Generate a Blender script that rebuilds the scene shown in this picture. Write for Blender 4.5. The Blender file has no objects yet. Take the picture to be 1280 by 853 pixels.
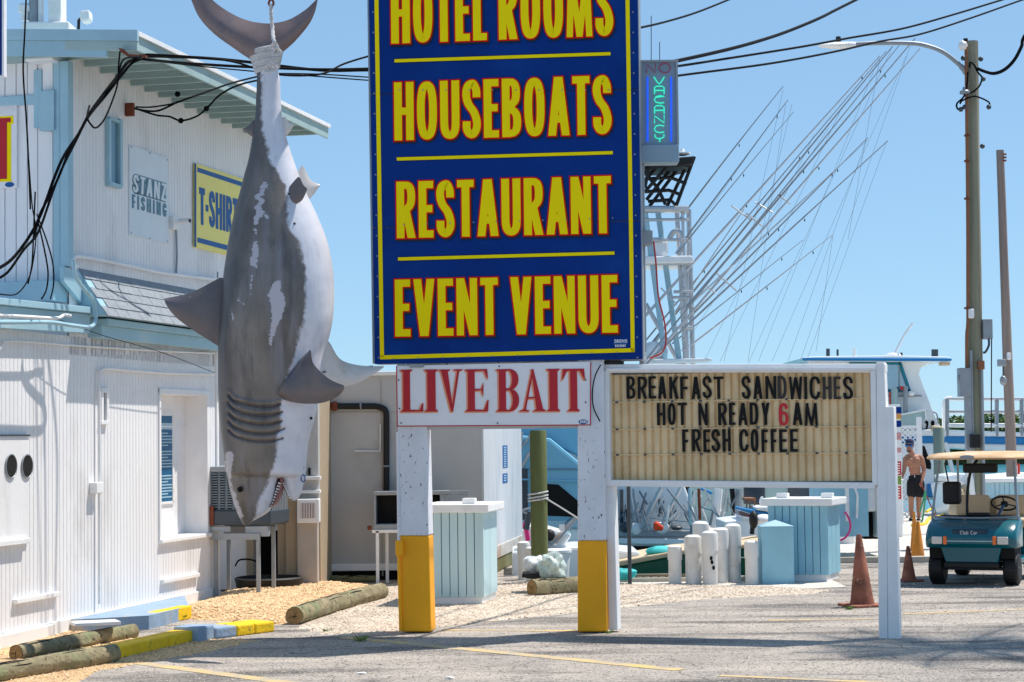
import bpy, bmesh, math, random
from mathutils import Vector as V, Matrix
R=math.radians
rnd=random.Random(7)
S=bpy.context.scene; C=S.collection
# ---------------------------------------------------------------- camera
CH=2.06; FP=1280*70/36.0
pitch=math.atan(118.5/FP); roll=R(.7)
cf=V((0,math.cos(pitch),math.sin(pitch))); c0r=V((1,0,0)); c0u=V((0,-math.sin(pitch),math.cos(pitch)))
cr=c0r*math.cos(roll)-c0u*math.sin(roll); cu=c0u*math.cos(roll)+c0r*math.sin(roll)
CO=V((0,0,CH))
cd=bpy.data.cameras.new('camera'); cam=bpy.data.objects.new('camera',cd); C.objects.link(cam)
cd.lens=70; cd.sensor_width=36; cd.clip_start=.1; cd.clip_end=20000
M=Matrix((cr,cu,-cf)).transposed().to_4x4(); M.translation=CO; cam.matrix_world=M; S.camera=cam
# ---------------------------------------------------------------- world and sun
sdir=V((.43,.25,1)).normalized()
w=bpy.data.worlds.new('World'); S.world=w; w.use_nodes=True
nt=w.node_tree; bg=nt.nodes['Background']; sk=nt.nodes.new('ShaderNodeTexSky'); sk.sky_type='NISHITA'
sk.sun_disc=False; sk.sun_elevation=math.asin(sdir.z); sk.sun_rotation=math.atan2(sdir.x,sdir.y)
sk.air_density=.7; sk.dust_density=0; sk.ozone_density=3; sk.altitude=0
gm=nt.nodes.new('ShaderNodeGamma'); gm.inputs[1].default_value=.42; ml=nt.nodes.new('ShaderNodeMix'); ml.data_type='RGBA'; ml.blend_type='MULTIPLY'; ml.inputs[0].default_value=1
ml.inputs[7].default_value=(1.20,1.72,2.14,1)
nt.links.new(sk.outputs[0],gm.inputs[0]); nt.links.new(gm.outputs[0],ml.inputs[6]); nt.links.new(ml.outputs[2],bg.inputs[0]); bg.inputs[1].default_value=.14
sl=bpy.data.lights.new('sun','SUN'); sl.energy=4.3; sl.angle=R(.5); sl.color=(1,.93,.84)
so=bpy.data.objects.new('sun',sl); C.objects.link(so); so.rotation_euler=sdir.to_track_quat('Z','Y').to_euler()
S.view_settings.view_transform='Standard'; S.view_settings.look='None'; S.view_settings.exposure=.46; S.view_settings.gamma=1
S.render.engine='CYCLES'; S.cycles.max_bounces=6; S.cycles.transparent_max_bounces=8

# ---------------------------------------------------------------- frames and pixels
def ray(x,y): return cf*FP+cr*(x-640)-cu*(y-426.5)
def at(x,y,Y): d=ray(x,y); return CO+d*(Y/d.y)
def gr(x,y,z=0): d=ray(x,y); return CO+d*((z-CH)/d.z)
class Fr:
    def __init__(s,P,u,n,up=(0,0,1)): s.P=V(P); s.u=V(u).normalized(); s.n=V(n).normalized(); s.up=V(up).normalized()
    def pt(s,a,b,c): return s.P+s.u*a+s.n*b+s.up*c
    def pix(s,x,y,b=0):
        d=ray(x,y); P=s.P+s.n*b; Q=CO+d*((P-CO).dot(s.n)/d.dot(s.n)); return (Q-s.P).dot(s.u),(Q-s.P).dot(s.up)
    def at(s,x,y,b=0): a,c=s.pix(x,y,b); return s.pt(a,b,c)
def frm(P,u):                       # upright frame, u towards the right seen from the camera side
    u=V(u).normalized(); return Fr(P,u,u.cross(V((0,0,1))))
def CF(Y): return Fr((0,Y,0),(1,0,0),(0,-1,0))
WF=Fr((0,0,0),(1,0,0),(0,1,0))

# ---------------------------------------------------------------- mesh builder
class MB:
    def __init__(s): s.v=[]; s.f=[]
    def add(s,vs,fs):
        o=len(s.v); s.v+= [V(p) for p in vs]; s.f+=[tuple(i+o for i in f) for f in fs]; return s
    def box(s,fr,a0,a1,b0,b1,c0,c1):
        p=[fr.pt(a,b,c) for c in (c0,c1) for b in (b0,b1) for a in (a0,a1)]
        return s.add(p,[(0,1,3,2),(4,6,7,5),(0,4,5,1),(2,3,7,6),(0,2,6,4),(1,5,7,3)])
    def rect(s,fr,x0,y0,x1,y1,b0,b1):        # pixel rectangle measured on the plane b1
        xm,ym=(x0+x1)/2,(y0+y1)/2
        return s.box(fr,fr.pix(x0,ym,b1)[0],fr.pix(x1,ym,b1)[0],b0,b1,fr.pix(xm,y1,b1)[1],fr.pix(xm,y0,b1)[1])
    def prism(s,poly,vec):
        n=len(poly); vec=V(vec); p=[V(q) for q in poly]; nn=V()
        for i in range(n): nn+=p[i].cross(p[(i+1)%n])
        if nn.dot(vec)<0: p=p[::-1]
        fs=[tuple(range(n,2*n)),tuple(range(n-1,-1,-1))]+[(i,(i+1)%n,(i+1)%n+n,i+n) for i in range(n)]
        return s.add(p+[q+vec for q in p],fs)
    def ppoly(s,fr,pix,b0,b1): return s.prism([fr.at(x,y,b1)-fr.n*(b1-b0) for x,y in pix],fr.n*(b1-b0))
    def fpoly(s,fr,ac,b0,b1): return s.prism([fr.pt(a,b0,c) for a,c in ac],fr.n*(b1-b0))
    def tube(s,pts,r,seg=8,closed=False,flat=1.0):
        p=[V(q) for q in pts]; q0=p[:1]
        for x in p[1:]:
            if (x-q0[-1]).length>1e-6: q0.append(x)
        p=q0; n=len(p)
        if n<2: return s
        rs=r if isinstance(r,(list,tuple)) else [r]*n
        if len(rs)<n: rs=list(rs)+[rs[-1]]*(n-len(rs))
        def tg(i):
            a=p[(i-1)%n] if closed or i>0 else p[0]; b=p[(i+1)%n] if closed or i<n-1 else p[-1]
            d=b-a; return d.normalized() if d.length>1e-9 else V((0,0,1))
        t=tg(0); x=t.orthogonal().normalized(); vs=[]
        for i in range(n):
            t=tg(i); x=x-t*x.dot(t)
            x=x.normalized() if x.length>1e-6 else t.orthogonal().normalized()
            y=t.cross(x)
            for k in range(seg):
                a=2*math.pi*k/seg; vs.append(p[i]+x*math.cos(a)*rs[i]+y*math.sin(a)*rs[i]*flat)
        fs=[]
        for i in range(n if closed else n-1):
            j=(i+1)%n
            for k in range(seg): fs.append((i*seg+k,i*seg+(k+1)%seg,j*seg+(k+1)%seg,j*seg+k))
        if not closed: fs+=[tuple(range(seg-1,-1,-1)),tuple((n-1)*seg+k for k in range(seg))]
        return s.add(vs,fs)
    def cyl(s,a,b,r0,r1=None,seg=16): return s.tube([a,b],[r0,r0 if r1 is None else r1],seg)
    def loft(s,rings,cap=True):
        n=len(rings[0]); vs=[p for r_ in rings for p in r_]; fs=[]
        for i in range(len(rings)-1):
            for k in range(n): fs.append((i*n+k,i*n+(k+1)%n,(i+1)*n+(k+1)%n,(i+1)*n+k))
        if cap: fs+=[tuple(range(n-1,-1,-1)),tuple((len(rings)-1)*n+k for k in range(n))]
        return s.add(vs,fs)
    def ball(s,c,r,seg=12,rg=8,rot=None):
        c=V(c); r=V(r) if hasattr(r,'__len__') else V((r,r,r)); rings=[]
        for i in range(1,rg):
            th=math.pi*i/rg
            q=[V((r.x*math.sin(th)*math.cos(2*math.pi*k/seg),r.y*math.sin(th)*math.sin(2*math.pi*k/seg),-r.z*math.cos(th))) for k in range(seg)]
            rings.append([c+(rot@x if rot else x) for x in q])
        o=len(s.v); s.loft(rings,False); b=V((0,0,-r.z)); t=V((0,0,r.z))
        s.v+=[c+(rot@b if rot else b),c+(rot@t if rot else t)]; m=len(s.v); L=o+(rg-2)*seg
        for k in range(seg): s.f.append((m-2,o+(k+1)%seg,o+k)); s.f.append((m-1,L+k,L+(k+1)%seg))
        return s
    def lathe(s,c,prof,seg=20):
        c=V(c); return s.loft([[c+V((r*math.cos(2*math.pi*k/seg),r*math.sin(2*math.pi*k/seg),z)) for k in range(seg)] for r,z in prof])
OFF={}
def build(name,mb,mat,parent=None,smooth=False,bevel=0,loc=None,label=None,seg=2,recalc=True):
    if parent is not None: off=OFF[parent.name]
    elif loc is not None: off=V(loc)
    else:
        xs=[p.x for p in mb.v]; ys=[p.y for p in mb.v]; off=V(((min(xs)+max(xs))/2,(min(ys)+max(ys))/2,min(p.z for p in mb.v)))
    me=bpy.data.meshes.new(name); me.from_pydata([p-off for p in mb.v],[],mb.f); me.update()
    if recalc:
        bm=bmesh.new(); bm.from_mesh(me); bmesh.ops.recalc_face_normals(bm,faces=bm.faces); bm.to_mesh(me); bm.free()
    if smooth: me.polygons.foreach_set('use_smooth',[True]*len(me.polygons))
    me.materials.append(mat)
    if smooth:
        try: me.set_sharp_from_angle(angle=R(42))
        except Exception: pass
    o=bpy.data.objects.new(name,me); C.objects.link(o)
    if parent is not None: o.parent=parent
    else: o.location=off
    OFF[o.name]=off
    if bevel:
        m=o.modifiers.new('bevel','BEVEL'); m.width=bevel; m.segments=seg; m.limit_method='ANGLE'; m.angle_limit=R(40)
    if label: o['label']=label
    return o
def thing(name,label,cat,loc,group=None):
    o=bpy.data.objects.new(name,None); C.objects.link(o); o.location=loc; o.empty_display_size=.2
    OFF[o.name]=V(loc); o['label']=label; o['category']=cat
    if group: o['group']=group
    return o
def tag(o,label,cat,group=None):
    o['label']=label; o['category']=cat
    if group: o['group']=group
    return o
def kids(o): return [c for c in C.objects if c.parent==o]
def copytree(o,loc,label=None,rot=None,scale=None,childof=None):
    c=o.copy(); C.objects.link(c); OFF[c.name]=V(loc)
    if childof is None:
        c.location=loc
        if rot is not None: c.rotation_euler=(0,0,rot)
        if scale: c.scale=scale
        if label: c['label']=label
    else: c.parent=childof
    for ch in kids(o): copytree(ch,loc,childof=c)
    return c
def struct(o,kind='structure'): o['kind']=kind; return o

# ---------------------------------------------------------------- materials
def lin(c): return tuple(((x/255)/12.92 if x/255<=.04045 else ((x/255+.055)/1.055)**2.4) for x in c)+(1,)
def mat(name,col,rough=.6,var=.12,vs=2.0,bump=.0,bs=60,col2=None,thr=.6,s2=3.0,soft=.05,metal=0,spec=.4,emit=None,estr=0,stretch=None,det=6,dirt=None,ds=1.2,dthr=.55,alpha=None):
    m=bpy.data.materials.new(name); m.use_nodes=True; nt=m.node_tree; N=nt.nodes; L=nt.links; b=N['Principled BSDF']
    b.inputs['Roughness'].default_value=rough; b.inputs['Metallic'].default_value=metal; b.inputs['Specular IOR Level'].default_value=spec
    g=N.new('ShaderNodeNewGeometry'); src=g.outputs['Position']
    if stretch:
        mp=N.new('ShaderNodeMapping'); mp.inputs['Scale'].default_value=stretch; L.new(src,mp.inputs[0]); srcs=mp.outputs[0]
    else: srcs=src
    def noise(sc,src_,d=det):
        n=N.new('ShaderNodeTexNoise'); n.inputs['Scale'].default_value=sc; n.inputs['Detail'].default_value=d; n.inputs['Roughness'].default_value=.62; L.new(src_,n.inputs['Vector']); return n
    def ramp(fac,lo,hi):
        r=N.new('ShaderNodeMapRange'); r.inputs[1].default_value=lo; r.inputs[2].default_value=hi; L.new(fac,r.inputs[0]); return r.outputs[0]
    def mix(fac,a,bc):
        x=N.new('ShaderNodeMix'); x.data_type='RGBA'; L.new(fac,x.inputs[0])
        for s_,i in ((a,6),(bc,7)):
            if isinstance(s_,tuple): x.inputs[i].default_value=s_
            else: L.new(s_,x.inputs[i])
        return x.outputs[2]
    c=lin(col); n1=noise(vs,srcs)
    lo=tuple(max(0,k*(1-var)) for k in c[:3])+(1,); hi=tuple(min(1,k*(1+var)) for k in c[:3])+(1,)
    out=mix(ramp(n1.outputs['Fac'],.3,.7),lo,hi)
    if dirt:
        n3=noise(ds,srcs); out=mix(ramp(n3.outputs['Fac'],dthr,dthr+.25),out,lin(dirt))
    if col2:
        n2=noise(s2,srcs,8); out=mix(ramp(n2.outputs['Fac'],thr,thr+soft),out,lin(col2))
    L.new(out,b.inputs['Base Color'])
    if bump:
        nb=noise(bs,srcs,4); bp=N.new('ShaderNodeBump'); bp.inputs['Strength'].default_value=min(1,bump); bp.inputs['Distance'].default_value=.01*max(1,bump)
        L.new(nb.outputs['Fac'],bp.inputs['Height']); L.new(bp.outputs[0],b.inputs['Normal'])
    if emit:
        b.inputs['Emission Color'].default_value=lin(emit); b.inputs['Emission Strength'].default_value=estr
    if alpha is not None: b.inputs['Alpha'].default_value=alpha
    return m
m_wall=mat('white_wall_paint',(236,235,236),.55,.05,1.3,.3,30,dirt=(206,202,200),ds=1.0,dthr=.55,stretch=(1,1,.5))
m_white=mat('white_paint',(236,236,236),.5,.05,3,.1,40,dirt=(195,195,192),ds=2.5,dthr=.6)
m_peel=mat('peeling_white_paint',(222,224,230),.65,.08,4,.4,30,col2=(84,76,72),thr=.63,s2=34,soft=.02,stretch=(1,1,.45),dirt=(186,186,190),ds=1.5)
m_trim=mat('pale_blue_paint',(158,194,208),.5,.08,2,.2,40,dirt=(184,202,206),ds=2,dthr=.58)
m_trim2=mat('soffit_blue_green_paint',(160,184,184),.6,.08,2,.1,30)
m_chest=mat('weathered_pale_aqua_paint',(188,216,222),.6,.08,3,.3,30,dirt=(196,216,216),ds=3,dthr=.5,stretch=(1,1,.3))
m_chestb=mat('sky_blue_paint',(146,196,214),.6,.06,3,.25,30,dirt=(150,200,218),ds=3,dthr=.5)
m_yel=mat('yellow_post_paint',(250,172,0),.5,.06,3,.35,30,col2=(120,84,20),thr=.7,s2=14,soft=.02,stretch=(1,1,.4),dirt=(214,142,8),ds=2)
m_kyel=mat('yellow_kerb_paint',(240,196,16),.7,.10,5,.9,30,col2=(136,116,76),thr=.6,s2=12,soft=.06,dirt=(214,172,40),ds=3)
m_kblue=mat('grey_blue_kerb_paint',(136,160,184),.8,.12,4,.8,30,col2=(160,154,146),thr=.62,s2=9,dirt=(166,172,176),ds=3,dthr=.5)
m_conc=mat('bare_concrete',(176,170,158),.85,.12,4,.4,40)
m_signb=mat('navy_sign_vinyl',(0,50,128),.5,.10,.9,.3,2.5,spec=.12,dirt=(4,62,140),ds=1.4,dthr=.5)
m_signy=mat('yellow_sign_vinyl',(255,228,0),.6,.02,2,spec=.12)
m_signr=mat('red_sign_vinyl',(226,20,16),.6,.03,2,spec=.1)
m_black=mat('black_vinyl',(12,12,20),.4,.1,3)
m_lbred=mat('dark_red_vinyl',(186,24,40),.45,.04,3)
m_lbor=mat('orange_vinyl',(236,150,110),.5,.04,3)
m_signw=mat('white_sign_face',(234,233,236),.45,.04,1.5,dirt=(205,200,198),ds=2)
m_alum=mat('aluminium',(190,192,196),.35,.08,6,.05,60,metal=.6,spec=.5)
m_galv=mat('galvanised_grey_metal',(150,156,162),.5,.1,6,.1,50,metal=.35)
m_dkmetal=mat('dark_grey_metal',(66,74,82),.5,.12,8,.1,50,metal=.2)
m_blk=mat('black_rubber',(22,22,24),.6,.2,8,.2,80)
m_cable=mat('black_cable',(10,11,14),.7,.1,5,spec=.1)
m_thin=mat('thin_grey_wire',(110,120,130),.5,.1,5)
m_mpanel=mat('aged_cream_letter_board',(224,196,152),.5,.08,3,.05,60,dirt=(194,166,122),ds=4,dthr=.45,stretch=(1,1,.5))
m_mlet=mat('black_plastic_letter',(12,12,14),.45,.2,6,spec=.2,dirt=(40,30,26),ds=7,dthr=.6)
m_mlet2=mat('brown_faded_plastic_letter',(46,36,32),.45,.2,6)
m_mred=mat('red_plastic_letter',(196,20,40),.35,.1,5)
m_wood=mat('weathered_wood',(128,116,100),.85,.22,6,.9,30,stretch=(1,1,.08),dirt=(92,104,84),ds=1.2,dthr=.5)
m_gwood=mat('greenish_treated_wood',(120,120,84),.8,.22,6,.8,30,stretch=(1,1,.1))
m_log=mat('old_treated_log',(138,128,100),.9,.36,8,2.2,18,dirt=(112,130,92),ds=2.6,dthr=.48,col2=(74,62,48),thr=.57,s2=18,soft=.08)
m_logend=mat('log_end_grain',(150,120,78),.9,.3,20,.8,60)
m_gravt=mat('tan_gravel',(228,196,156),.9,.28,9,.9,45)
m_gravw=mat('pale_shell_gravel',(212,194,176),.9,.22,9,.9,45)
m_shingle=mat('grey_shingle',(142,150,158),.9,.2,14,.8,90)
m_brown=mat('tan_brown_paint',(170,152,128),.7,.08,4,.2,30)
m_taupe=mat('taupe_stucco',(176,168,160),.8,.08,3,.3,40)
m_shed=mat('grey_shed_paint',(186,184,182),.75,.05,1.5,.2,40,dirt=(165,162,160),ds=1.2)
m_shedl=mat('worn_pale_panel_paint',(205,208,212),.55,.08,3,.2,30,dirt=(176,184,192),ds=3,dthr=.45,stretch=(1,1,.3))
m_ac=mat('grey_ac_casing',(120,132,142),.5,.1,5,.1,50,metal=.2)
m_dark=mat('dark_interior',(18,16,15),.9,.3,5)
m_rope=mat('worn_grey_rope',(196,196,198),.85,.15,30,.6,120)
m_glass=mat('tinted_window_glass',(38,58,74),.08,.1,2,spec=.8)
m_boatw=mat('white_gelcoat',(232,236,238),.25,.04,2,spec=.5,dirt=(205,214,220),ds=1.5)
m_boatb=mat('light_blue_gelcoat',(112,178,206),.3,.06,2,spec=.5)
m_boats=mat('royal_blue_stripe',(20,120,180),.35,.06,2)
m_teal=mat('teal_frame_paint',(0,120,140),.4,.06,2)
m_green=mat('dark_green_hull',(0,84,64),.35,.12,2)
m_pvc=mat('white_pvc',(226,224,220),.45,.05,3,dirt=(196,188,178),ds=4,dthr=.55)
m_cone=mat('faded_rust_orange_rubber',(160,100,80),.85,.2,6,.5,30,dirt=(104,66,52),ds=4,dthr=.45,col2=(196,150,126),thr=.62,s2=11,soft=.06)
m_coney=mat('faded_amber_rubber',(204,128,40),.75,.15,6,.3,40,dirt=(140,96,54),ds=6,dthr=.48)
m_cart=mat('teal_cart_paint',(0,92,106),.22,.06,3,spec=.6,dirt=(10,76,96),ds=3)
m_cream=mat('tan_vinyl_seat',(205,184,152),.6,.06,4,.15,40)
m_roofc=mat('sun_faded_tan_canopy',(204,166,124),.6,.16,3,.2,30,dirt=(226,212,190),ds=2.2,dthr=.5)
m_orange=mat('orange_lens',(240,110,20),.3,.05,4,spec=.7)
m_lens=mat('clear_headlight_lens',(210,206,198),.15,.08,20,spec=.8)
m_skin=mat('tanned_skin',(168,116,92),.55,.08,20,.1,60)
m_shorts=mat('black_shorts_cloth',(20,20,24),.8,.15,12,.3,60)
m_capm=mat('dark_blue_cap_cloth',(40,46,78),.8,.12,12,.3,60)
m_mirror=mat('blue_mirror_lens',(20,110,190),.1,.1,10,spec=.9,metal=.4)
m_hose=mat('yellow_hose',(236,196,20),.5,.08,4)
m_redb=mat('red_plastic',(200,40,30),.45,.1,4)
m_orb=mat('orange_float',(240,70,20),.5,.1,4)
m_tarp=mat('turquoise_cloth',(60,190,190),.7,.12,6,.3,30)
m_pink=mat('pink_plastic',(230,40,130),.4,.05,4)
m_bag=mat('crumpled_white_bag',(225,228,230),.4,.1,20,.9,25,dirt=(150,160,150),ds=9)
m_neonr=mat('unlit_red_neon_tube',(170,60,100),.3,.02,2)
m_neonb=mat('blue_neon_tube',(40,90,230),.3,.02,2,emit=(30,90,255),estr=.5)
m_neong=mat('green_neon_tube',(80,240,200),.3,.02,2,emit=(50,240,190),estr=.4)
m_neonbox=mat('blue_grey_sign_case',(134,158,176),.5,.06,3)
m_post=mat('teal_blue_poster',(20,96,138),.4,.08,6)
m_print=mat('pale_poster_print',(170,200,215),.5,.08,8)
m_tsy=mat('pale_yellow_sign_board',(242,230,130),.55,.05,3,dirt=(228,212,116),ds=3)
m_tsb=mat('mid_blue_lettering',(20,84,150),.5,.05,3)
m_bord=mat('pale_blue_sign_board',(220,230,236),.5,.04,3)
m_slate=mat('slate_blue_lettering',(96,132,150),.5,.06,3)
m_gum=mat('dark_pink_gum',(128,84,82),.5,.15,8,.2,40)
m_gill=mat('gill_shadow_paint',(60,62,72),.5,.1,8)
m_rust=mat('rusty_steel',(120,62,40),.8,.25,14,.5,60)
m_pole=mat('weathered_pole_wood',(146,140,122),.9,.42,6,1.4,26,stretch=(1,1,.05),dirt=(120,128,104),ds=.8,dthr=.5)
m_pole2=mat('brown_grey_pole_wood',(140,124,116),.9,.36,6,1.4,26,stretch=(1,1,.05))
m_rustpipe=mat('rust_brown_conduit',(140,92,64),.7,.12,6)
m_frost=mat('grey_tinted_window',(96,132,150),.15,.06,2,spec=.7)

def ground_mat(name,base,dark,light,bump=.7,crack=False):
    m=bpy.data.materials.new(name); m.use_nodes=True; nt=m.node_tree; N=nt.nodes; L=nt.links; b=N['Principled BSDF']; b.inputs['Roughness'].default_value=.9
    b.inputs['Specular IOR Level'].default_value=.2
    g=N.new('ShaderNodeNewGeometry'); P=g.outputs['Position']
    def noise(sc,d=5,r=.6):
        n=N.new('ShaderNodeTexNoise'); n.inputs['Scale'].default_value=sc; n.inputs['Detail'].default_value=d; n.inputs['Roughness'].default_value=r; L.new(P,n.inputs['Vector']); return n.outputs['Fac']
    def rg(f,a,c):
        r=N.new('ShaderNodeMapRange'); r.inputs[1].default_value=a; r.inputs[2].default_value=c; L.new(f,r.inputs[0]); return r.outputs[0]
    def mix(f,a,c):
        x=N.new('ShaderNodeMix'); x.data_type='RGBA'; L.new(f,x.inputs[0])
        for s_,i in ((a,6),(c,7)):
            if isinstance(s_,tuple): x.inputs[i].default_value=s_
            else: L.new(s_,x.inputs[i])
        return x.outputs[2]
    o=mix(rg(noise(.9),.35,.68),lin(base),lin(light))
    o=mix(rg(noise(2.6,7,.7),.55,.72),o,lin(dark))
    vo=N.new('ShaderNodeTexVoronoi'); vo.inputs['Scale'].default_value=70; L.new(P,vo.inputs['Vector'])
    sep=N.new('ShaderNodeSeparateColor'); L.new(vo.outputs['Color'],sep.inputs[0])
    mp_=N.new('ShaderNodeMapping'); mp_.inputs['Scale'].default_value=(.25,1.3,1); mp_.inputs['Rotation'].default_value=(0,0,.12); L.new(P,mp_.inputs[0]); ns=N.new('ShaderNodeTexNoise'); ns.inputs['Scale'].default_value=1.6; ns.inputs['Detail'].default_value=6; L.new(mp_.outputs[0],ns.inputs['Vector'])
    o=mix(rg(ns.outputs['Fac'],.52,.66),o,lin(tuple(int(k*.86) for k in dark))) if crack else o
    o=mix(rg(ns.outputs['Fac'],.44,.34),o,lin(light)) if crack else o
    if crack:
        wn=N.new('ShaderNodeTexNoise'); wn.inputs['Scale'].default_value=1.2; wn.inputs['Detail'].default_value=5; L.new(P,wn.inputs['Vector'])
        va=N.new('ShaderNodeVectorMath'); va.operation='MULTIPLY_ADD'; va.inputs[1].default_value=(1.6,1.6,0); L.new(wn.outputs['Color'],va.inputs[0]); L.new(P,va.inputs[2])
        ve=N.new('ShaderNodeTexVoronoi'); ve.feature='DISTANCE_TO_EDGE'; ve.inputs['Scale'].default_value=.42; L.new(va.outputs[0],ve.inputs['Vector'])
        o=mix(rg(ve.outputs['Distance'],.005,.0015),o,lin((108,103,100)))
        o=mix(rg(noise(.55,3),.63,.70),o,lin((124,119,116)))
    o=mix(rg(sep.outputs[0],.80,.92),o,lin(tuple(int(k*.62) for k in dark)))
    o=mix(rg(sep.outputs[1],.90,.97),o,lin(tuple(min(255,int(k*1.04)) for k in light)))
    L.new(o,b.inputs['Base Color'])
    bp=N.new('ShaderNodeBump'); bp.inputs['Strength'].default_value=bump; bp.inputs['Distance'].default_value=.02
    L.new(noise(38,5,.75),bp.inputs['Height']); L.new(bp.outputs[0],b.inputs['Normal'])
    return m
m_asph=ground_mat('worn_asphalt',(160,153,147),(130,125,121),(188,179,169),.9,True)
m_gbedt=ground_mat('tan_gravel_bed',(206,172,132),(160,124,82),(232,198,150),1)
m_gbedw=ground_mat('shell_gravel_bed',(196,181,164),(170,154,134),(228,216,198),1)
m_quay=ground_mat('concrete_quay',(202,196,186),(176,168,158),(216,212,204),.4)
def line_mat():
    m=mat('worn_yellow_line',(212,180,112),.9,.1,6,.7,38,col2=(160,156,150),thr=.36,s2=4,soft=.3); return m
m_line=line_mat()
def water_mat():
    m=bpy.data.materials.new('turquoise_water'); m.use_nodes=True; nt=m.node_tree; b=nt.nodes['Principled BSDF']
    b.inputs['Base Color'].default_value=lin((58,132,148)); b.inputs['Roughness'].default_value=.22
    g=nt.nodes.new('ShaderNodeNewGeometry'); n=nt.nodes.new('ShaderNodeTexNoise'); n.inputs['Scale'].default_value=1.6; n.inputs['Detail'].default_value=5
    nt.links.new(g.outputs['Position'],n.inputs['Vector']); bp=nt.nodes.new('ShaderNodeBump'); bp.inputs['Strength'].default_value=.6; bp.inputs['Distance'].default_value=.15
    nt.links.new(n.outputs['Fac'],bp.inputs['Height']); nt.links.new(bp.outputs[0],b.inputs['Normal']); return m
m_water=water_mat()
def glass_mat(name,tint,tr=.85):
    m=bpy.data.materials.new(name); m.use_nodes=True; nt=m.node_tree; N=nt.nodes
    for x in list(N):
        if x.type=='BSDF_PRINCIPLED': N.remove(x)
    a=N.new('ShaderNodeBsdfTransparent'); a.inputs[0].default_value=lin(tint); gl=N.new('ShaderNodeBsdfGlossy'); gl.inputs['Roughness'].default_value=.05
    mx=N.new('ShaderNodeMixShader'); mx.inputs[0].default_value=1-tr; nt.links.new(a.outputs[0],mx.inputs[1]); nt.links.new(gl.outputs[0],mx.inputs[2])
    nt.links.new(mx.outputs[0],N['Material Output'].inputs[0]); return m
m_clear=glass_mat('clear_sheet',(225,235,238),.88)

def remesh(o,vox,smooth_it=2):
    m=o.modifiers.new('r','REMESH'); m.mode='VOXEL'; m.voxel_size=vox; m.use_smooth_shade=True
    if smooth_it:
        s_=o.modifiers.new('s','SMOOTH'); s_.iterations=smooth_it; s_.factor=.5
    dg=bpy.context.evaluated_depsgraph_get(); ev=o.evaluated_get(dg); me=bpy.data.meshes.new_from_object(ev)
    mats=list(o.data.materials); o.modifiers.clear(); o.data=me
    if not me.materials:
        for q in mats: me.materials.append(q)
    me.polygons.foreach_set('use_smooth',[True]*len(me.polygons)); return o
def cone_chain(mb,pts):           # round cones between (point, radius) joints
    for i,(p,r) in enumerate(pts):
        mb.ball(p,r,14,10)
        if i: mb.cyl(pts[i-1][0],p,pts[i-1][1],r,14)
def smoothpath(pts,n=6,closed=False):
    P=[V(p) for p in pts]; m=len(P); out=[]
    for i in range(m if closed else m-1):
        a=P[(i-1)%m] if closed or i>0 else P[0]; b=P[i]; c=P[(i+1)%m]; d=P[(i+2)%m] if closed or i+2<m else P[-1]
        for k in range(n):
            t=k/n; out.append(.5*((2*b)+(c-a)*t+(2*a-5*b+4*c-d)*t*t+(3*b-3*c+d-a)*t**3))
    if not closed: out.append(P[-1])
    return out

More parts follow.
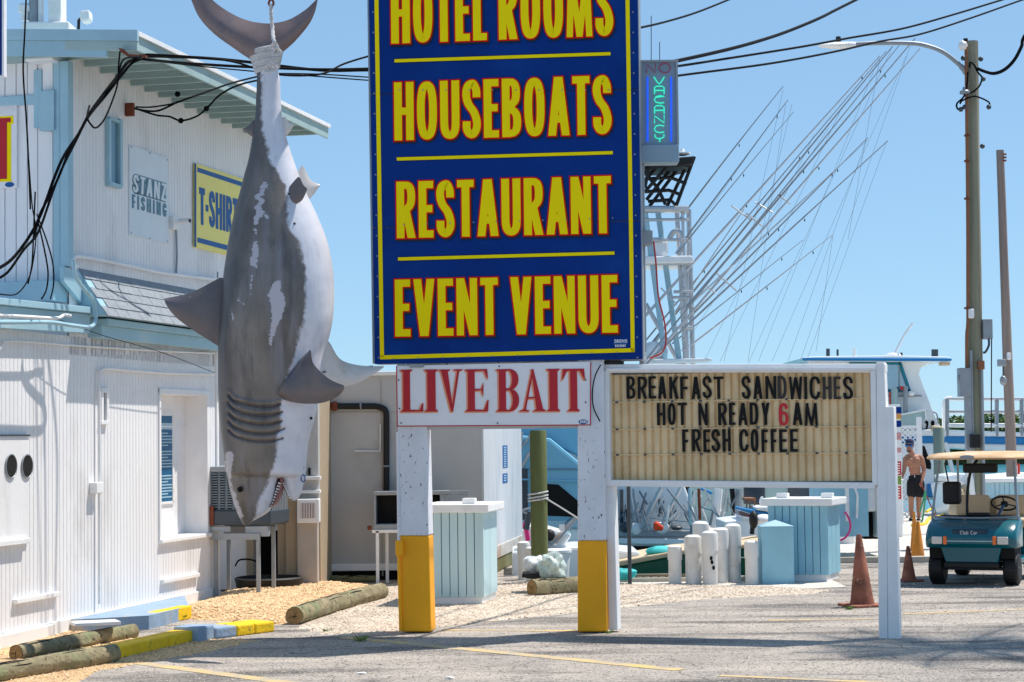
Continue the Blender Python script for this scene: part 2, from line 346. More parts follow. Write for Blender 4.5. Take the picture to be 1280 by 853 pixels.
# ---------------------------------------------------------------- lettering (own condensed glyphs)
def arc(cx,cy,rx,ry,a0,a1,n=10,e=2.5):
    o=[]
    for i in range(n+1):
        a=R(a0+(a1-a0)*i/n); c,s_=math.cos(a),math.sin(a)
        o.append((cx+rx*math.copysign(abs(c)**(2/e),c),cy+ry*math.copysign(abs(s_)**(2/e),s_)))
    return o
GW={'H':1,'O':1.02,'T':.86,'E':.76,'L':.72,'R':.98,'M':1.34,'S':.9,'U':.98,'B':.96,'A':1.08,'N':1.02,'V':1.04,'K':1.02,'F':.74,'D':1,'W':1.3,'I':.4,'C':.94,'Y':1.0,'6':.92,' ':.55,'-':.4,'1':.5,'2':.9,'8':.94,'P':.92,'G':.96,'Z':.9,"'":.3}
def glyph(ch,w,s,t):
    rect=lambda x0,y0,x1,y1:('q',[(x0,y0),(x1,y0),(x1,y1),(x0,y1)])
    X0,X1=s/2,w-s/2; Y0,Y1=t/2,1-t/2; cx=w/2; rx=(X1-X0)/2
    if ch=='H': return [rect(0,0,s,1),rect(w-s,0,w,1),rect(s*.5,.5-t/2,w-s*.5,.5+t/2)]
    if ch=='I': return [rect(0,0,w,1)]
    if ch=='O': return [('c',arc(cx,.5,rx,.5-t/2,0,360,36,2.5)[:-1])]
    if ch=='T': return [rect(0,1-t,w,1),rect(cx-s/2,0,cx+s/2,1-t*.5)]
    if ch=='E': return [rect(0,0,s,1),rect(s*.5,0,w,t),rect(s*.5,1-t,w,1),rect(s*.5,.51-t/2,w*.93,.51+t/2)]
    if ch=='F': return [rect(0,0,s,1),rect(s*.5,1-t,w,1),rect(s*.5,.48-t/2,w*.92,.48+t/2)]
    if ch=='L': return [rect(0,0,s,1),rect(s*.5,0,w,t)]
    if ch=='-': return [rect(0,.4,w,.4+t)]
    if ch=="'": return [rect(0,.72,w,1)]
    if ch=='R': return [rect(0,0,s,1),('p',[(s*.5,Y1),(w*.45,Y1)]+arc(w*.5,.735,w*.5-s*.52,.265-t/2,75,-70,10)+[(w*.45,.47),(s*.5,.47)]),('q',[(w*.30,.47),(w*.30+s,.47),(w,0),(w-s*1.04,0)])]
    if ch=='P': return [rect(0,0,s,1),('p',[(s*.5,Y1),(w*.45,Y1)]+arc(w*.5,.72,w*.5-s*.5,.28-t/2,75,-70,10)+[(w*.45,.44),(s*.5,.44)])]
    if ch=='B': return [rect(0,0,s,1),('p',[(s*.5,Y1),(w*.4,Y1)]+arc(w*.46,.755,w*.5-s*.52,.245-t/2,75,-70,8)+[(w*.4,.51),(s*.5,.51)]),('p',[(s*.5,.51),(w*.4,.51)]+arc(w*.48,.255+t*.02,w*.52-s*.5,.255-t/2,75,-70,8)+[(w*.4,Y0),(s*.5,Y0)])]
    if ch=='D': return [rect(0,0,s,1),('p',[(s*.5,Y1),(w*.4,Y1)]+arc(w*.42,.5,w*.58-s*.5,.5-t/2,75,-70,14)+[(w*.4,Y0),(s*.5,Y0)])]
    if ch=='S': 
        return [('p',smooth2([(X1,.70),(X1-.01*w,.82),(cx+rx*.45,Y1-.01),(cx,Y1),(cx-rx*.6,Y1-.03),(X0,.82),(X0,.70),(cx-rx*.55,.575),(cx+rx*.45,.45),(X1,.30),(X1,.18),(cx+rx*.55,Y0+.03),(cx,Y0),(cx-rx*.6,Y0+.03),(X0,.17),(X0,.29)]))]
    if ch=='C' or ch=='G':
        e=[('p',[(X1,.68)]+arc(cx,.5,rx,.5-t/2,25,335,30,2.6)+[(X1,.32)])]
        if ch=='G': e+=[rect(cx,.36,w,.36+t*.9)]
        return e
    if ch=='U': return [('p',[(X0,1),(X0,.3)]+arc(cx,.3,rx,.3-t/2,180,360,16)+[(X1,.3),(X1,1)])]
    if ch=='A': return [('q',[(0,0),(s,0),(cx+s*.5,1),(cx-s*.55,1)]),('q',[(w-s,0),(w,0),(cx+s*.55,1),(cx-s*.5,1)]),rect(w*.24,.22,w*.76,.22+t)]
    if ch=='V': return [('q',[(cx-s*.55,0),(cx+s*.45,0),(s,1),(0,1)]),('q',[(cx-s*.45,0),(cx+s*.55,0),(w,1),(w-s,1)])]
    if ch=='N': return [rect(0,0,s*.92,1),rect(w-s*.92,0,w,1),('q',[(0,1),(s*1.0,1),(w,0),(w-s*1.0,0)])]
    if ch=='M':
        q=s*.78; return [('q',[(0,0),(q,0),(w*.16+q*.75,1),(w*.08,1)]),('q',[(w-q,0),(w,0),(w*.92,1),(w*.84-q*.75,1)]),('q',[(cx-q*.5,0.02),(cx+q*.5,0.02),(w*.08+q,1),(w*.08,1)]),('q',[(cx-q*.5,0),(cx+q*.5,0),(w*.92,1),(w*.92-q,1)])]
    if ch=='W':
        q=s*.85; return [('q',[(w*.22-q/2,0),(w*.22+q/2,0),(q,1),(0,1)]),('q',[(w*.78-q/2,0),(w*.78+q/2,0),(w,1),(w-q,1)]),('q',[(w*.22-q/2,0),(w*.22+q/2,0),(cx+q/2,.98),(cx-q/2,.98)]),('q',[(w*.78-q/2,0),(w*.78+q/2,0),(cx+q/2,.98),(cx-q/2,.98)])]
    if ch=='K': return [rect(0,0,s,1),('q',[(s*.8,.42),(s*.8,.66),(w-s*1.05,1),(w,1)]),('q',[(w-s*1.1,0),(w,0),(s+.36*(w-s),.72),(s+.02,.56)])]
    if ch=='Y': return [rect(cx-s/2,0,cx+s/2,.5),('q',[(cx-s/2,.4),(cx+s/2,.44),(s,1),(0,1)]),('q',[(cx-s/2,.44),(cx+s/2,.4),(w,1),(w-s,1)])]
    if ch=='Z': return [rect(0,0,w,t),rect(0,1-t,w,1),('q',[(0,t*.6),(s*1.1,t*.6),(w,1-t*.6),(w-s*1.1,1-t*.6)])]
    if ch=='6': return [('p',[(X1,.74)]+arc(cx,.5,rx,.5-t/2,30,180,16,2.6)+[(X0,.3)]),('c',arc(cx,.31,rx,.31-t/2,0,360,24,2.5)[:-1])]
    if ch=='8': return [('c',arc(cx,.74,rx*.94,.26-t/2,0,360,22,2.4)[:-1]),('c',arc(cx,.265,rx,.265-t/2,0,360,22,2.4)[:-1])]
    if ch=='1': return [rect(w-s,0,w,1),('q',[(0,.72),(w-s*.5,.8),(w-s*.5,1),(w-s,1)])]
    if ch=='2': return [('p',smooth2([(X0,.72),(X0+.02,.84),(cx,Y1),(X1-.02,.86),(X1,.7),(cx+rx*.5,.45),(X0+.02,.15)])),rect(0,0,w,t)]
    return []
def smooth2(p,n=4): return [(q.x,q.y) for q in smoothpath([V((x,y,0)) for x,y in p],n)]
def stroke(pts,sx,sy,e,closed):
    n=len(pts); L=[]; Rr=[]
    pts=[V((x,y)) for x,y in pts]
    for i in range(n):
        a=pts[(i-1)%n] if closed or i>0 else pts[0]; b=pts[(i+1)%n] if closed or i<n-1 else pts[-1]
        d=(b-a)
        if d.length<1e-9: d=V((1,0))
        d.normalize(); nn=V((-d.y,d.x)); o=V((nn.x*(sx/2+e),nn.y*(sy/2+e))); p=pts[i]
        if not closed and i==0: p=p-d*e
        if not closed and i==n-1: p=p+d*e
        L.append(p+o); Rr.append(p-o)
    return L,Rr
def inflate(q,e):
    if not e: return [V(p) for p in q]
    q=[V(p) for p in q]; ar=sum(q[i].x*q[(i+1)%len(q)].y-q[(i+1)%len(q)].x*q[i].y for i in range(len(q)))
    if ar<0: q=q[::-1]
    n=len(q); out=[]
    for i in range(n):
        d0=(q[i]-q[i-1]).normalized(); d1=(q[(i+1)%n]-q[i]).normalized(); n0=V((d0.y,-d0.x)); n1=V((d1.y,-d1.x)); b=n0+n1
        if b.length<1e-6: out.append(q[i]+n0*e); continue
        b.normalize(); k=e/max(.45,b.dot(n0)); out.append(q[i]+b*k)
    return out
def put_glyph(mb,fr,ch,a0,c0,W_,H_,s,t,b,e=0,th=.004,dx=0,dy=0,ci=None,shear=0):
    """glyph in box W_ x H_ metres; s,t stroke widths in metres; e outline in metres"""
    k=0
    for kind,pts in glyph(ch,W_/H_,s/H_,t/H_):
        ee=e/H_; z=b+th+k*.0002; k+=1
        P=lambda q,z_: fr.pt(a0+dx+(q.x+shear*q.y)*H_,z_,c0+dy+q.y*H_)
        if kind=='q':
            poly=inflate(pts,ee); mb.prism([P(q,b) for q in poly],fr.n*(z-b))
        else:
            L,Rr=stroke(pts,s/H_,t/H_,ee,kind=='c'); n=len(L); m=n if kind=='c' else n-1
            vs=[P(q,z) for q in L]+[P(q,z) for q in Rr]+[P(q,b) for q in L]+[P(q,b) for q in Rr]; fs=[]
            for i in range(m):
                j=(i+1)%n; fs+=[(i,j,n+j,n+i),(2*n+i,2*n+j,j,i),(n+i,n+j,3*n+j,3*n+i)]
            if kind!='c': fs+=[(0,n,3*n,2*n),(n-1,2*n-1,4*n-1,3*n-1)]
            mb.add(vs,fs)
def layout(text,a0,a1,gap,gw=None):
    tot=sum((gw or GW)[c] for c in text); n=len(text); k=((a1-a0)-gap*(n-1))/tot; out=[]; a=a0
    for c in text:
        w_=(gw or GW)[c]*k; out.append((c,a,w_)); a+=w_+gap
    return out
def line_text(fr,text,x0,y0,x1,y1,b):   # pixel box: left, top, right, bottom (mean heights)
    xm=(x0+x1)/2; ym=(y0+y1)/2; return fr.pix(x0,ym,b)[0],fr.pix(x1,ym,b)[0],fr.pix(xm,y1,b)[1],fr.pix(xm,y0,b)[1]

# ================================================================ SETTING: water, land, gravel
XE=3.5
land=MB().prism([(-90,-60,0),(90,-60,0),(90,50,0),(XE,50,0),(XE,28.1,0),(.25,28.1,0),(.25,60,0),(-90,60,0)],(0,0,-1.9))
struct(build('ground',land,m_asph,loc=(0,0,0)))
wt=MB(); wt.add([(-6000,-3000,-1.05),(6000,-3000,-1.05),(6000,9000,-1.05),(-6000,9000,-1.05)],[(0,1,2,3)]); struct(build('water',wt,m_water,loc=(0,0,-1.05)))
def sheet(name,pts,z,th,m): return struct(build(name,MB().prism([(p[0],p[1],z-th) for p in pts],(0,0,th)),m,loc=(0,0,0)))
sheet('quay_pavement',[(.25,26.4),(XE,26.2),(XE+.9,26.5),(XE+.9,28.4),(XE,28.4),(XE,28.1),(.25,28.1)],.008,.006,m_quay)
sheet('dock_pavement',[(4.6,31.6),(30,30.9),(30,49.6),(XE+.05,49.6),(XE+.05,29.4),(4.5,29.4)],.05,.05,m_quay)
sheet('dock_kerb',[(4.6,31.35),(30,30.65),(30,30.88),(4.6,31.58)],.09,.09,m_conc)
sheet('quay_kerb',[(.3,27.8),(XE,27.8),(XE,28.09),(.3,28.09)],.06,.06,m_conc)
def line(p0,p1,wd):
    a=gr(*p0); b=gr(*p1); d=(b-a).normalized(); q=V((-d.y,d.x,0))*wd/2
    return sheet('painted_line',[a-q,b-q,b+q,a+q],.004,.003,m_line)
line((430,797),(850,838),.17); line((553,788),(722,789),.12); line((150,826),(420,862),.17); line((960,776),(1096,774),.09); line((1130,768),(1290,762),.09)
line((900,845),(1290,862),.1)
def inside(x,y,P):
    c=False; n=len(P)
    for i in range(n):
        x0,y0=P[i][0],P[i][1]; x1,y1=P[i-1][0],P[i-1][1]
        if (y0>y)!=(y1>y) and x<(x1-x0)*(y-y0)/(y1-y0)+x0: c=not c
    return c
def edged(x,y,P):
    d=9; n=len(P)
    for i in range(n):
        a=V(P[i][:2]); b=V(P[i-1][:2]); p=V((x,y)); t=max(0,min(1,(p-a).dot(b-a)/max(1e-9,(b-a).length_squared))); d=min(d,(a+(b-a)*t-p).length)
    return d
from mathutils import noise as mn
def stone(mb,p,s):
    a=rnd.random()*6.28; q=Matrix.Rotation(a,3,'Z')@Matrix.Rotation(rnd.uniform(-.6,.6),3,'X'); sx,sy,sz=s*rnd.uniform(.7,1.4),s*rnd.uniform(.6,1.1),s*rnd.uniform(.4,.8)
    vs=[p+q@V(v) for v in ((sx,0,0),(0,sy,0),(-sx,0,0),(0,-sy,0),(sx*.2,sy*.1,sz),(0,0,-sz))]
    mb.add(vs,[(0,1,4),(1,2,4),(2,3,4),(3,0,4),(1,0,5),(2,1,5),(3,2,5),(0,3,5)])
def bed(name,px,h,m,ms,ns,size,step=.16,label=''):
    P=[gr(*q) for q in px]; xs=[p.x for p in P]; ys=[p.y for p in P]
    H=lambda x,y: (h*min(1,edged(x,y,P)/.5)+.015*mn.noise(V((x*3,y*3,0)))*(1 if h>.03 else .3)) if inside(x,y,P) else -.02
    nx=int((max(xs)-min(xs))/step)+2; ny=int((max(ys)-min(ys))/step)+2; mb=MB(); vs=[]
    for j in range(ny):
        for i in range(nx):
            x=min(xs)-step/2+i*step; y=min(ys)-step/2+j*step; vs.append((x,y,H(x,y)+.005))
    fs=[(j*nx+i,j*nx+i+1,(j+1)*nx+i+1,(j+1)*nx+i) for j in range(ny-1) for i in range(nx-1)]
    fs=[f for f in fs if max(vs[k][2] for k in f)>-.01]
    mb.add(vs,fs); struct(build(name+'_bed',mb,m,smooth=True,recalc=False))
    st=MB(); n=0
    while n<ns:
        x=rnd.uniform(min(xs),max(xs)); y=rnd.uniform(min(ys),max(ys))
        if inside(x,y,P):
            if rnd.random()>min(1,.25+edged(x,y,P)/.25): continue
            stone(st,V((x,y,max(0,H(x,y))+.006)),size*rnd.uniform(.5,1.4)); n+=1
    o=build(name,st,ms,recalc=False); struct(o,'stuff')
bed('tan_gravel',[(200,772),(262,745),(330,737),(470,732),(452,745),(350,781),(262,776)],.10,m_gbedt,m_gravt,7000,.021)
bed('shell_gravel',[(368,786),(452,738),(500,728),(725,729),(960,733),(1040,738),(1020,743),(880,749),(745,764),(560,783),(430,797)],.015,m_gbedw,m_gravw,7000,.015)
bed('brown_gravel',[(-40,797),(70,793),(260,798),(330,800),(250,818),(130,838),(60,870),(-60,900)],.012,m_gbedt,m_gravt,3500,.014)
bed('kerb_gravel',[(-20,800),(75,783),(160,786),(120,800),(-20,812)],.02,m_gbedt,m_gravt,1500,.016)
gt=MB()
for i in range(2600):
    Y=14+15*rnd.random()**1.3; x=rnd.uniform(-.27,.27)*Y
    if mn.noise(V((x*.8,Y*.5,3)))<-.05 and rnd.random()<.7: continue
    stone(gt,V((x,Y,.004)),rnd.uniform(.005,.013))
for i in range(900):
    Y=rnd.uniform(22,31); x=rnd.uniform(3.4,.29*Y); stone(gt,V((x,Y,.004)),rnd.uniform(.006,.016))
struct(build('loose_grit',gt,m_gravw,recalc=False),'stuff')
# litter
for x,y,l in ((562,849,'small crumpled white litter scrap at the bottom edge below the left sign post'),(452,843,'tiny pale paper scrap on the asphalt near the bottom edge')):
    g_=gr(x,y); mb=MB().ball(g_+V((0,0,.008)),(.045,.02,.008),14,8)
    for i,p in enumerate(mb.v): mb.v[i]=p+V((0,0,.02*abs(mn.noise(p*25))))
    tag(build('litter_scrap',mb,m_white,smooth=True),l,'litter')
# weeds
def weed(p,n,h):
    mb=MB()
    for i in range(n):
        a=rnd.random()*6.28; l=h*rnd.uniform(.4,1); d=V((math.cos(a),math.sin(a),0)); q=V(p)+d*rnd.uniform(0,h*.8); s_=V((-d.y,d.x,0))*h*.06
        mb.add([q-s_,q+s_,q+d*l*.5+V((0,0,l*.6))+s_*.6,q+d*l*.9+V((0,0,l*.8))],[(0,1,2),(0,2,3)])
    return mb
m_weed=mat('weed_green',(96,124,50),.7,.25,12)
for i,(x,y,n,h,l) in enumerate([(1062,762,60,.06,'low weeds round the base of the tall rust orange cone'),(450,802,40,.09,'dark weed tuft by the yellow foot of the left sign post'),(409,790,34,.05,'tiny weed in the shell gravel near the long log'),(222,776,30,.1,'sprig of weed between the yellow kerb ends'),(232,745,30,.12,'small green plant at the corner of the white wall'),(760,792,26,.05,'thin weeds at the foot of the middle sign post')]):
    if n: tag(build('weed',weed(gr(x,y),n,h),m_weed,recalc=False),l,'weed')

# ================================================================ WHITE BUILDING
uw=V((1.12,5,0)).normalized(); P0=V((-5.14,20,0)); WB=Fr(P0,uw,V((uw.y,-uw.x,0)))
aC=WB.pix(86,200)[0]; FU=Fr(WB.pt(aC,0,0),WB.n,-uw)
bld=thing('white_building','two storey white ribbed building with pale blue trim behind the hanging shark','building',WB.pt(2,-3,0))
def ribwall(fr,a0,a1,c0,c1,b=0,pitch=.088,dep=.007,gap=.014):
    mb=MB(); prof=[(a0,b)]; a=a0+pitch
    while a<a1-gap: prof+=[(a-gap/2,b),(a-gap/4,b-dep),(a+gap/4,b-dep),(a+gap/2,b)]; a+=pitch
    prof.append((a1,b)); n=len(prof)
    mb.add([fr.pt(x,y,c0) for x,y in prof]+[fr.pt(x,y,c1) for x,y in prof],[(i,i+1,n+i+1,n+i) for i in range(n-1)]); return mb
ra0=WB.pix(200,600)[0]; ra1=WB.pix(260,600)[0]; aE=WB.pix(272,600)[0]; rz0,rz1=.87,2.62
mb=ribwall(WB,-5,ra0,.06,3.2); mb.f+=[]; 
for q in (ribwall(WB,ra0,ra1,.06,rz0),ribwall(WB,ra0,ra1,rz1,3.2),ribwall(WB,ra1,aE,.06,3.2)): mb.add(q.v,q.f)
build('ribbed_wall',mb,m_wall,bld,recalc=False)
mb=ribwall(WB,aC,7.8,3.0,6.38); build('ribbed_wall',mb,m_wall,bld,recalc=False)
core=MB().box(WB,-5,aE-.01,-7,-.36,0,3.2).box(WB,aC+.02,7.8,-7,-.03,3.0,6.38).box(WB,aE-.3,aE,-.36,-.02,0,3.2)
core.box(WB,-5,ra0-.02,-.36,-.02,0,3.18).box(WB,ra0-.02,ra1+.02,-.36,-.02,0,rz0-.03).box(WB,ra0-.02,ra1+.02,-.36,-.02,rz1+.03,3.18); build('building_core',core,m_wall,bld)
mb=MB().box(WB,ra0,ra0+.012,-.3,0,rz0,rz1).box(WB,ra1-.012,ra1,-.3,0,rz0,rz1).box(WB,ra0,ra1,-.3,0,rz1,rz1+.012)
build('recess_lining',mb,m_wall,bld)
build('recess_panel',MB().box(WB,ra0,ra1,-.34,-.3,rz0,rz1).box(WB,ra0,ra1,-.31,-.285,2.22,2.235),m_wall,bld)
build('window_sill',MB().box(WB,ra0-.05,ra1+.02,-.3,.05,rz0-.05,rz0),m_white,bld,bevel=.008)
build('window_trim',MB().box(WB,ra0-.05,ra0,0,.02,rz0,rz1+.06).box(WB,ra0-.05,ra1+.05,0,.021,rz1,rz1+.06),m_white,bld)
build('base_board',MB().box(WB,.02,aE,.0,.035,0,.16),m_white,bld,bevel=.006)
build('base_board',MB().box(WB,-5,1.1,.0,.06,0,.14),m_white,bld,bevel=.006)
build('wall_batten',MB().box(WB,.25,1.25,.0,.05,.42,.47),m_white,bld,bevel=.006)
build('wall_batten',MB().box(WB,ra0,ra1-.4,.0,.045,.34,.39),m_white,bld,bevel=.006)
mb=MB().box(WB,aE-.07,aE,-.02,.025,0,3.2); build('corner_board',mb,m_white,bld,bevel=.005)
# lower left double door in shadow with two round holes
mb=MB().rect(WB,-40,545,37,684,.0,.03); build('door_panel',mb,m_wall,bld,bevel=.006)
mb=MB().rect(WB,-40,543.5,38,545.5,.0,.045); build('door_head_strip',mb,m_dkmetal,bld)
mb=MB().rect(WB,-40,677,38,684,.0,.07); build('door_ledge',mb,m_white,bld,bevel=.006)
for x in (13,33):
    c=WB.at(x,583,.03); mb=MB().cyl(c,c+WB.n*.012,.115,seg=20); h=build('round_vent_hole',mb,m_dark,bld)
    ring=MB().tube([c+WB.n*.01+WB.u*math.cos(a)*.12+WB.up*math.sin(a)*.12 for a in [k*math.pi/10 for k in range(20)]],.008,6,True); build('hole_rim',ring,m_galv,h)
# fascia, gutter, pent roof
build('gutter_box',MB().ppoly(WB,[(-60,366),(114,384),(114,392),(-60,375)],.0,.16),m_trim,bld,bevel=.006)
build('fascia_board',MB().ppoly(WB,[(-60,376),(113,393),(113,417),(-60,407)],.0,.11),m_trim,bld,bevel=.006)
a1p=WB.pix(121,400,.1)[0]
build('fascia_board',MB().box(WB,a1p,aE+.6,0,.16,3.2,3.34),m_trim,bld,bevel=.006)
build('fascia_board',MB().box(WB,a1p,aE+.6,.0,.24,3.34,3.41),m_trim,bld,bevel=.006)
aS0=WB.pix(98,340,.0)[0]; nS=15; rows=5
zT,zB,bB=3.95,3.43,.33
mb=MB().add([WB.pt(aS0,0,zT),WB.pt(aS0,bB,zB),WB.pt(aS0,0,zB),WB.pt(aE+.6,0,zT),WB.pt(aE+.6,bB,zB),WB.pt(aE+.6,0,zB)],[(0,1,2),(3,5,4),(0,3,4,1),(1,4,5,2),(0,2,5,3)]); build('pent_roof_deck',mb,m_trim,bld)
for r_ in range(rows):
    for k in range(nS):
        L_=(aE+.6-aS0)/nS; a0=aS0+k*L_+(.5*L_ if r_%2 else 0); a1=min(a0+L_-.008,aE+.62)
        if a1-a0<.05: continue
        t0=r_/rows; t1=(r_+1)/rows+.02; nn=(WB.n*.52+WB.up*.33).normalized()
        q=lambda a,t,h: WB.pt(a,bB*t,zT+(zB-zT)*t)+nn*h
        j=rnd.uniform(0,.004)
        mb=MB().add([q(a0,t0,.004),q(a1,t0,.004),q(a1,t1,.012+j),q(a0,t1,.012+j),q(a0,t1,.001),q(a1,t1,.001),q(a0,t0,.001),q(a1,t0,.001)],[(0,3,2,1),(3,4,5,2),(0,6,4,3),(1,2,5,7),(4,6,7,5)])
        build('shingle',mb,m_shingle,bld)
mb=MB().ppoly(WB,[(80,333),(99,340),(138,393),(136,400),(121,409),(113,392),(80,352)],.0,.05); build('pent_end_board',mb,m_trim,bld,bevel=.004)
# upper front: planks, pilaster, boxes
fx=[-34,-21,-8,6,20,34,47,66]
for i in range(len(fx)-1): build('plank',MB().rect(FU,fx[i]+.6,70,fx[i+1]-.4,372,.0,.02),m_wall,bld,bevel=.003)
build('front_backing',MB().rect(FU,-60,70,84,374,-.1,-.002),m_wall,bld)
build('pilaster',MB().rect(FU,66.5,76,75,354,.0,.09),m_trim,bld,bevel=.006)
build('pilaster',MB().rect(FU,75,76,85.5,333,.0,.13),m_trim,bld,bevel=.006)
build('trim_band',MB().rect(FU,-40,121,43,133,.02,.05),m_trim,bld,bevel=.004)
build('trim_post',MB().rect(FU,42,87,52,160,.02,.06),m_trim,bld,bevel=.004)
build('trim_post',MB().rect(FU,53,74,66,113,.02,.05),m_white,bld,bevel=.004)
build('junction_panel',MB().rect(FU,49,113,67.5,163,.02,.12),m_trim,bld,bevel=.006)
build('low_parapet',MB().rect(FU,-60,352,66,378,-.3,.35),m_trim,bld,bevel=.01)
# roof
FR=Fr(FU.P,FU.u,FU.n); bf=.35
zr=6.40; aR0,aR1=1.25,7.87
def rtop(b): return zr+max(0,(.9-b))*.012
deck=MB().loft([[WB.pt(a,.9,zr),WB.pt(a,-7,zr+.5),WB.pt(a,-7,zr+.46),WB.pt(a,.9,zr-.04)] for a in (aR0,aR1)]); build('roof_deck',deck,m_trim2,bld)
build('side_fascia',MB().box(WB,aR0,aR1,.9,.93,zr-.19,zr+.005),m_trim2,bld,bevel=.004)
build('drip_edge',MB().box(WB,aR0,aR1+.01,.931,.96,zr-.04,zr+.012),m_white,bld,bevel=.003)
FG=Fr(WB.pt(aR0,0,0),WB.n,-uw)
zg=lambda a: zr+(.93-a)*.063
g=lambda a0,a1,t,b_,y0,y1: MB().fpoly(FG,[(a0,zg(a0)+b_),(a1,zg(a1)+b_),(a1,zg(a1)+t),(a0,zg(a0)+t)],y0,y1)
build('gable_fascia',g(-3,.96,.02,-.10,.0,.05),m_trim,bld,bevel=.004)
build('gable_fascia',g(-3,.6,-.10,-.27,-.03,.02),m_trim,bld,bevel=.004)
build('gable_fascia',g(.12,.95,-.10,-.20,-.03,.03),m_trim2,bld,bevel=.004)
a=aR0+.3; k=0
while a<aR1-.1:
    build('rafter',MB().box(WB,a,a+.045,-.02,.9,zr-.19,zr-.045),m_trim2,bld); a+=.42
build('soffit_back',MB().box(FG,-3,-.02,-.42,-.03,6.2,6.24),m_trim2,bld)
mb=MB().rect(FU,31,58,66,76,.02,.25); build('lamp_housing',mb,m_white,bld,bevel=.01)
# upper window
wn=build('window',MB().rect(WB,138.5,151,152,230,.0,.012),m_frost,bld)
fr_=MB().rect(WB,136.5,149,139.5,233,.0,.05).rect(WB,150.8,149,154,234,.0,.05).rect(WB,138,148.5,153,152.5,.0,.045).rect(WB,138,229,153,234,.0,.06); build('frame',fr_,m_trim,wn,bevel=.004)
# wall slot at lower
wn=build('louvre_vent',MB().rect(WB,129.5,489,135,528,.0,.01),m_galv,bld)
build('frame',MB().rect(WB,127,485,137,491,.0,.04).rect(WB,127,526,137,531,.0,.04).rect(WB,127,488,130,530,.0,.035).rect(WB,134,488,136.5,530,.0,.035),m_white,wn,bevel=.004)
# conduits
def con(px,b,r,m=m_white,name='conduit',fr=WB,par=bld,sm=5): return build(name,MB().tube(smoothpath([fr.at(x,y,b) for x,y in px],sm),r,8),m,par,smooth=True)
con([(-5,445),(2,432),(9,427),(40,428),(120,434),(200,439),(268,442)],.03,.012)
con([(124,755),(124,700),(124,620),(124,540),(124,472),(126,464),(134,461),(170,464),(215,467),(268,468)],.04,.017)
build('conduit_box',MB().rect(WB,121,603,129.5,617,.0,.09),m_white,bld,bevel=.01)
con([(220,343),(221,320),(220,286)],.03,.014,m_galv)
con([(97,333),(91,330),(92,323),(101,321),(150,330),(200,341),(222,344),(272,350)],.05,.022,m_white)
con([(92,325),(93,340),(98,352),(108,365),(116,375),(119,390),(119,402),(112,409),(90,407),(60,403),(0,403),(-30,401)],.40,.022,m_trim)
con([(-30,393),(30,396),(70,398),(80,394),(88,395)],.22,.018,m_white)
con([(272,340),(272,420)],.05,.01,m_galv)
mb=MB().tube(smoothpath([WB.at(69,398,.2),WB.at(130,420,.25),WB.at(200,440,.25),WB.at(268,466,.2)],4),.004,5); tag(build('thin_wall_wire',mb,m_cable),'thin black wire sagging across the lower white ribbed wall','cable')
# security camera
t=thing('security_camera','small white bullet security camera beside the yellow shirt sign','security camera',WB.at(222,285,.03))
build('mount_box',MB().rect(WB,217,271,225,287,.0,.07),m_white,t,bevel=.006)
c=WB.at(223,277,.1); d=(WB.n*.5-uw*.25+V((.4,0,0))).normalized()
build('camera_body',MB().cyl(c,c+d*.16,.032,seg=14),m_white,t,smooth=True)
build('lens',MB().cyl(c+d*.161,c+d*.168,.024,seg=14),m_blk,t)
# signs on the building
t=thing('fishing_shop_board','pale blue board lettered STANZ FISHING on the ribbed wall','sign',WB.at(187,296,.02))
bd=build('board',MB().ppoly(WB,[(162,181),(211,198),(211,305),(162,294)],.0,.015),m_bord,t,bevel=.003)
for i,(x,y) in enumerate([(164,184),(209,200),(209,302),(164,291),(187,192),(187,298)]):
    c=WB.at(x,y,.015); build('screw',MB().cyl(c,c+WB.n*.006,.01,seg=8),m_galv,t)
def wtext(fr,text,px,b,s,tt,mat_,par,gap=.01,e=0,th=.004,shear=0,dx=0,dy=0,name='lettering',gw=None,up=0,m=None):
    a0,a1,c0_,c1_=line_text(fr,text,*px,b); mb=MB()
    for ch,a,w_ in layout(text,a0,a1,gap,gw):
        if ch!=' ': put_glyph(mb,fr,ch,a,c0_,w_,c1_-c0_,s,tt,b,e,th,dx,dy,shear=shear)
    return build(name,mb,mat_,par)
wtext(WB,'STANZ',(166,225,206,245),.016,.115,.045,m_slate,t,.03,e=.022,shear=.1,name='lettering_outline')
wtext(WB,'STANZ',(166,224,207,246),.021,.06,.03,m_bord,t,.05,e=0,shear=.1)
wtext(WB,'FISHING',(165,249,208,266),.016,.05,.025,m_slate,t,.06)
wtext(WB,'STANZ',(167,243,206,247),.016,.1,.03,m_slate,t,.0,name='lettering_shadow')
t=thing('shirt_sign','yellow sign with blue border lettered T-SHIRTS on the white wall behind the shark','sign',WB.at(275,316,.02))
build('board',MB().ppoly(WB,[(244,204),(309,225.5),(309,325),(244,309)],.0,.03),m_tsy,t,bevel=.004)
build('border',MB().ppoly(WB,[(247,209.5),(306,229),(306,234.5),(247,215)],.03,.034).ppoly(WB,[(247,297),(306,312.5),(306,319),(247,303)],.03,.034).ppoly(WB,[(244,204),(245.5,205),(245.5,309),(244,308.5)],.03,.04),m_tsb,t)
wtext(WB,'T-SHIRTS',(249,243,305,288),.031,.085,.085,m_tsb,t,.03)
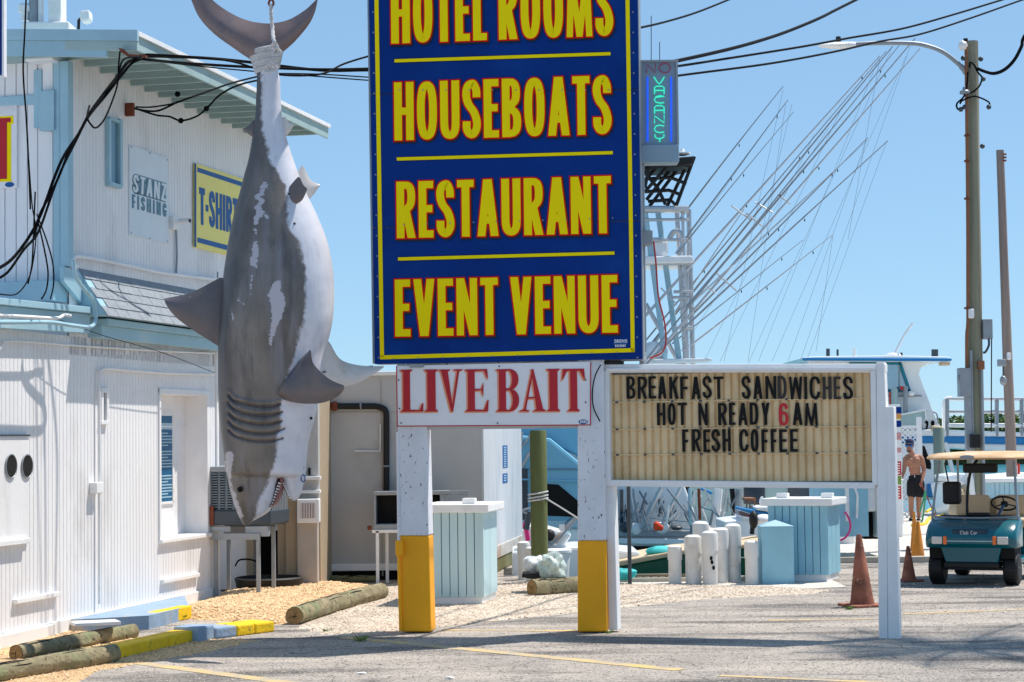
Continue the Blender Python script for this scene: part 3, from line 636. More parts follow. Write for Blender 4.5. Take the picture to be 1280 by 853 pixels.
# N sign and blue sign edge at far left
t=thing('red_letter_board','white board with a red and yellow letter on the left upper storey front','sign',FU.at(0,236,.04))
build('board',MB().rect(FU,-70,134,21,237,.02,.05),m_signw,t,bevel=.004)
for nm,mt,e,th in (('letter_edge',m_signy,.02,.003),('letter',m_lbred,0,.006)):
    mb=MB(); a0,a1,c0_,c1_=line_text(FU,'N',-45,149,9 if e==0 else 10,225,.05)
    put_glyph(mb,FU,'N',a0,c0_,a1-a0,c1_-c0_,.11,.05,.05,e,th,dx=.018 if e else 0,dy=-.01 if e else 0)
    s0=.03 if e==0 else .05
    mb.box(FU,a1-.17-e,a1+.045+e,.05,.05+th,c1_-.05-e,c1_+e)
    build(nm,mb,mt,t)
c=FU.at(12,231,.05); mb=MB()
mb.prism([c+FU.u*.055*math.cos(k*.39)+FU.up*.028*math.sin(k*.39) for k in range(16)],FU.n*.004); build('maker_badge',mb,m_tsb,t)
t=thing('blue_roadside_board','edge of a blue and white board at the top left corner','sign',at(-30,94,18.6))
f_=CF(18.6); build('board',MB().rect(f_,-120,-120,2,93,-.1,0),m_signb,t,bevel=.004); build('edge_strip',MB().rect(f_,2.4,-120,5,95,-.1,0),m_signw,t); q_=f_.at(-60,90,-.15); build('support_post',MB().cyl((q_.x,q_.y,0),(q_.x,q_.y,f_.at(-60,-120).z),.09,seg=14),m_galv,t,smooth=True)
# poster in recess
t=thing('blue_notice_poster','blue printed notice poster in the recess of the white wall','poster',WB.at(208,628,-.29))
p_=.0
build('poster_sheet',MB().rect(WB,200.6,520,216,627,-.298,-.29),m_post,t)
build('poster_frame',MB().rect(WB,216,519,218.3,629,-.298,-.28).rect(WB,200.6,516,218,520,-.298,-.28).rect(WB,200.6,627,218,630,-.298,-.28),m_white,t)
mb=MB().rect(WB,200.8,529,216,537,-.29,-.288)
for k in range(22):
    if k in (5,12,13): continue
    y=541+k*3.8; mb.rect(WB,201.3,y,(215 if k%4 else 210),y+1.5,-.29,-.2885)
build('printed_lines',mb,m_print,t)
# roof top: pipes, flood lamp
t=thing('roof_flue','white boxed flue with pipes on the roof of the white building','flue',at(57,44,23))
f_=CF(23)
build('flue_base',MB().rect(f_,26,27,86,41,-.6,0),m_white,t,bevel=.02); 
build('flue_box',MB().rect(f_,60,-80,76,28,-.35,-.05),m_white,t,bevel=.01)
for x,r_ in ((51,.035),(42,.055)): build('flue_pipe',MB().cyl(f_.at(x,28,-.2),f_.at(x,-80,-.2),r_,seg=14),m_galv if r_>.04 else m_white,t,smooth=True)
build('vent_cap',MB().lathe(f_.at(31,26,-.2),[(.05,0),(.05,.1),(.08,.1),(.08,.17),(.05,.2)],14),m_white,t,smooth=True)
t=thing('flood_lamp','small white flood lamp on a short bracket on the roof edge','lamp',at(99,40,23))
build('bracket',MB().cyl(f_.at(98,40,-.1),f_.at(98.5,25,-.1),.018,seg=8).cyl(f_.at(98.5,26,-.1),f_.at(102,22,-.1),.018,seg=8),m_blk,t)
build('lamp_head',MB().ppoly(f_,[(99,14),(111,12),(112,24),(106,27),(100,26)],-.2,0),m_white,t,bevel=.02); build('mount_plate',MB().rect(f_,90,40,107,42.5,-.2,0),m_white,t)

# ---------------- back wall, doorway, column, shed
t=thing('rear_annex','beige annex with a dark doorway and meter column behind the shark','building',at(330,738,27.2))
f_=CF(27.2)
build('annex_wall',MB().rect(f_,262,400,316,737,-.5,0),m_wall,t)
build('annex_wall',MB().rect(f_,366,480,400,737,-3,-.02),m_brown,t)
build('lintel',MB().rect(f_,306,400,372,655,-.5,-.01),m_taupe,t)
build('door_jamb',MB().rect(f_,308,650,317,737,-.05,.04),m_brown,t,bevel=.01)
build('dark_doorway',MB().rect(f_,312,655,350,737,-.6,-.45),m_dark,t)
build('open_door',MB().rect(f_,347,655,360,737,-.4,.06),m_brown,t,bevel=.01)
build('column',MB().rect(f_,356,430,371,737,-.4,.12),m_brown,t,bevel=.015)
build('column',MB().rect(f_,371,650,397,737,-.4,.2),m_taupe,t,bevel=.02)
build('column',MB().rect(f_,371,472,398,650,-.4,.16),m_shed,t,bevel=.02)
for y in (596,613): build('ledge',MB().rect(f_,370,y,400,y+4,.1,.27),m_white,t,bevel=.006)
v_=build('vent_box',MB().rect(f_,371,624,399,654,.16,.36),m_white,t,bevel=.015)
build('vent_grille',MB().rect(f_,376,629,394,648,.36,.365),m_rust,v_)
for k in range(9): build('grille_bar',MB().rect(f_,376.3+k*2.05,629,377.3+k*2.05,648,.365,.375),m_white,v_)
build('small_fitting',MB().rect(f_,385,585,388,594,.16,.2),m_dark,t)
mb=MB().lathe(at(336,738,26.7),[(.02,.0),(.42,.0),(.46,.16),(.43,.18),(.40,.12),(.02,.1)],20); tag(build('black_tub',mb,m_blk,smooth=True),'low round black tub on the gravel under the cooling unit','tub')
mb=MB().tube(smoothpath([at(294,708,26.9),at(300,700,26.9),at(318,701,26.9),at(330,712,26.9)],5),.012,6); tag(build('bent_black_pipe',mb,m_cable),'bent black hose against the white annex wall below the cooling unit','hose')

t=thing('grey_shed','low grey shed with a black drain pipe and a bright aluminium side','shed',at(500,722,28.9))
f_=CF(28.9)
cx=at(604,600,28.9).x; cA=V((cx,28.9,0)); fs=Fr(cA,(.62,5,0),(5,-.62,0))
zt=f_.pix(450,470)[1]
build('shed_front',MB().box(f_,at(398,600,28.9).x,cx,-5,0,.18,zt),m_shed,t)
build('shed_side',MB().box(fs,-.01,4.6,-.02,.012,.22,zt),m_shedl,t)
build('roof_cap',MB().box(f_,at(398,600,28.9).x-.05,cx+.05,-5,.05,zt,zt+.06),m_white,t,bevel=.01)
build('panel_joint',MB().rect(f_,476.5,474,478,720,.0,.006).rect(f_,400,515,498,516,.0,.006),m_taupe,t)
build('shed_skirting',MB().box(f_,at(398,600,28.9).x,cx,-.05,.05,.14,.24),m_white,t,bevel=.01)
build('foundation',MB().box(f_,at(398,600,28.9).x,cx,-4.9,-.03,0,.14),m_dark,t)
build('timber_sill',MB().box(fs,-1.7,3.5,-.3,.02,0,.21),m_gwood,t,bevel=.02)
build('side_skirt',MB().box(fs,.0,4.6,.013,.03,.22,.40),mat('rust_stained_skirt',(200,196,190),.7,.08,4,.3,30,dirt=(168,120,86),ds=2.5,dthr=.5),t)
pp=[f_.at(417,508,.05),f_.at(470,508,.05),f_.at(481,512,.05),f_.at(483,522,.05),f_.at(483,616,.05)]
build('drain_pipe',MB().tube([pp[0],pp[1]]+smoothpath([pp[1],pp[2],pp[3]],4)+[pp[4]],.045,12),m_blk,t,smooth=True)
c=f_.at(418,508,.05); build('pipe_cap',MB().ball(c,(.07,.06,.07)),m_rust,t,smooth=True)
for x,y in ((451,508),(483,583)): build('pipe_clamp',MB().ball(f_.at(x,y,.05),(.06,.06,.02) if x>460 else (.02,.06,.06)),m_galv,t)
build('white_pipe',MB().tube([f_.at(443,564,.03),f_.at(475,564,.03),f_.at(475.5,530,.03)],.012,8),m_white,t)
# blue sticker lettering on side wall: small plates
for (y0,y1) in ((557,585),(592,604)): build('blue_sticker',MB().rect(fs,628.5,y0,634.5,y1,.012,.016),m_tsb,t)
mb=MB()
for k in range(9):
    y=559+k*2.9
    mb.rect(fs,630,y,633,y+1.4,.016,.018)
for k in range(3): mb.rect(fs,630,594+k*3,633,595.4+k*3,.016,.018)
build('sticker_print',mb,m_print,t)

# ---------------- cooling unit on stand
fa=frm(at(265,742,25.6)-V((0,0,at(265,742,25.6).z)),(1,-.18,0)); fa=Fr(V((at(265,742,25.6).x,25.6,0)),fa.u,fa.n)
t=thing('cooling_unit','grey louvred evaporative cooling unit behind the snout of the shark','cooling unit',fa.at(300,658,0))
build('casing',MB().rect(fa,252.5,587,336,642,-.75,0),m_ac,t,bevel=.015)
build('top_cover',MB().rect(fa,251,583,337,590,-.78,.03),m_galv,t,bevel=.02)
build('drip_pan',MB().rect(fa,252,638,338,657,-.8,.05),m_dkmetal,t,bevel=.02)
build('pan_clip',MB().rect(fa,262,633,267,657,.05,.07),m_rust,t,bevel=.004)
for (x0,x1,dk) in ((253,263,m_dkmetal),(265,272,m_dark),(275,281,m_dark),(284,290,m_dark),(293,299,m_dark),(302,308,m_dark),(311,317,m_dark),(320,333,m_dark)):
    g_=build('grille_panel',MB().rect(fa,x0,591,x1,637,.0,.004),dk,t)
    n_=14
    for k in range(n_):
        y=592+k*3.2; build('louvre_slat',MB().rect(fa,x0,y,x1,y+1.5,.004,.022),m_galv if dk is m_dkmetal else m_ac,g_)
fb=Fr(fa.pt(fa.pix(337,600,0)[0],0,0),-fa.n,fa.u)
g_=build('side_grille',MB().box(fb,.02,.74,.0,.006,1.05,1.52),m_dkmetal,t)
for k in range(10): build('louvre_slat',MB().box(fb,.05+k*.07,.08+k*.07,.006,.02,1.05,1.52),m_galv,g_)
t=thing('steel_stand','weathered four legged metal stand carrying the cooling unit','stand',fa.at(300,742,0))
zt_=fa.pix(300,658,0)[1]
for (x,b) in ((270,0),(323,0),(286,-.7),(342,-.7)):
    a=fa.pix(x,700,b)[0]; build('leg',MB().box(fa,a-.024,a+.024,b-.024,b+.024,0,zt_-.1),m_galv,t,bevel=.004)
a0=fa.pix(266,700,0)[0]; a1=fa.pix(327,700,0)[0]; a2=fa.pix(282,700,-.7)[0]; a3=fa.pix(346,700,-.7)[0]
build('top_rail',MB().box(fa,a0-.02,a0+.25,-.05,.04,zt_-.07,zt_),m_galv,t,bevel=.004)
build('top_rail',MB().box(fa,a1-.2,a1+.1,-.05,.04,zt_-.13,zt_),m_galv,t,bevel=.004)
build('top_rail',MB().box(fa,a2,a3,-.75,-.65,zt_-.09,zt_),m_galv,t,bevel=.004)
build('cross_rail',MB().box(fa,a0,a1,.036,.07,.78,.86),m_galv,t,bevel=.004); build('cross_rail',MB().box(fa,a2,a3,-.66,-.63,.82,.92),m_galv,t,bevel=.004)
build('foot_rail',MB().box(fa,a0+.05,a2+.15,-.5,-.42,.0,.06),m_galv,t,bevel=.004)
# ---------------- box on legs behind the left sign post
fx_=CF(27.9)
t=thing('metal_cabinet','open grey metal cabinet with a dark inside behind the left sign post','cabinet',fx_.at(520,662,0))
build('cabinet_shell',MB().rect(fx_,467,615,560,619,-.7,0).rect(fx_,467,655,560,662,-.7,0).rect(fx_,467,618,470,656,-.7,0).rect(fx_,550,618,560,656,-.7,0).rect(fx_,468,617,559,660,-.75,-.7),m_galv,t,bevel=.01)
build('fan_core',MB().rect(fx_,471,620,548,655,-.6,-.25),m_dark,t); build('front_frame',MB().rect(fx_,467,614,586,618,-.02,.03).rect(fx_,557,618,586,628,-.02,.02),m_galv,t,bevel=.004)
build('side_knob',MB().ball(fx_.at(462,660,.0),.035),m_rust,t,smooth=True)
t=thing('cabinet_stand','thin white legged stand under the open metal cabinet','stand',fx_.at(500,722,0))
for x,b in ((472,0),(484,-.5),(545,0),(556,-.5)): 
    a=fx_.pix(x,700,b)[0]; build('leg',MB().box(fx_,a-.022,a+.022,b-.02,b+.02,.0,fx_.pix(x,664,b)[1]),m_white,t)
build('stand_top',MB().rect(fx_,465,662,560,666,-.6,.02),m_white,t,bevel=.004)

# ================================================================ BIG SIGN ON POSTS
SP=V((-1.05,21.2,0)); su=V((1.89,-.23,0)); FS=frm(SP,su)          # plane of the posts
assert FS.n.y<0
t=thing('roadside_sign','tall navy sign listing hotel rooms, houseboats, restaurant and event venue on white and yellow posts','sign',FS.pt(.95,0,0))
def spx(y,xt,xb): return xt+(xb-xt)*y/455      # left/right edges lean as in the place
L_=lambda y: spx(y,461,468.5); Rr_=lambda y: spx(y,797,803)
seams=[(-96,-103),(-8,-14),(118,112),(285,276),(456,449.5)]
for i in range(4):
    (l0,r0),(l1,r1)=seams[i],seams[i+1]; g_=.5
    j=.0 if i%2 else .003
    build('panel',MB().ppoly(FS,[(L_(l0),l0+g_),(Rr_(r0),r0+g_),(Rr_(r1),r1-g_),(L_(l1),l1-g_)],.16,.185+j),m_signb,t,bevel=.002)
build('cabinet_frame',MB().ppoly(FS,[(L_(-97)-2,-97),(Rr_(-104)+1,-104),(Rr_(448)+2,449),(L_(455)-3,455)],-.22,.155),m_galv,t,bevel=.01)
Bz=.195
def strip(p,w_,b0=.18,b1=Bz):
    (x0,y0),(x1,y1)=p; d=V((x1-x0,y1-y0)).normalized(); q=V((-d.y,d.x))*w_/2
    return MB().ppoly(FS,[(x0-q.x,y0-q.y),(x1-q.x,y1-q.y),(x1+q.x,y1+q.y),(x0+q.x,y0+q.y)],b0,b1)
build('border_line',strip(((469.2,-80),(477.5,447)),5),m_signy,t); build('border_line',strip(((783,-87),(791,440)),5),m_signy,t); build('border_line',strip(((475,447),(793.4,437.8)),5),m_signy,t)
for p in (((493,76.3),(763,67.3)),((496,199),(766,191)),((497.5,324),(768,316.5))):
    build('rule_edge',strip(p,5.4,.18,.192),m_black,t); m=strip(p,4); 
    build('rule_line',m,m_signy,t)
lines=[('HOTEL ROOMS',(489,-26,766,50)),('HOUSEBOATS',(493,99,764,172)),('RESTAURANT',(496,224,764,295)),('EVENT VENUE',(494,347,772,418.5))]
gw=dict(GW); gw[' ']=.28
for tx,px in lines:
    for nm,mt,e,th,dx,dy in (('letter_shadow',m_black,.016,.008,.012,-.018),('letter_outline',m_signr,.014,.011,0,0),('letter_face',m_signy,.0,.014,0,0)):
        wtext(FS,tx,px,.188,.082,.076,mt,t,.036,e,th,dx=dx,dy=dy,name=nm,gw=gw)
mb=MB()
for i in range(19):
    y=-10+i*25.4
    for x in (L_(y)+5,Rr_(y)-6):
        if y<448: c=FS.at(x,y,.188); mb.cyl(c,c+FS.n*.006,.009,seg=6)
for i in range(10):
    for y,x in ((449-i*.9,492+i*31),(113,500+i*29),(281-i*.9,505+i*29),(-2,500+i*28)):
        c=FS.at(x,y,.188); mb.cyl(c,c+FS.n*.022,.0075,seg=6)
struct(build('screw_heads',mb,m_galv,t),'stuff')
c=FS.at(775.5,429,.188); b_=build('maker_badge',MB().prism([c+FS.u*.075*math.cos(k*.3927)+FS.up*.04*math.sin(k*.3927) for k in range(16)],FS.n*.003),m_tsb,t)
wtext(FS,'SIGNS',(768,424.5,784,428.5),.191,.006,.006,m_signw,t,.006,name='badge_lettering'); wtext(FS,'DESIGNS',(769,431,782,434),.191,.005,.005,m_signw,t,.005,name='badge_lettering')
# posts
def post(x0,x1,x0b,x1b,yt,yb,ysplit,par,b0=-.15,b1=.15):
    f=lambda x,y: FS.at(x,y,b1)
    def seg_(ya,yb_):
        k=lambda xt,xb,y: xt+(xb-xt)*(y-540)/245
        return MB().ppoly(FS,[(k(x0,x0b,ya),ya),(k(x1,x1b,ya),ya),(k(x1,x1b,yb_),yb_),(k(x0,x0b,yb_),yb_)],b0,b1)
    build('post',seg_(yt,ysplit),m_peel,par,bevel=.015); build('painted_foot',seg_(ysplit+.2,yb),m_yel,par,bevel=.015)
post(497.5,533,502,539,440,790,670,t); post(722,756,722,759,440,790,676,t)
build('electric_box',MB().rect(FS,494,676,503.5,695,.15,.24),m_yel,t,bevel=.01)
build('painted_pipe',MB().tube([FS.at(498.5,694,.17),FS.at(501,789,.17)],.018,8),m_yel,t,smooth=True)
build('painted_pipe',MB().tube([FS.at(497,540,.14),FS.at(498.5,677,.17)],.015,8),m_peel,t,smooth=True)
build('cross_beam',MB().rect(FS,500,532.5,722,536.5,-.08,.1),m_shed,t); build('rear_beam',MB().rect(FS,496,453,744,474,-.12,.05),m_peel,t)
# LIVE BAIT board
lb=thing('bait_sign','white board with red serif letters LIVE BAIT under the navy sign','sign',FS.at(617,533,.17))
build('board',MB().ppoly(FS,[(495,457.5),(739,452),(738.5,532),(496,533.5)],.152,.172),m_signw,lb,bevel=.003)
for p in (((495.6,458),(496.6,533)),((738.3,453),(738,532)),((496,533),(738.4,531.4))): build('red_edge',strip(p,1.3,.173,.176),m_lbred,lb)
def serif(ch,w):
    s=.165; th=.035; e=.055
    def st(x0,x1,top=True,bot=True):
        o=[('q',[(x0,0),(x1,0),(x1,1),(x0,1)])]
        if bot: o.append(('q',[(x0-e,0),(x1+e,0),(x1+e,.018),(x1,.06),(x0,.06),(x0-e,.018)]))
        if top: o.append(('q',[(x0-e,1),(x0-e,.982),(x0,.94),(x1,.94),(x1+e,.982),(x1+e,1)]))
        return o
    if ch=='I': return st(e,w-e)
    if ch=='L': return st(e,e+s)+[('q',[(e,0),(w,0),(w,th),(e,th*1.6)]),('q',[(w-.10,0),(w-.01,0),(w,.20),(w-.03,.18)])]
    if ch=='E': return st(e,e+s)+[('q',[(e,0),(w-.02,0),(w-.01,th),(e,th*1.6)]),('q',[(w-.12,0),(w-.02,0),(w,.27),(w-.03,.25)]),('q',[(e,1-th*1.4),(w-.03,1-th),(w-.03,1),(e,1)]),('q',[(w-.12,1),(w-.03,1),(w-.01,.78),(w-.04,.8)]),('q',[(e+s-.02,.49),(w-.16,.5),(w-.16,.53),(e+s-.02,.54)]),('q',[(w-.18,.51),(w-.13,.37),(w-.12,.67)])]
    if ch=='T': x=w/2-s/2; return st(x,x+s,False)+[('q',[(.02,1-th*1.4),(w-.02,1-th*1.4),(w-.02,1),(.02,1)]),('q',[(0,.74),(.03,.76),(.13,1-th),(.02,1)]),('q',[(w-.03,.76),(w,.74),(w-.02,1),(w-.13,1-th)])]
    if ch=='V': return [('q',[(w*.55-.03,0),(w*.55+.02,0),(s+.04,1),(.04,1)]),('q',[(w*.55-.02,.04),(w*.55+.02,0),(w-.07,1),(w-.12,1)]),('q',[(0,1),(0,.982),(.06,.95),(s+.03,.95),(s+.1,.982),(s+.1,1)]),('q',[(w-.2,1),(w-.2,.98),(w-.12,.96),(w-.06,.96),(w,.98),(w,1)])]
    if ch=='A': return [('q',[(w-s-.05,0),(w-.05,0),(w*.5+.02,1),(w*.5-.03,.98)]),('q',[(.08,0),(.13,0),(w*.5+.02,.94),(w*.5-.01,1)]),('q',[(0,0),(.22,0),(.22,.018),(.13,.05),(.07,.05),(0,.018)]),('q',[(w-s-.12,0),(w,0),(w,.018),(w-.05,.05),(w-s-.05,.05),(w-s-.12,.018)]),('q',[(w*.24,.3),(w*.7,.3),(w*.7,.34),(w*.24,.34)])]
    if ch=='B': return st(e,e+s)+[('v',[(e+s-.02,.98),(w*.55,.985)]+arc(w*.55,.755,w*.45-.085,.23,80,-80,10,2.1)+[(e+s-.02,.53)]),('v',[(e+s-.02,.515),(w*.55,.515)]+arc(w*.55,.265,w*.45-.075,.25,80,-80,10,2.1)+[(w*.5,.018),(e+s-.02,.018)])]
    return []
def put_serif(mb,fr,ch,a0,c0,W_,H_,b,e,th,dx,dy):
    k=0
    for kind,pts in serif(ch,W_/H_):
        z=b+th+k*.0003; k+=1; P=lambda q,zz: fr.pt(a0+dx+q.x*H_,zz,c0+dy+q.y*H_)
        if kind=='q': mb.prism([P(q,b) for q in inflate(pts,e/H_)],fr.n*(z-b))
        else:
            Lf,Rg=stroke(pts,.15,.035,e/H_,False); n=len(Lf)
            mb.add([P(q,z) for q in Lf]+[P(q,z) for q in Rg]+[P(q,b) for q in Lf]+[P(q,b) for q in Rg],[f for i in range(n-1) for f in ((i,i+1,n+i+1,n+i),(2*n+i,2*n+i+1,i+1,i),(n+i,n+i+1,3*n+i+1,3*n+i))])
spans=[('L',218,317),('I',325,382),('V',388,492),('E',505,607),('B',643,742),('A',746,860),('I',867,924),('T',934,1036)]
for nm,mt,e,th,dx,dy in (('letter_edge',m_lbor,.006,.003,-.012,-.008),('letter',m_lbred,0,.006,0,0)):
    for ch,x0,x1 in spans:
        x0=440+x0/3.553; x1=440+x1/3.553; k=(x0-500)/230; y0=462.2-k*1.2; y1=514.8-k*.8
        a0,a1,c0_,c1_=line_text(FS,ch,x0,y0,x1,y1,.172); mb=MB(); put_serif(mb,FS,ch,a0,c0_,a1-a0,c1_-c0_,.173,e,th,dx,dy); build(nm,mb,mt,lb,recalc=True)
for x,y in ((498.5,475.5),(499.5,511),(501.5,529),(622,529),(732,503),(732,475),(624,458)):
    c=FS.at(x,y,.172); build('screw',MB().cyl(c,c+FS.n*.006,.009,seg=8),m_dkmetal,lb)
c=FS.at(729,527.5,.172); build('maker_badge',MB().prism([c+FS.u*.05*math.cos(k*.3927)+FS.up*.026*math.sin(k*.3927) for k in range(16)],FS.n*.003),m_tsb,lb)
wtext(FS,'SIGNS',(725,525.5,733.5,529),.176,.005,.006,m_signw,lb,.004,name='badge_lettering')
build('metal_tab',MB().rect(FS,512,455,529,459.5,.17,.2),m_galv,lb)
tag(build('dangling_cable',MB().tube(smoothpath([FS.at(x,y,.2) for x,y in ((751,456),(744,470),(740.5,490),(742,510),(750,527))],5),.007,6),m_cable,smooth=True),'thin black cable looping beside the right end of the LIVE BAIT board','cable')

# ================================================================ LETTER BOARD
q0=gr(765,790); q1=at(1110,600,20.0); FMk=frm((q0.x,q0.y,0),(q1.x-q0.x,q1.y-q0.y,0))
t=thing('letter_board','cream changeable letter board in a white frame advertising breakfast sandwiches','sign',FMk.pt(1.4,0,0))
def mp(pts,b0,b1): return MB().ppoly(FMk,pts,b0,b1)
build('frame_top',mp([(755,455.5),(1106,455),(1106,466),(755,466)],-.12,.07),m_white,t,bevel=.01)
build('frame_top_lip',mp([(757,460.5),(1094,459.5),(1094,463),(757,464)],.07,.1),m_white,t,bevel=.004)
build('frame_bottom',mp([(756,600),(1094,603.5),(1094,611),(756,608)],-.12,.08),m_white,t,bevel=.01)
build('frame_side',mp([(752.5,463),(761,463),(763,605),(755,605)],-.12,.085),m_white,t,bevel=.01)
build('frame_side',mp([(1087.5,463),(1094.5,463),(1096.5,607),(1090,607)],-.12,.085),m_white,t,bevel=.01)
build('backing',mp([(757,462),(1092,462),(1093,606),(758,603)],-.14,-.05),m_galv,t)
px0,px1=FMk.pix(758,530,0)[0],FMk.pix(1091,530,0)[0]
zr_=[FMk.pix(925,y,0)[1] for y in (465,500.5,535,567.5,602.5)]
for i in range(4):
    mb=MB(); n=33; pr=[]; wv=(px1-px0)/n
    for k in range(n):
        a=px0+k*wv; pr+=[(a,-.015),(a+wv*.16,-.002),(a+wv*.72,-.002),(a+wv*.88,-.026)]
    pr.append((px1,-.015)); m=len(pr)
    mb.add([FMk.pt(x,y,zr_[i+1]+.004) for x,y in pr]+[FMk.pt(x,y,zr_[i]-.004) for x,y in pr],[(j,j+1,m+j+1,m+j) for j in range(m-1)])
    build('ribbed_panel',mb,m_mpanel,t,recalc=False)
    if i: 
        rl=build('letter_rail',MB().box(FMk,px0,px1,-.03,.012,zr_[i]-.007,zr_[i]+.005),m_mpanel,t)
        s_=MB()
        for k in range(10): c=FMk.pt(px0+.12+k*.3,.012,zr_[i]); s_.box(Fr(c,FMk.u,FMk.n),-.014,.014,0,.006,-.01,.01)
        build('rail_clips',s_,m_dkmetal,rl)
rows_=[('BREAKFAST',[(175,220),(232,280),(287,325),(335,378),(392,440),(448,488),(505,550),(562,607),(618,668)],470.6,498.6),
 ('SANDWICHES',[(760,805),(818,865),(880,935),(942,988),(1000,1068),(1078,1092),(1104,1160),(1170,1216),(1226,1262),(1275,1324)],470.6,499),
 ('HOT',[(330,373),(385,425),(435,482)],503.8,531.6),('N',[(540,588)],503.8,531.6),('READY',[(640,685),(695,728),(742,790),(800,845),(860,902)],503.8,531.8),('6AM',[(948,997),(1018,1068),(1080,1146)],503.8,532),
 ('FRESH',[(458,490),(508,552),(565,600),(607,650),(662,705)],537,565),('COFFEE',[(748,795),(805,845),(860,893),(907,937),(950,990),(1005,1045)],537,565.3)]
for word,sp,y0,y1 in rows_:
    for i,(ch,(x0,x1)) in enumerate(zip(word,sp)):
        x0=740+x0/4.06; x1=740+x1/4.06; dy=rnd.uniform(-.5,.5)
        a0,a1,c0_,c1_=line_text(FMk,ch,x0,y0+dy,x1,y1+dy,.014); mb=MB(); put_glyph(mb,FMk,ch,a0,c0_,a1-a0,c1_-c0_,.031,.027,.014,0,.006)
        br=ch=='6'; fade=word=='SANDWICHES' and ch in 'DHE'
        o=build('letter',mb,m_mred if br else (m_mlet2 if fade else m_mlet),t,label='red numeral 6' if br else None)
build('support_post',MB().ppoly(FMk,[(1095,453),(1105,453),(1107.5,512),(1109.5,800),(1098.5,800)],-.1,.075),m_white,t,bevel=.008)
build('support_post',MB().ppoly(FMk,[(1107,508.5),(1117,508.5),(1124.5,800),(1110,800)],-.1,.07),m_white,t,bevel=.008)
build('support_post',MB().ppoly(FMk,[(757,606),(767,606),(772,788),(761,788)],-.1,.04),m_white,t,bevel=.008)
build('hinge_bracket',MB().rect(FMk,741,447,804,451.5,-.1,.05),m_galv,t,bevel=.006)
build('lock_plate',MB().rect(FMk,750,451,775,455.5,-.08,.08),m_blk,t,bevel=.006)

# ================================================================ VACANCY BOX
fv=CF(20.95)
t=thing('vacancy_sign','small grey neon box reading NO VACANCY beside the top of the navy sign','sign',fv.at(825,202))
build('case',MB().rect(fv,801,75,848,203,-.28,0),m_neonbox,t,bevel=.01)
build('rim',MB().rect(fv,801,75,848,77.5,0,.03).rect(fv,801,77.5,803.5,181,0,.03).rect(fv,845.5,77.5,848,181,0,.03),m_galv,t)
build('lower_box',MB().rect(fv,801,181,848.5,203,.0,.05),m_neonbox,t,bevel=.006)
s1=lambda x,y: fv.at(790+x/3.412,40+y/3.412,.035)
def neon(nm,polys,m,r=.0065):
    mb=MB()
    for p in polys: mb.tube([s1(x,y) for x,y in p],r,6)
    return build(nm,mb,m,t,smooth=True)
neon('neon_tube_no',[[(62,175),(62,137),(100,175),(100,135)]]+[[(140+24*math.cos(k*.35),154+20*math.sin(k*.35)) for k in range(19)]],m_neonr)
for x in (66,167): neon('neon_bar',[[(x,192),(x,468)]],m_neonb,.011)
def arcp(cx,cy,rx,ry,a,b): return [(cx+rx*math.cos(R(a+(b-a)*k/8)),cy-ry*math.sin(R(a+(b-a)*k/8))) for k in range(9)]
neon('neon_tube_vacancy',[[(93,192),(108,215),(116,222),(124,215),(138,192)],[(96,265)]+[(96,238),(104,232),(128,232),(137,238),(137,265)],[(96,250),(137,250)],
 arcp(120,288,22,17,150,20)[::-1][-1:]+[(137,275),(120,272),(102,277),(95,289),(102,300),(120,304),(137,302)],[(96,350),(96,322),(104,315),(128,315),(137,322),(137,350)],[(96,335),(137,335)],
 [(96,390),(96,358),(137,388),(137,356)],[(137,402),(118,398),(102,402),(95,414),(102,426),(120,430),(137,427)],[(98,437),(98,448),(108,455),(124,455),(136,448),(136,437)],[(118,455),(118,470)]],m_neong,.0075)
build('hanger',MB().rect(fv,797,60,802,470,-.2,-.1),m_galv,t)
tag(build('conduit_pipe',MB().tube([fv.at(803,200,-.05),fv.at(806,440,-.05)],.02,8),m_galv,smooth=True),'thin grey pipe running down the right edge of the navy sign','pipe')
tag(build('junction_box',MB().rect(fv,802,288,816,306,-.1,.08),m_galv,bevel=.008),'small grey junction box at the right edge of the navy sign','electric box')
tag(build('red_cable',MB().tube(smoothpath([fv.at(x,y,.05) for x,y in ((817,302),(820,330),(823,370),(831,405),(832,430),(826,442),(812,448))],5),.009,6),mat('red_cable_sheath',(170,50,44),.5),smooth=True),'red cable hanging from the junction box beside the navy sign','cable')

# ================================================================ SHARK
Ys=19.8
def sa(x,y,b=0): return at(x,y,Ys+b)
def pxof(P):
    v=V((P.x,Ys,P.z))-CO; k=FP/v.dot(cf); return 640+v.dot(cr)*k,426.5-v.dot(cu)*k
def interp(tab,y):
    if y<=tab[0][0]: return tab[0][1]
    for (a,b),(c,d) in zip(tab,tab[1:]):
        if y<=c: 
            return b+(d-b)*(y-a)/(c-a)
    return tab[-1][1]
prof=[(55,314,352,.5),(70,316,350,.62),(85,320,347,.75),(100,321,350,.8),(125,320,351,.82),(150,318.5,353,.85),(175,315,359,.86),(200,310.5,367,.86),(220,305,374,.85),(240,300,382,.84),(260,294.5,392,.83),(280,290,401,.83),(300,286,408.5,.82),(320,283,413.5,.82),(340,280,416.5,.82),(360,278,417.8,.82),(380,276,417.5,.82),(400,274.5,416,.82),(420,273.5,412,.82),(440,273,406.5,.82),(460,273,403.5,.82),(480,273,401,.81),(500,273.5,398,.8),(520,274.2,394.5,.78),(540,276,389,.76),(560,278.7,384,.74),(580,281.5,382.5,.72),(593,284,381,.66),(597,287,379.5,.34)]
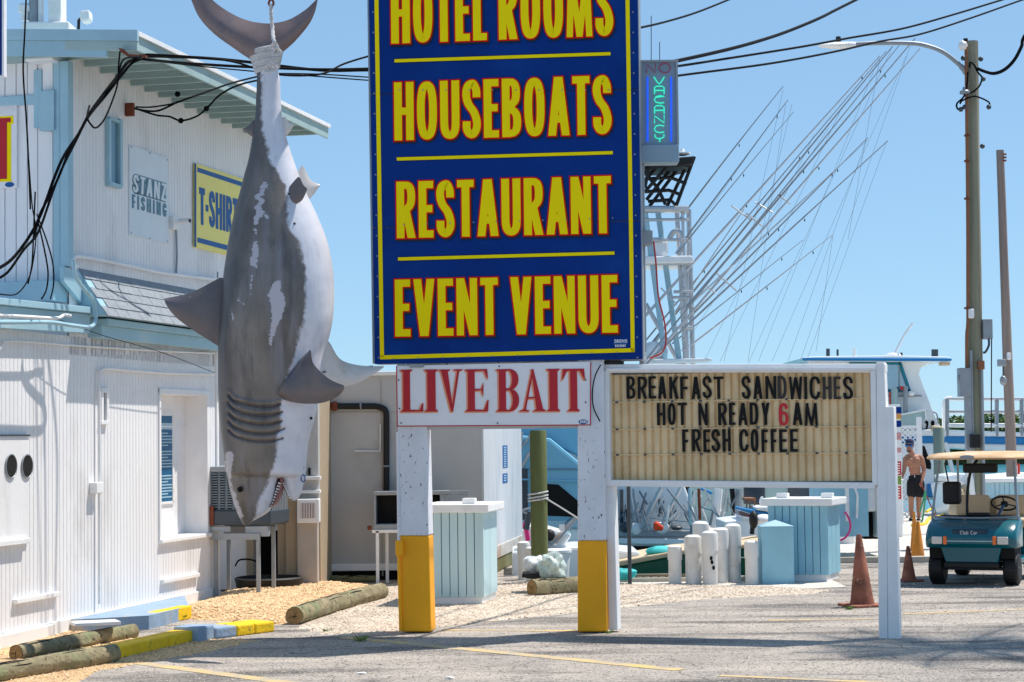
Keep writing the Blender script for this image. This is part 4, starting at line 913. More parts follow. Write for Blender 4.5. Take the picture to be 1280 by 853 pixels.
def ring(xl,xr,y,k,e=2.2,n=40,yo=0):
    c=sa((xl+xr)/2,y,yo); hw=(xr-xl)/2*Ys/FP; hd=hw*k; o=[]
    for i in range(n):
        a=2*math.pi*i/n; ca,s_=math.cos(a),math.sin(a)
        o.append(c+V((hw*math.copysign(abs(ca)**(2/e),ca),hd*math.copysign(abs(s_)**(2/e),s_),0)))
    return o
def dense(tab,n=5):
    a=smoothpath([V((q[0],q[1],q[2])) for q in tab],n); b=smoothpath([V((q[0],q[3],0)) for q in tab],n); return [(p.x,p.y,p.z,q.y) for p,q in zip(a,b)]
mb=MB(); mb.loft([ring(l,r,y,k,n=56) for y,l,r,k in dense(prof)])
up=[(540,284,372,.6),(560,281,366,.7),(580,282,357,.77),(597,285,351,.80),(612,287.5,348,.78),(626,291.5,344.5,.75),(634,294,340.5,.72),(640,296,336,.72),(646,299,327,.76),(650,301,319,.75),(655,303.5,312,.7),(658,305,309,.6)]
mb.loft([ring(l,r,y,k) for y,l,r,k in up])
lo=[(550,338,386,.6),(575,340,383.3,.7),(590,346,382.3,.8),(600,352.5,380.5,.86),(610,355,378.3,.9),(618,358,375.8,.85),(623,361,373.3,.8),(626.5,364.5,369.5,.6)]
mb.loft([ring(l,r,y,k) for y,l,r,k in lo])
sh=build('shark_statue',mb,m_white,loc=sa(340,62)); tag(sh,'big grey and white model shark hung by its tail with jaws open','shark statue')
remesh(sh,.0125,4)
bound=[(60,327),(90,328),(110,328.5),(130,328),(150,329),(169,330),(180,334),(191,338),(208,341),(215,348),(225,352),(235,360),(256,364),(289,364),(306,379),(325,383),(348,387),(388,387),(405,384),(420,379),(443,375),(470,366),(503,356),(533,356),(545,351),(572,350),(595,341),(612,333),(626,326),(643,321),(655,316)]
patches=[([(353,360),(351,372),(355,384),(353,398),(349,412),(345,432)],[5,9,8.5,6,3.5,2]),([(335,234),(331,238)],[2.5,2.5]),([(333,243),(327,251),(333,256),(327,263)],[3,3.5,3,2.5]),([(327,263),(332,271),(327,277),(325,284)],[3.5,4.5,4,2]),([(336,272),(339,277)],[1.5,1.8]),([(325,291),(326,297)],[1.2,1.2]),([(325,309),(326,322),(323,334)],[3,5,4]),([(321,335),(327,338)],[2,1.6]),([(320,372),(322,350)],[.7,1.2]),
 ([(290,570),(288.5,585),(289,598)],[5.5,5,2]),([(289,600),(293,615),(297,630),(302,644)],[1.5,2,3,3]),([(334,152),(331,165)],[0,0]),([(333,236),(337,237)],[2,2.5]),([(295,390),(298,402)],[.8,.8]),([(312,385),(304,377)],[.6,.7])]
gcur=[smooth2(p,16) for p in ([(291,495),(299,502.5),(325,508.5),(345,509),(356,506)],[(290,504),(299,513),(322,519.5),(345,519.5),(358,515.5)],[(291,517),(300,524.5),(323,530.5),(344,530.5),(357,526.5)],[(290,527),(299,535),(321,541.5),(345,541.5),(360,536)],[(290,538),(300,546),(322,551.5),(343,551.5),(358,548)])]
me=sh.data; me.attributes.new('paint','FLOAT_COLOR','POINT'); me.attributes.new('crease','FLOAT','POINT'); at_=me.attributes['paint']; at2=me.attributes['crease']; off=OFF[sh.name]
for i,v in enumerate(me.vertices):
    P=v.co+off; x,y=pxof(P); xb=interp(bound,y); mk=(x-xb)/14+.5
    pt=0
    if P.y<Ys+.05:
        for pl,rs in patches:
            for (a,b),ra,rb in zip(zip(pl,pl[1:]),rs,rs[1:]):
                A=V(a); B=V(b); p=V((x,y)); t_=max(0,min(1,(p-A).dot(B-A)/(B-A).length_squared)); d=(A+(B-A)*t_-p).length; rr=ra+(rb-ra)*t_
                if rr>0: pt=max(pt,.5+(rr-d)/7)
    # colour gets darker towards the back edge of the body
    l=interp([(a,b) for a,b,c,d in prof],y); dk=max(0,1-(x-l)/26) if y<594 else 0
    gum=0
    if y>598:
        l2=interp([(a,c) for a,b,c,d in up],y); l3=interp([(a,b) for a,b,c,d in lo],y)
        if y<634 and l2-3.2<x<l3+2.2: gum=1
    at_.data[i].color=(max(0,min(1,mk)),pt,dk,gum)
    if 480<y<566 and 280<x<370:
        cr2=0; bulge=0
        for gc_ in gcur:
            best=99; sg_=0
            for q in gc_:
                dd=(x-q[0])**2+(y-q[1])**2
                if dd<best: best=dd; sg_=y-q[1]
            dd=best**.5
            cr2=max(cr2,math.exp(-(dd/1.7)**2))
            if sg_<0: bulge=max(bulge,math.exp(-((dd-4.2)/2.6)**2))
        bulge*=max(0,min(1,(x-286)/8))*max(0,min(1,(364-x)/10))
        sgn=-1 if P.y<Ys else 1
        v.co.y+=sgn*(-.026*cr2+.016*bulge*(1-cr2)); at2.data[i].value=cr2
def shark_mat():
    m=bpy.data.materials.new('painted_fibreglass_shark'); m.use_nodes=True; nt=m.node_tree; N=nt.nodes; L=nt.links; b=N['Principled BSDF']
    b.inputs['Roughness'].default_value=.36; b.inputs['Specular IOR Level'].default_value=.5; b.inputs['Coat Weight'].default_value=.15; b.inputs['Coat Roughness'].default_value=.2
    A=N.new('ShaderNodeAttribute'); A.attribute_name='paint'; sp=N.new('ShaderNodeSeparateColor'); L.new(A.outputs['Color'],sp.inputs[0])
    g=N.new('ShaderNodeNewGeometry'); P=g.outputs['Position']
    def noise(sc,d=6,st=None):
        n=N.new('ShaderNodeTexNoise'); n.inputs['Scale'].default_value=sc; n.inputs['Detail'].default_value=d; n.inputs['Roughness'].default_value=.6
        if st:
            mp_=N.new('ShaderNodeMapping'); mp_.inputs['Scale'].default_value=st; L.new(P,mp_.inputs[0]); L.new(mp_.outputs[0],n.inputs['Vector'])
        else: L.new(P,n.inputs['Vector'])
        return n.outputs['Fac']
    def math_(op,a,c):
        x=N.new('ShaderNodeMath'); x.operation=op
        for i,q in enumerate((a,c)):
            if isinstance(q,(int,float)): x.inputs[i].default_value=q
            else: L.new(q,x.inputs[i])
        return x.outputs[0]
    def rg(f,a,c):
        r=N.new('ShaderNodeMapRange'); r.inputs[1].default_value=a; r.inputs[2].default_value=c; L.new(f,r.inputs[0]); return r.outputs[0]
    def mix(f,a,c):
        x=N.new('ShaderNodeMix'); x.data_type='RGBA'; L.new(f,x.inputs[0])
        for s_,i in ((a,6),(c,7)):
            if isinstance(s_,tuple): x.inputs[i].default_value=s_
            else: L.new(s_,x.inputs[i])
        return x.outputs[2]
    grey=mix(rg(noise(2.6,7,(1,1,.5)),.34,.66),lin((84,79,78)),lin((134,124,114)))
    grey=mix(rg(noise(7,6,(1,1,.1)),.48,.7),grey,lin((128,124,130)))
    grey=mix(rg(noise(9,7,(1,1,.16)),.58,.74),grey,lin((84,78,78)))
    grey=mix(math_('MULTIPLY',sp.outputs[2],.92),grey,lin((64,64,70)))
    grey=mix(rg(noise(55,3),.70,.76),grey,lin((190,186,180)))
    white=mix(rg(noise(3),.35,.7),lin((218,219,228)),lin((196,197,208)))
    white=mix(rg(noise(5,8,(1,1,.25)),.55,.75),white,lin((176,172,176)))
    f=math_('ADD',sp.outputs[0],math_('MULTIPLY',math_('SUBTRACT',noise(17,9),.5),.95))
    c=mix(rg(f,.36,.66),grey,white)
    fp=math_('ADD',sp.outputs[1],math_('ADD',math_('MULTIPLY',math_('SUBTRACT',noise(14,10,(1,1,2.2)),.5),1.6),math_('MULTIPLY',math_('SUBTRACT',noise(60,4),.5),.5)))
    c=mix(rg(fp,.46,.58),c,lin((184,180,188)))
    c=mix(math_('MULTIPLY',A.outputs['Alpha'],.9),c,lin((112,72,70)))
    A2=N.new('ShaderNodeAttribute'); A2.attribute_name='crease'; c=mix(rg(A2.outputs['Fac'],.35,.95),c,lin((52,50,58)))
    L.new(c,b.inputs['Base Color'])
    bp=N.new('ShaderNodeBump'); bp.inputs['Strength'].default_value=.25; bp.inputs['Distance'].default_value=.01; L.new(noise(14,5),bp.inputs['Height']); L.new(bp.outputs[0],b.inputs['Normal'])
    return m
m_shark=shark_mat(); me.materials.clear(); me.materials.append(m_shark)
m_fin=mat('grey_fin_paint',(108,100,100),.42,.14,4,.2,14,dirt=(92,92,104),ds=3,dthr=.5,col2=(205,202,200),thr=.72,s2=24,soft=.02,spec=.45)
m_finw=mat('pale_fin_paint',(216,208,202),.42,.08,4,.15,14,dirt=(190,180,172),ds=3,spec=.45)
def fin(name,lead,trail,dl,dt,th,m,n=9,label=None):
    """lead / trail: pixel curves root->tip, dl/dt: depth offsets root,tip; th: root half thickness"""
    A=smoothpath([V((x,y,0)) for x,y in lead],6); B=smoothpath([V((x,y,0)) for x,y in trail],6); M_=22; rings=[]
    def samp(c,t_): 
        k=t_*(len(c)-1); i=min(int(k),len(c)-2); return c[i].lerp(c[i+1],k-i)
    for i in range(M_+1):
        t_=i/M_; a=samp(A,t_); b=samp(B,t_); d=dl+(dt-dl)*t_**1.1; tk=th*(1-t_)**.7+.006
        pa=sa(a.x,a.y,d); pb=sa(b.x,b.y,d); ax=(pb-pa); nn=V((0,1,0)); r_=[]
        for k in range(2*n):
            if k<n: s_=k/(n-1); q=1
            else: s_=1-(k-n)/(n-1); q=-1
            r_.append(pa+ax*s_+nn*q*tk*(math.sin(math.pi*min(1,s_**.62))*.95+.05))
        rings.append(r_)
    o=MB().loft(rings); return build(name,o,m,sh,smooth=True,label=label)
fin('dorsal_fin',[(284,440),(262,426),(243,414),(220,397),(208,382),(205.5,374)],[(290,352),(277,347.5),(270,350),(239,366),(212,372),(206,373)],0,0,.085,m_fin)
fin('pectoral_fin',[(346,497),(366,503),(386,505),(404,503.5),(422,496),(430.5,486)],[(370,455),(384,441),(388.5,438.5),(392,455),(411,473.5),(430,482)],-.34,-.75,.10,m_fin,label='near dark pectoral fin')
fin('pectoral_fin',[(378,492),(400,489),(426,484),(446,479.5),(469,467),(480,459)],[(385,452),(404,432),(411,427),(425,449),(450,457),(480,458)],.22,.75,.08,m_finw,label='far white pectoral fin')
fin('pelvic_fin',[(362,262),(376,256),(389,247),(400,232)],[(364,232),(373,214),(379,208),(388,225),(400,231)],.12,.2,.035,m_finw)
fin('pelvic_fin',[(358,262),(369,256),(378,250),(384,237)],[(360,236),(368,226),(374,221.5),(379,231),(384,236)],-.22,-.34,.03,m_fin)
fin('second_dorsal_fin',[(322,176),(315,171),(308,166),(304,161)],[(324,158),(319,151.5),(316,151),(311,157),(304,160)],0,0,.025,m_fin)
fin('anal_fin',[(350,182),(357,172),(363,164),(368,155.5)],[(347,158),(352,150),(356,146),(361,153),(368,155)],0,0,.025,m_finw)
# tail fin: sections from the left tip to the right tip
T=[((226,-36),(226,-36)),((239,0),(262,-3)),((249,22),(278,10)),((267,42),(296,20.5)),((290,59),(312,26.5)),((312,74),(326,29)),((332,84),(338,29.5)),((353,66),(352,27.5)),((369,51.5),(365,23)),((386,31),(381,13)),((394,14),(390,5)),((397.5,-2),(397,-2))]
A=smoothpath([V((a[0],a[1],0)) for a,b in T],5); B=smoothpath([V((b[0],b[1],0)) for a,b in T],5); rings=[]
for i,(a,b) in enumerate(zip(A,B)):
    t_=i/(len(A)-1); pa=sa(a.x,a.y); pb=sa(b.x,b.y); tk=.012+.10*math.sin(math.pi*t_)**1.6; r_=[]
    for k in range(18):
        s_=k/8 if k<9 else 1-(k-9)/8; q=1 if k<9 else -1
        r_.append(pa.lerp(pb,s_)+V((0,q*tk*(math.sin(math.pi*s_**.6)*.96+.04),0)))
    rings.append(r_)
build('tail_fin',MB().loft(rings),mat('brown_grey_tail_paint',(122,106,106),.4,.12,4,.2,14,dirt=(86,86,96),ds=4,dthr=.5,col2=(200,196,196),thr=.74,s2=26,soft=.02,spec=.45),sh,smooth=True)
# surface helper: front surface point of the body at a pixel
def surf(x,y,out=.0):
    l=interp([(a,b) for a,b,c,d in prof],y); r=interp([(a,c) for a,b,c,d in prof],y); k=interp([(a,d) for a,b,c,d in prof],y)
    u_=max(-.985,min(.985,(x-(l+r)/2)/((r-l)/2))); hd=(r-l)/2*Ys/FP*k; e=2.2
    return sa(x,y,-hd*(1-abs(u_)**e)**(1/e)-out)
m_gillip=mat('grey_gill_lip_paint',(124,118,118),.4,.12,6)
ey=sa(300,612,-.20); build('eye',MB().ball(ey,(.028,.03,.028)),m_dark,sh,smooth=True)
mb=MB().prism([sa(x,y,-.12) for x,y in ((351,594),(349,606),(345,622),(339,635),(345,629),(350,619),(352.5,609),(354,602))],(0,.24,0)); build('mouth_lining',mb,m_gum,sh)
mb=MB()
for k in range(9):
    t_=k/8; x=349-9*t_; y=604+28*t_
    for s_ in (-1,1): p=sa(x-1.2,y,s_*.13*(1-.3*t_)); mb.cyl(p,p+V((.03,0,-.01)),.010,.002,6)
for k in range(7):
    t_=k/6; x=354.5+8*t_; y=605+18*t_
    for s_ in (-1,1): p=sa(x+.8,y,s_*.11*(1-.3*t_)); mb.cyl(p,p+V((-.02,0,.01)),.009,.002,6)
build('teeth',mb,m_white,sh)
for x,y in ((377.3,584),(379,598)): 
    c=sa(x,y,-.06); build('blue_mark',MB().tube([c+V((.02*math.cos(k*.5),-.012,.035*math.sin(k*.5))) for k in range(13)],.006,5,True),m_tsb,sh)
for x,y in ((389,523),(361,243),(368,280),(312,262)): build('bolt_hole',MB().ball(surf(x,y,-.008),(.014,.014,.014),8,6),m_dark,sh)
# rope
t=thing('tail_rope','pale twisted rope wrapped round the tail of the shark','rope',sa(333,88))
for i in range(10):
    y=62.5+i*2.75; l,r=(312.0+i*.9,353.8-i*.6); c=sa((l+r)/2,y); hw=(r-l)/2*Ys/FP; sl_=.004*math.sin(i*2.1)
    pts=[c+V((hw*math.cos(k*.2618),hw*.72*math.sin(k*.2618),.03*math.cos(k*.2618)+sl_)) for k in range(24)]
    build('rope_turn',MB().tube(pts,.0165,8,True),m_rope,t,smooth=True)
mb=MB()
path=[(345,66),(346,58),(342,50),(340.5,35),(339,18),(338.6,6)]
P_=smoothpath([sa(x,y,-.27 if y>45 else -.16) for x,y in path],10)
for ph in (0,2.1,4.2): mb.tube([p+V((.011*math.cos(ph+i*.55),.011*math.sin(ph+i*.55),0)) for i,p in enumerate(P_)],.010,6)
build('rope_strand',mb,m_rope,t,smooth=True)
for (x,y,dx) in ((343,56,4),(346,63,5),(341,82,5),(336,84,5)):
    mb=MB(); mb.tube(smoothpath([sa(x-dx,y+4,-.30),sa(x,y-3,-.34),sa(x+dx,y+3,-.30),sa(x+1,y+6,-.32)],5,True),.014,6,True)
    build('knot',mb,m_rope,t,smooth=True)
hk=thing('hoist_arm','steel arm and hook above the tail of the shark','hoist',sa(339,4))
build('hook',MB().tube([sa(339+3*math.cos(k*.5),4+4*math.sin(k*.5),-.16) for k in range(13)],.012,6,True),m_rust,hk,smooth=True)
build('chain_link',MB().tube([sa(338.8,-1,-.16),sa(338.8,-70,-.16)],.014,6),m_rust,hk)
build('arm_beam',MB().box(WF,sa(300,-70).x,FS.at(480,-70,0).x,Ys-.24,Ys-.06,sa(339,-70).z,sa(339,-70).z+.2),m_galv,hk,bevel=.01)
build('arm_bracket',MB().box(WF,FS.at(463,-70,0).x,FS.at(480,-70,0).x,Ys-.2,21.15,sa(339,-70).z,sa(339,-70).z+.2),m_galv,hk,bevel=.01)
tag(build('chain_stay',MB().tube([surf(398,466),FS.at(430,462,-.1),FS.at(466,458,.0)],.009,6),m_dkmetal),'thin rusty stay wire from the shark to the sign frame','wire')

# ================================================================ LOGS AND KERB BLOCKS
def log(name,label,cat,pa,pb,r,m=m_log,bend=0,cuts=(),grp=None,z0=0):
    t=thing(name,label,cat,(V(pa)+V(pb))/2,grp)
    a=V(pa)+V((0,0,r*.9+z0)); b=V(pb)+V((0,0,r*.93+z0)); n=26; d=(b-a).normalized(); x=V((-d.y,d.x,0)); rings=[]
    for i in range(n+1):
        t_=i/n; c=a.lerp(b,t_)+x*bend*math.sin(math.pi*t_); ring_=[]
        for k in range(24):
            an=2*math.pi*k/24; rr=r*(1+.10*mn.noise(V((i*.35,math.cos(an)*2,math.sin(an)*2+r*90)))+.09*mn.noise(V((i*.12,math.cos(an)*7,math.sin(an)*7+3))))
            ring_.append(c+x*math.cos(an)*rr+V((0,0,1))*math.sin(an)*rr)
        rings.append(ring_)
    o=build('trunk',MB().loft(rings),m,t,smooth=True)
    for c,s_ in ((a,-1),(b,1)):
        mb=MB(); mb.cyl(c+d*s_*.002,c+d*s_*.006,r*.9,seg=20); build('sawn_end',mb,m_logend,o)
        mb=MB()
        for q in range(5):
            an=rnd.random()*6.28; u_=x*math.cos(an)+V((0,0,1))*math.sin(an); w_=d.cross(u_)*.004; p=c+d*s_*.008
            mb.add([p-w_,p+w_,p+u_*r*rnd.uniform(.5,.85)],[(0,1,2)])
        build('drying_cracks',struct_mb(mb),m_dark,o)
    for q in range(16):
        i0=rnd.randint(1,n-8); an=rnd.uniform(.2,2.6); pts=[]
        for i in range(i0,i0+rnd.randint(4,7)):
            an+=rnd.uniform(-.05,.05); c=a.lerp(b,i/n)+x*bend*math.sin(math.pi*i/n); pts.append(c+(x*math.cos(an)+V((0,0,1))*math.sin(an))*r*1.0)
        build('split',MB().tube(pts,[.002]+[.006]*(len(pts)-2)+[.002],5),m_dark,o)
    return t
def struct_mb(m): return m
log('parking_log','long weathered log lying nearest the bottom left corner','log',gr(-75,866),gr(142,828),.088,m_log)
log('parking_log','short weathered log just behind with a white plank resting on it','log',gr(20,826),gr(166,798),.078,m_log)
log('parking_log','long greenish log on gravel between the kerb end and the left sign post','log',gr(368,781),gr(476,749),.105,m_log,.04)
log('parking_log','short mossy log under the white bags beside the middle sign post','log',gr(665,746),gr(738,741),.115,m_log)
t=log('timber_stub','short dark timber end under the brown gravel edge by the doorway shed','timber',gr(470,728),gr(400,728),.05,m_gwood)
mb=MB().ppoly(Fr(gr(92,806),(1,.25,0),(0,0,1),(-.25,1,0)),[(90,797),(136,788),(142,797),(95,808)],.22,.26)
pA=gr(92,808); fp=Fr((pA.x,pA.y,0),(1,.42,0),(.42,-1,0)); mb=MB().box(fp,0,.46,-.2,.08,.2,.235); o=build('white_plank',mb,m_peel,bevel=.006); tag(o,'short white painted plank resting on the two logs','plank')
def block(name,label,pa,pb,w_,h,m,cat='kerb block',bev=.02,parts=None):
    a=V(pa); b=V(pb); d=(b-a).normalized(); f_=Fr(a,d,V((d.y,-d.x,0))); L_=(b-a).length
    if not parts:
        o=build(name,MB().box(f_,0,L_,-w_,0,0,h),m,bevel=bev); return tag(o,label,cat)
    t=thing(name,label,cat,(a+b)/2)
    for nm,t0,t1,m_ in parts: build(nm,MB().box(f_,L_*t0,L_*t1-.003,-w_,0,0,h),m_,t,bevel=bev)
    return t
block('kerb_block','chipped yellow kerb block at the head of the nearest log',gr(146,826),gr(248,802),.24,.125,m_kyel,parts=(('yellow_block',0,.62,m_kyel),('yellow_block',.62,1,m_kyel)))
block('concrete_block','bare grey blue concrete block between the yellow and the blue kerb',gr(249,804),gr(268,800),.3,.16,m_kblue)
block('kerb_block','blue kerb block with a yellow end on the gravel edge',gr(269,799),gr(344,790),.36,.115,m_kblue,parts=(('blue_block',0,.36,m_kblue),('yellow_block',.36,.66,m_kyel),('yellow_block',.66,1,m_kyel)))
pa=gr(70,789); pb=gr(186,787)
t=thing('entrance_slab','low blue painted concrete slab with a yellow end against the white wall','slab',(pa+pb)/2)
mb=MB().prism([WB.pt(1.5,.055,0),pb,gr(236,774),WB.pt(4.7,.055,0)],(0,0,.15)); build('slab_body',mb,m_kblue,t)
f_=frm(gr(196,783),gr(238,773.5)-gr(196,783)); build('yellow_end',MB().box(f_,0,(gr(238,773.5)-gr(196,783)).length,-.14,.02,0,.152),m_kyel,t,bevel=.015)
pw=WB.pt(1.5,.055,0); build('bare_corner',MB().box(frm(pw,pb-pw),-.002,.12,-.04,.005,0,.145),m_conc,t,bevel=.01)

# ================================================================ PLANK CHESTS, PILLAR, PVC PIPES
def chest(label,fr,w_,d,h,m,mside,nf,ns,blk):
    t=thing('plank_chest',label,'chest',fr.pt(w_/2,-d/2,0))
    build('base',MB().box(fr,.02,w_-.02,-d+.02,-.02,0,.13),m_white,t,bevel=.008)
    build('inner_box',MB().box(fr,.02,w_-.02,-d+.02,-.025,.1,h-.02),m_slate,t)
    p=w_/nf
    for k in range(nf): build('plank',MB().box(fr,k*p+.005,(k+1)*p-.005,-.03,0+rnd.uniform(0,.004),.1,h),m,t,bevel=.003)
    p=d/ns; fs_=Fr(fr.pt(w_,0,0),-fr.n,fr.u)
    for k in range(ns): build('plank',MB().box(fs_,k*p+.005,(k+1)*p-.005,-.03,0,.1,h),mside,t,bevel=.003)
    ld=build('lid',MB().box(fr,-.07,w_+.09,-d-.06,.08,h,h+.1),m_white,t,bevel=.012)
    for a,b in blk: build('lid_block',MB().box(fr,a,a+.16,b-.12,b,h+.1,h+.17),m_white,ld,bevel=.01)
    build('corner_strip',MB().box(fr,w_-.03,w_+.012,-.03,.012,.1,h),m,t)
    return t
gA=gr(532,757); fA=frm((gA.x,gA.y,0),(1,-.17,0))
sc_=gA.y/FP
chest('pale aqua plank chest with a white lid behind the left yellow sign post',fA,(605-532)*sc_,1.0,(757-642)*sc_,m_chest,m_chest,7,2,[(.45,-.1)])
gB=gr(961,727); gC=gr(1037,729); dB=V((gC.x-gB.x,-.32,0)); fB=Fr((gB.x,gB.y,0),dB,(dB.y,-dB.x,0))
chest('sky blue plank chest with a white lid on the quay beside the light blue pillar',fB,dB.length,.75,(728-634)*gB.y/FP,m_chestb,m_chestb,8,3,[(.1,-.1),(.72,-.15)])
t=thing('blue_pillar','short light blue pillar with a shallow pyramid top on the quay','pillar',gr(973,731))
gP=gr(953,731); f_=CF(gP.y); w_=40*gP.y/FP; hP=(731-659)*gP.y/FP
build('shaft',MB().box(f_,gP.x,gP.x+w_,-w_,0,0,hP),m_chestb,t,bevel=.012)
c=f_.pt(gP.x+w_/2,-w_/2,hP+.08); mb=MB(); q=[f_.pt(gP.x-.01,.01,hP),f_.pt(gP.x+w_+.01,.01,hP),f_.pt(gP.x+w_+.01,-w_-.01,hP),f_.pt(gP.x-.01,-w_-.01,hP)]
mb.add(q+[c],[(0,1,4),(1,2,4),(2,3,4),(3,0,4),(3,2,1,0)]); build('pyramid_cap',mb,m_trim,t)
def pvc(x,hw,yt,yb,label,grp='capped white pipes standing on the quay'):
    g_=gr(x,yb); k=g_.y/FP; r=hw*k; h=(yb-yt)*k
    t=thing('pvc_bollard',label,'bollard',g_,grp)
    build('pipe',MB().lathe(g_,[(r*.9,0),(r*.9,h*.7)],20),m_pvc,t,smooth=True)
    build('cap',MB().lathe(g_,[(r*.9,h*.62),(r,h*.62),(r,h*.9),(r*.93,h*.96),(r*.55,h*.995),(.001,h)],20),m_pvc,t,smooth=True)
for a in [(844,9,682,730,'shortest capped white pipe at the left end of the pipe row'),(867,11,669,730,'second capped white pipe from the left, front of the row'),(888,10.5,664,731,'capped white pipe with small dark marks in the middle of the row'),(902,10,660,729,'capped white pipe just right of the marked one'),(917,10.5,655,728,'tallest capped white pipe at the right end of the close row'),(877,10.5,652,725,'capped white pipe standing behind the close row'),(940,9,676,731,'single capped white pipe next to the light blue pillar'),(955,5,682,729,'slim white pipe half hidden by the light blue pillar')]: pvc(*a)
PV=[o for o in C.objects if o.name.startswith('pvc_bollard')][2]
for (x,y) in ((890,703),(892,710),(889,698)): build('paint_mark',MB().ball(at(x,y,gr(888,731).y-.113),(.02,.004,.03),8,6),m_dark,PV)
for x,hw,yt,yb,l in ((655,8,677,725,'wide white capped bucket beside the mossy log'),(664,7,684,727,'smaller white capped bucket beside the mossy log')): pvc(x,hw,yt,yb,l,'white buckets behind the mossy log')
# bags, bucket, mat by the log
def lump(name,label,cat,c,r,m,seed,par=None):
    mb=MB().ball(c,r,30,20)
    for i,p in enumerate(mb.v): d=(p-V(c)); mb.v[i]=V(c)+d*(1+.55*mn.noise(d*6+V((seed,0,0)))+.28*mn.noise(d*17+V((seed,3,0))))
    return tag(build(name,mb,m,smooth=True),label,cat)
lump('plastic_bag','crumpled white bag lying left of the clear bag on the log','bag',at(672,706,26.2),(.2,.16,.11),m_bag,3)
lump('plastic_bag','bulging clear and green bag on top of the mossy log','bag',at(689,708,26.0),(.17,.15,.16),mat('clear_green_bag',(190,204,198),.25,.3,14,.6,25,dirt=(80,120,96),ds=12,dthr=.55),5)
t=thing('white_tub','white lidded bait bucket behind the plastic bags','bucket',gr(697,722)); g_=gr(697,722)
build('tub',MB().lathe(g_,[(.16,0),(.19,.36)],20),m_white,t,smooth=True); build('lid',MB().lathe(g_,[(.2,.35),(.21,.36),(.21,.4),(.19,.41),(.001,.415)],20),m_white,t,smooth=True)
tag(build('black_mat',MB().prism([at(x,y,25.9) for x,y in ((652,722),(654,717),(672,716),(677,721),(672,725))],(0,.35,0)),m_blk,bevel=.01),'folded black mat lying on the end of the mossy log','mat')

# ================================================================ CONES
def cone(label,x,yt,yb,rb,m,tilt=0):
    g_=gr(x,yb); k=g_.y/FP; h=(yb-yt)*k; r=rb*k
    t=thing('traffic_cone',label,'traffic cone',g_,'traffic cones on the worn asphalt')
    mb=MB().lathe(V((0,0,0)),[(r,.03),(r*.9,h*.12),(r*.22,h*.98),(r*.17,h),(r*.12,h*.98)],24); mb.v=[g_+Matrix.Rotation(tilt,3,'Y')@p for p in mb.v]; build('cone_body',mb,m,t,smooth=True)
    q=1.5*r; mb=MB().box(Fr(g_,(1,.3,0),(.3,-1,0)),-q,q,-q,q,0,.03); build('base_plate',mb,m,t,bevel=.012)
    return t
cone('tall rust orange cone on a flat base behind the letter board post',1078,669,758,15.5,m_cone,-.03)
cone('small faded orange cone left of the golf cart',1136,683,727,9.5,m_cone)
cone('bright amber cone standing behind the small faded one',1147,652,700,9.5,m_coney,.03)
cone('farther amber cone nearest the man',1143.5,640,692,6,m_coney)

# ================================================================ GOLF CART
ph=R(23); gc=gr(1219,731); fc=Fr((gc.x,gc.y,0),(math.cos(ph),-math.sin(ph),0),(-math.sin(ph),-math.cos(ph),0))
G=fc.pt
t=thing('golf_cart','teal golf cart with a sun faded tan canopy parked on the asphalt','golf cart',G(0,-.9,0))
cowl=[(.26,.50),(.33,.56),(.34,.64),(.28,.73),(.14,.82),(-.12,.885),(-.28,.9),(-.34,.86),(-.34,.5)]
rings=[]
for a,sx,sy in ((-.60,.72,.80),(-.585,.86,.93),(-.54,.97,.985),(-.4,1,1),(.4,1,1),(.54,.97,.985),(.585,.86,.93),(.60,.72,.80)): rings.append([G(a,b*sx,.5+(c-.5)*sy) for b,c in cowl])
build('front_cowl',MB().loft(rings),m_cart,t,smooth=True,bevel=.012)
build('nose_panel',MB().prism([G(-.40,.27,.52),G(.40,.27,.52),G(.34,.24,.30),G(-.34,.24,.30)],fc.n*-.5),m_cart,t,bevel=.02)
build('bumper_lip',MB().box(fc,-.36,.36,-.05,.285,.235,.31),m_blk,t,bevel=.02)
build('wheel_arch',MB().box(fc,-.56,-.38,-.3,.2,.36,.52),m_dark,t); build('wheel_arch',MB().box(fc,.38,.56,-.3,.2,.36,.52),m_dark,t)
build('floor_pan',MB().box(fc,-.56,.56,-1.2,-.3,.26,.34),m_cart,t,bevel=.02)
build('chassis_rail',MB().box(fc,-.3,.3,-2.0,.1,.22,.3),m_dark,t)
build('rear_body',MB().fpoly(Fr(G(-.6,0,0),fc.n,fc.u),[(-1.05,.34),(-1.05,.70),(-1.3,.72),(-2.1,.70),(-2.15,.5),(-2.0,.5),(-1.93,.56),(-1.67,.56),(-1.55,.4)],0,1.2),m_cart,t,bevel=.02)
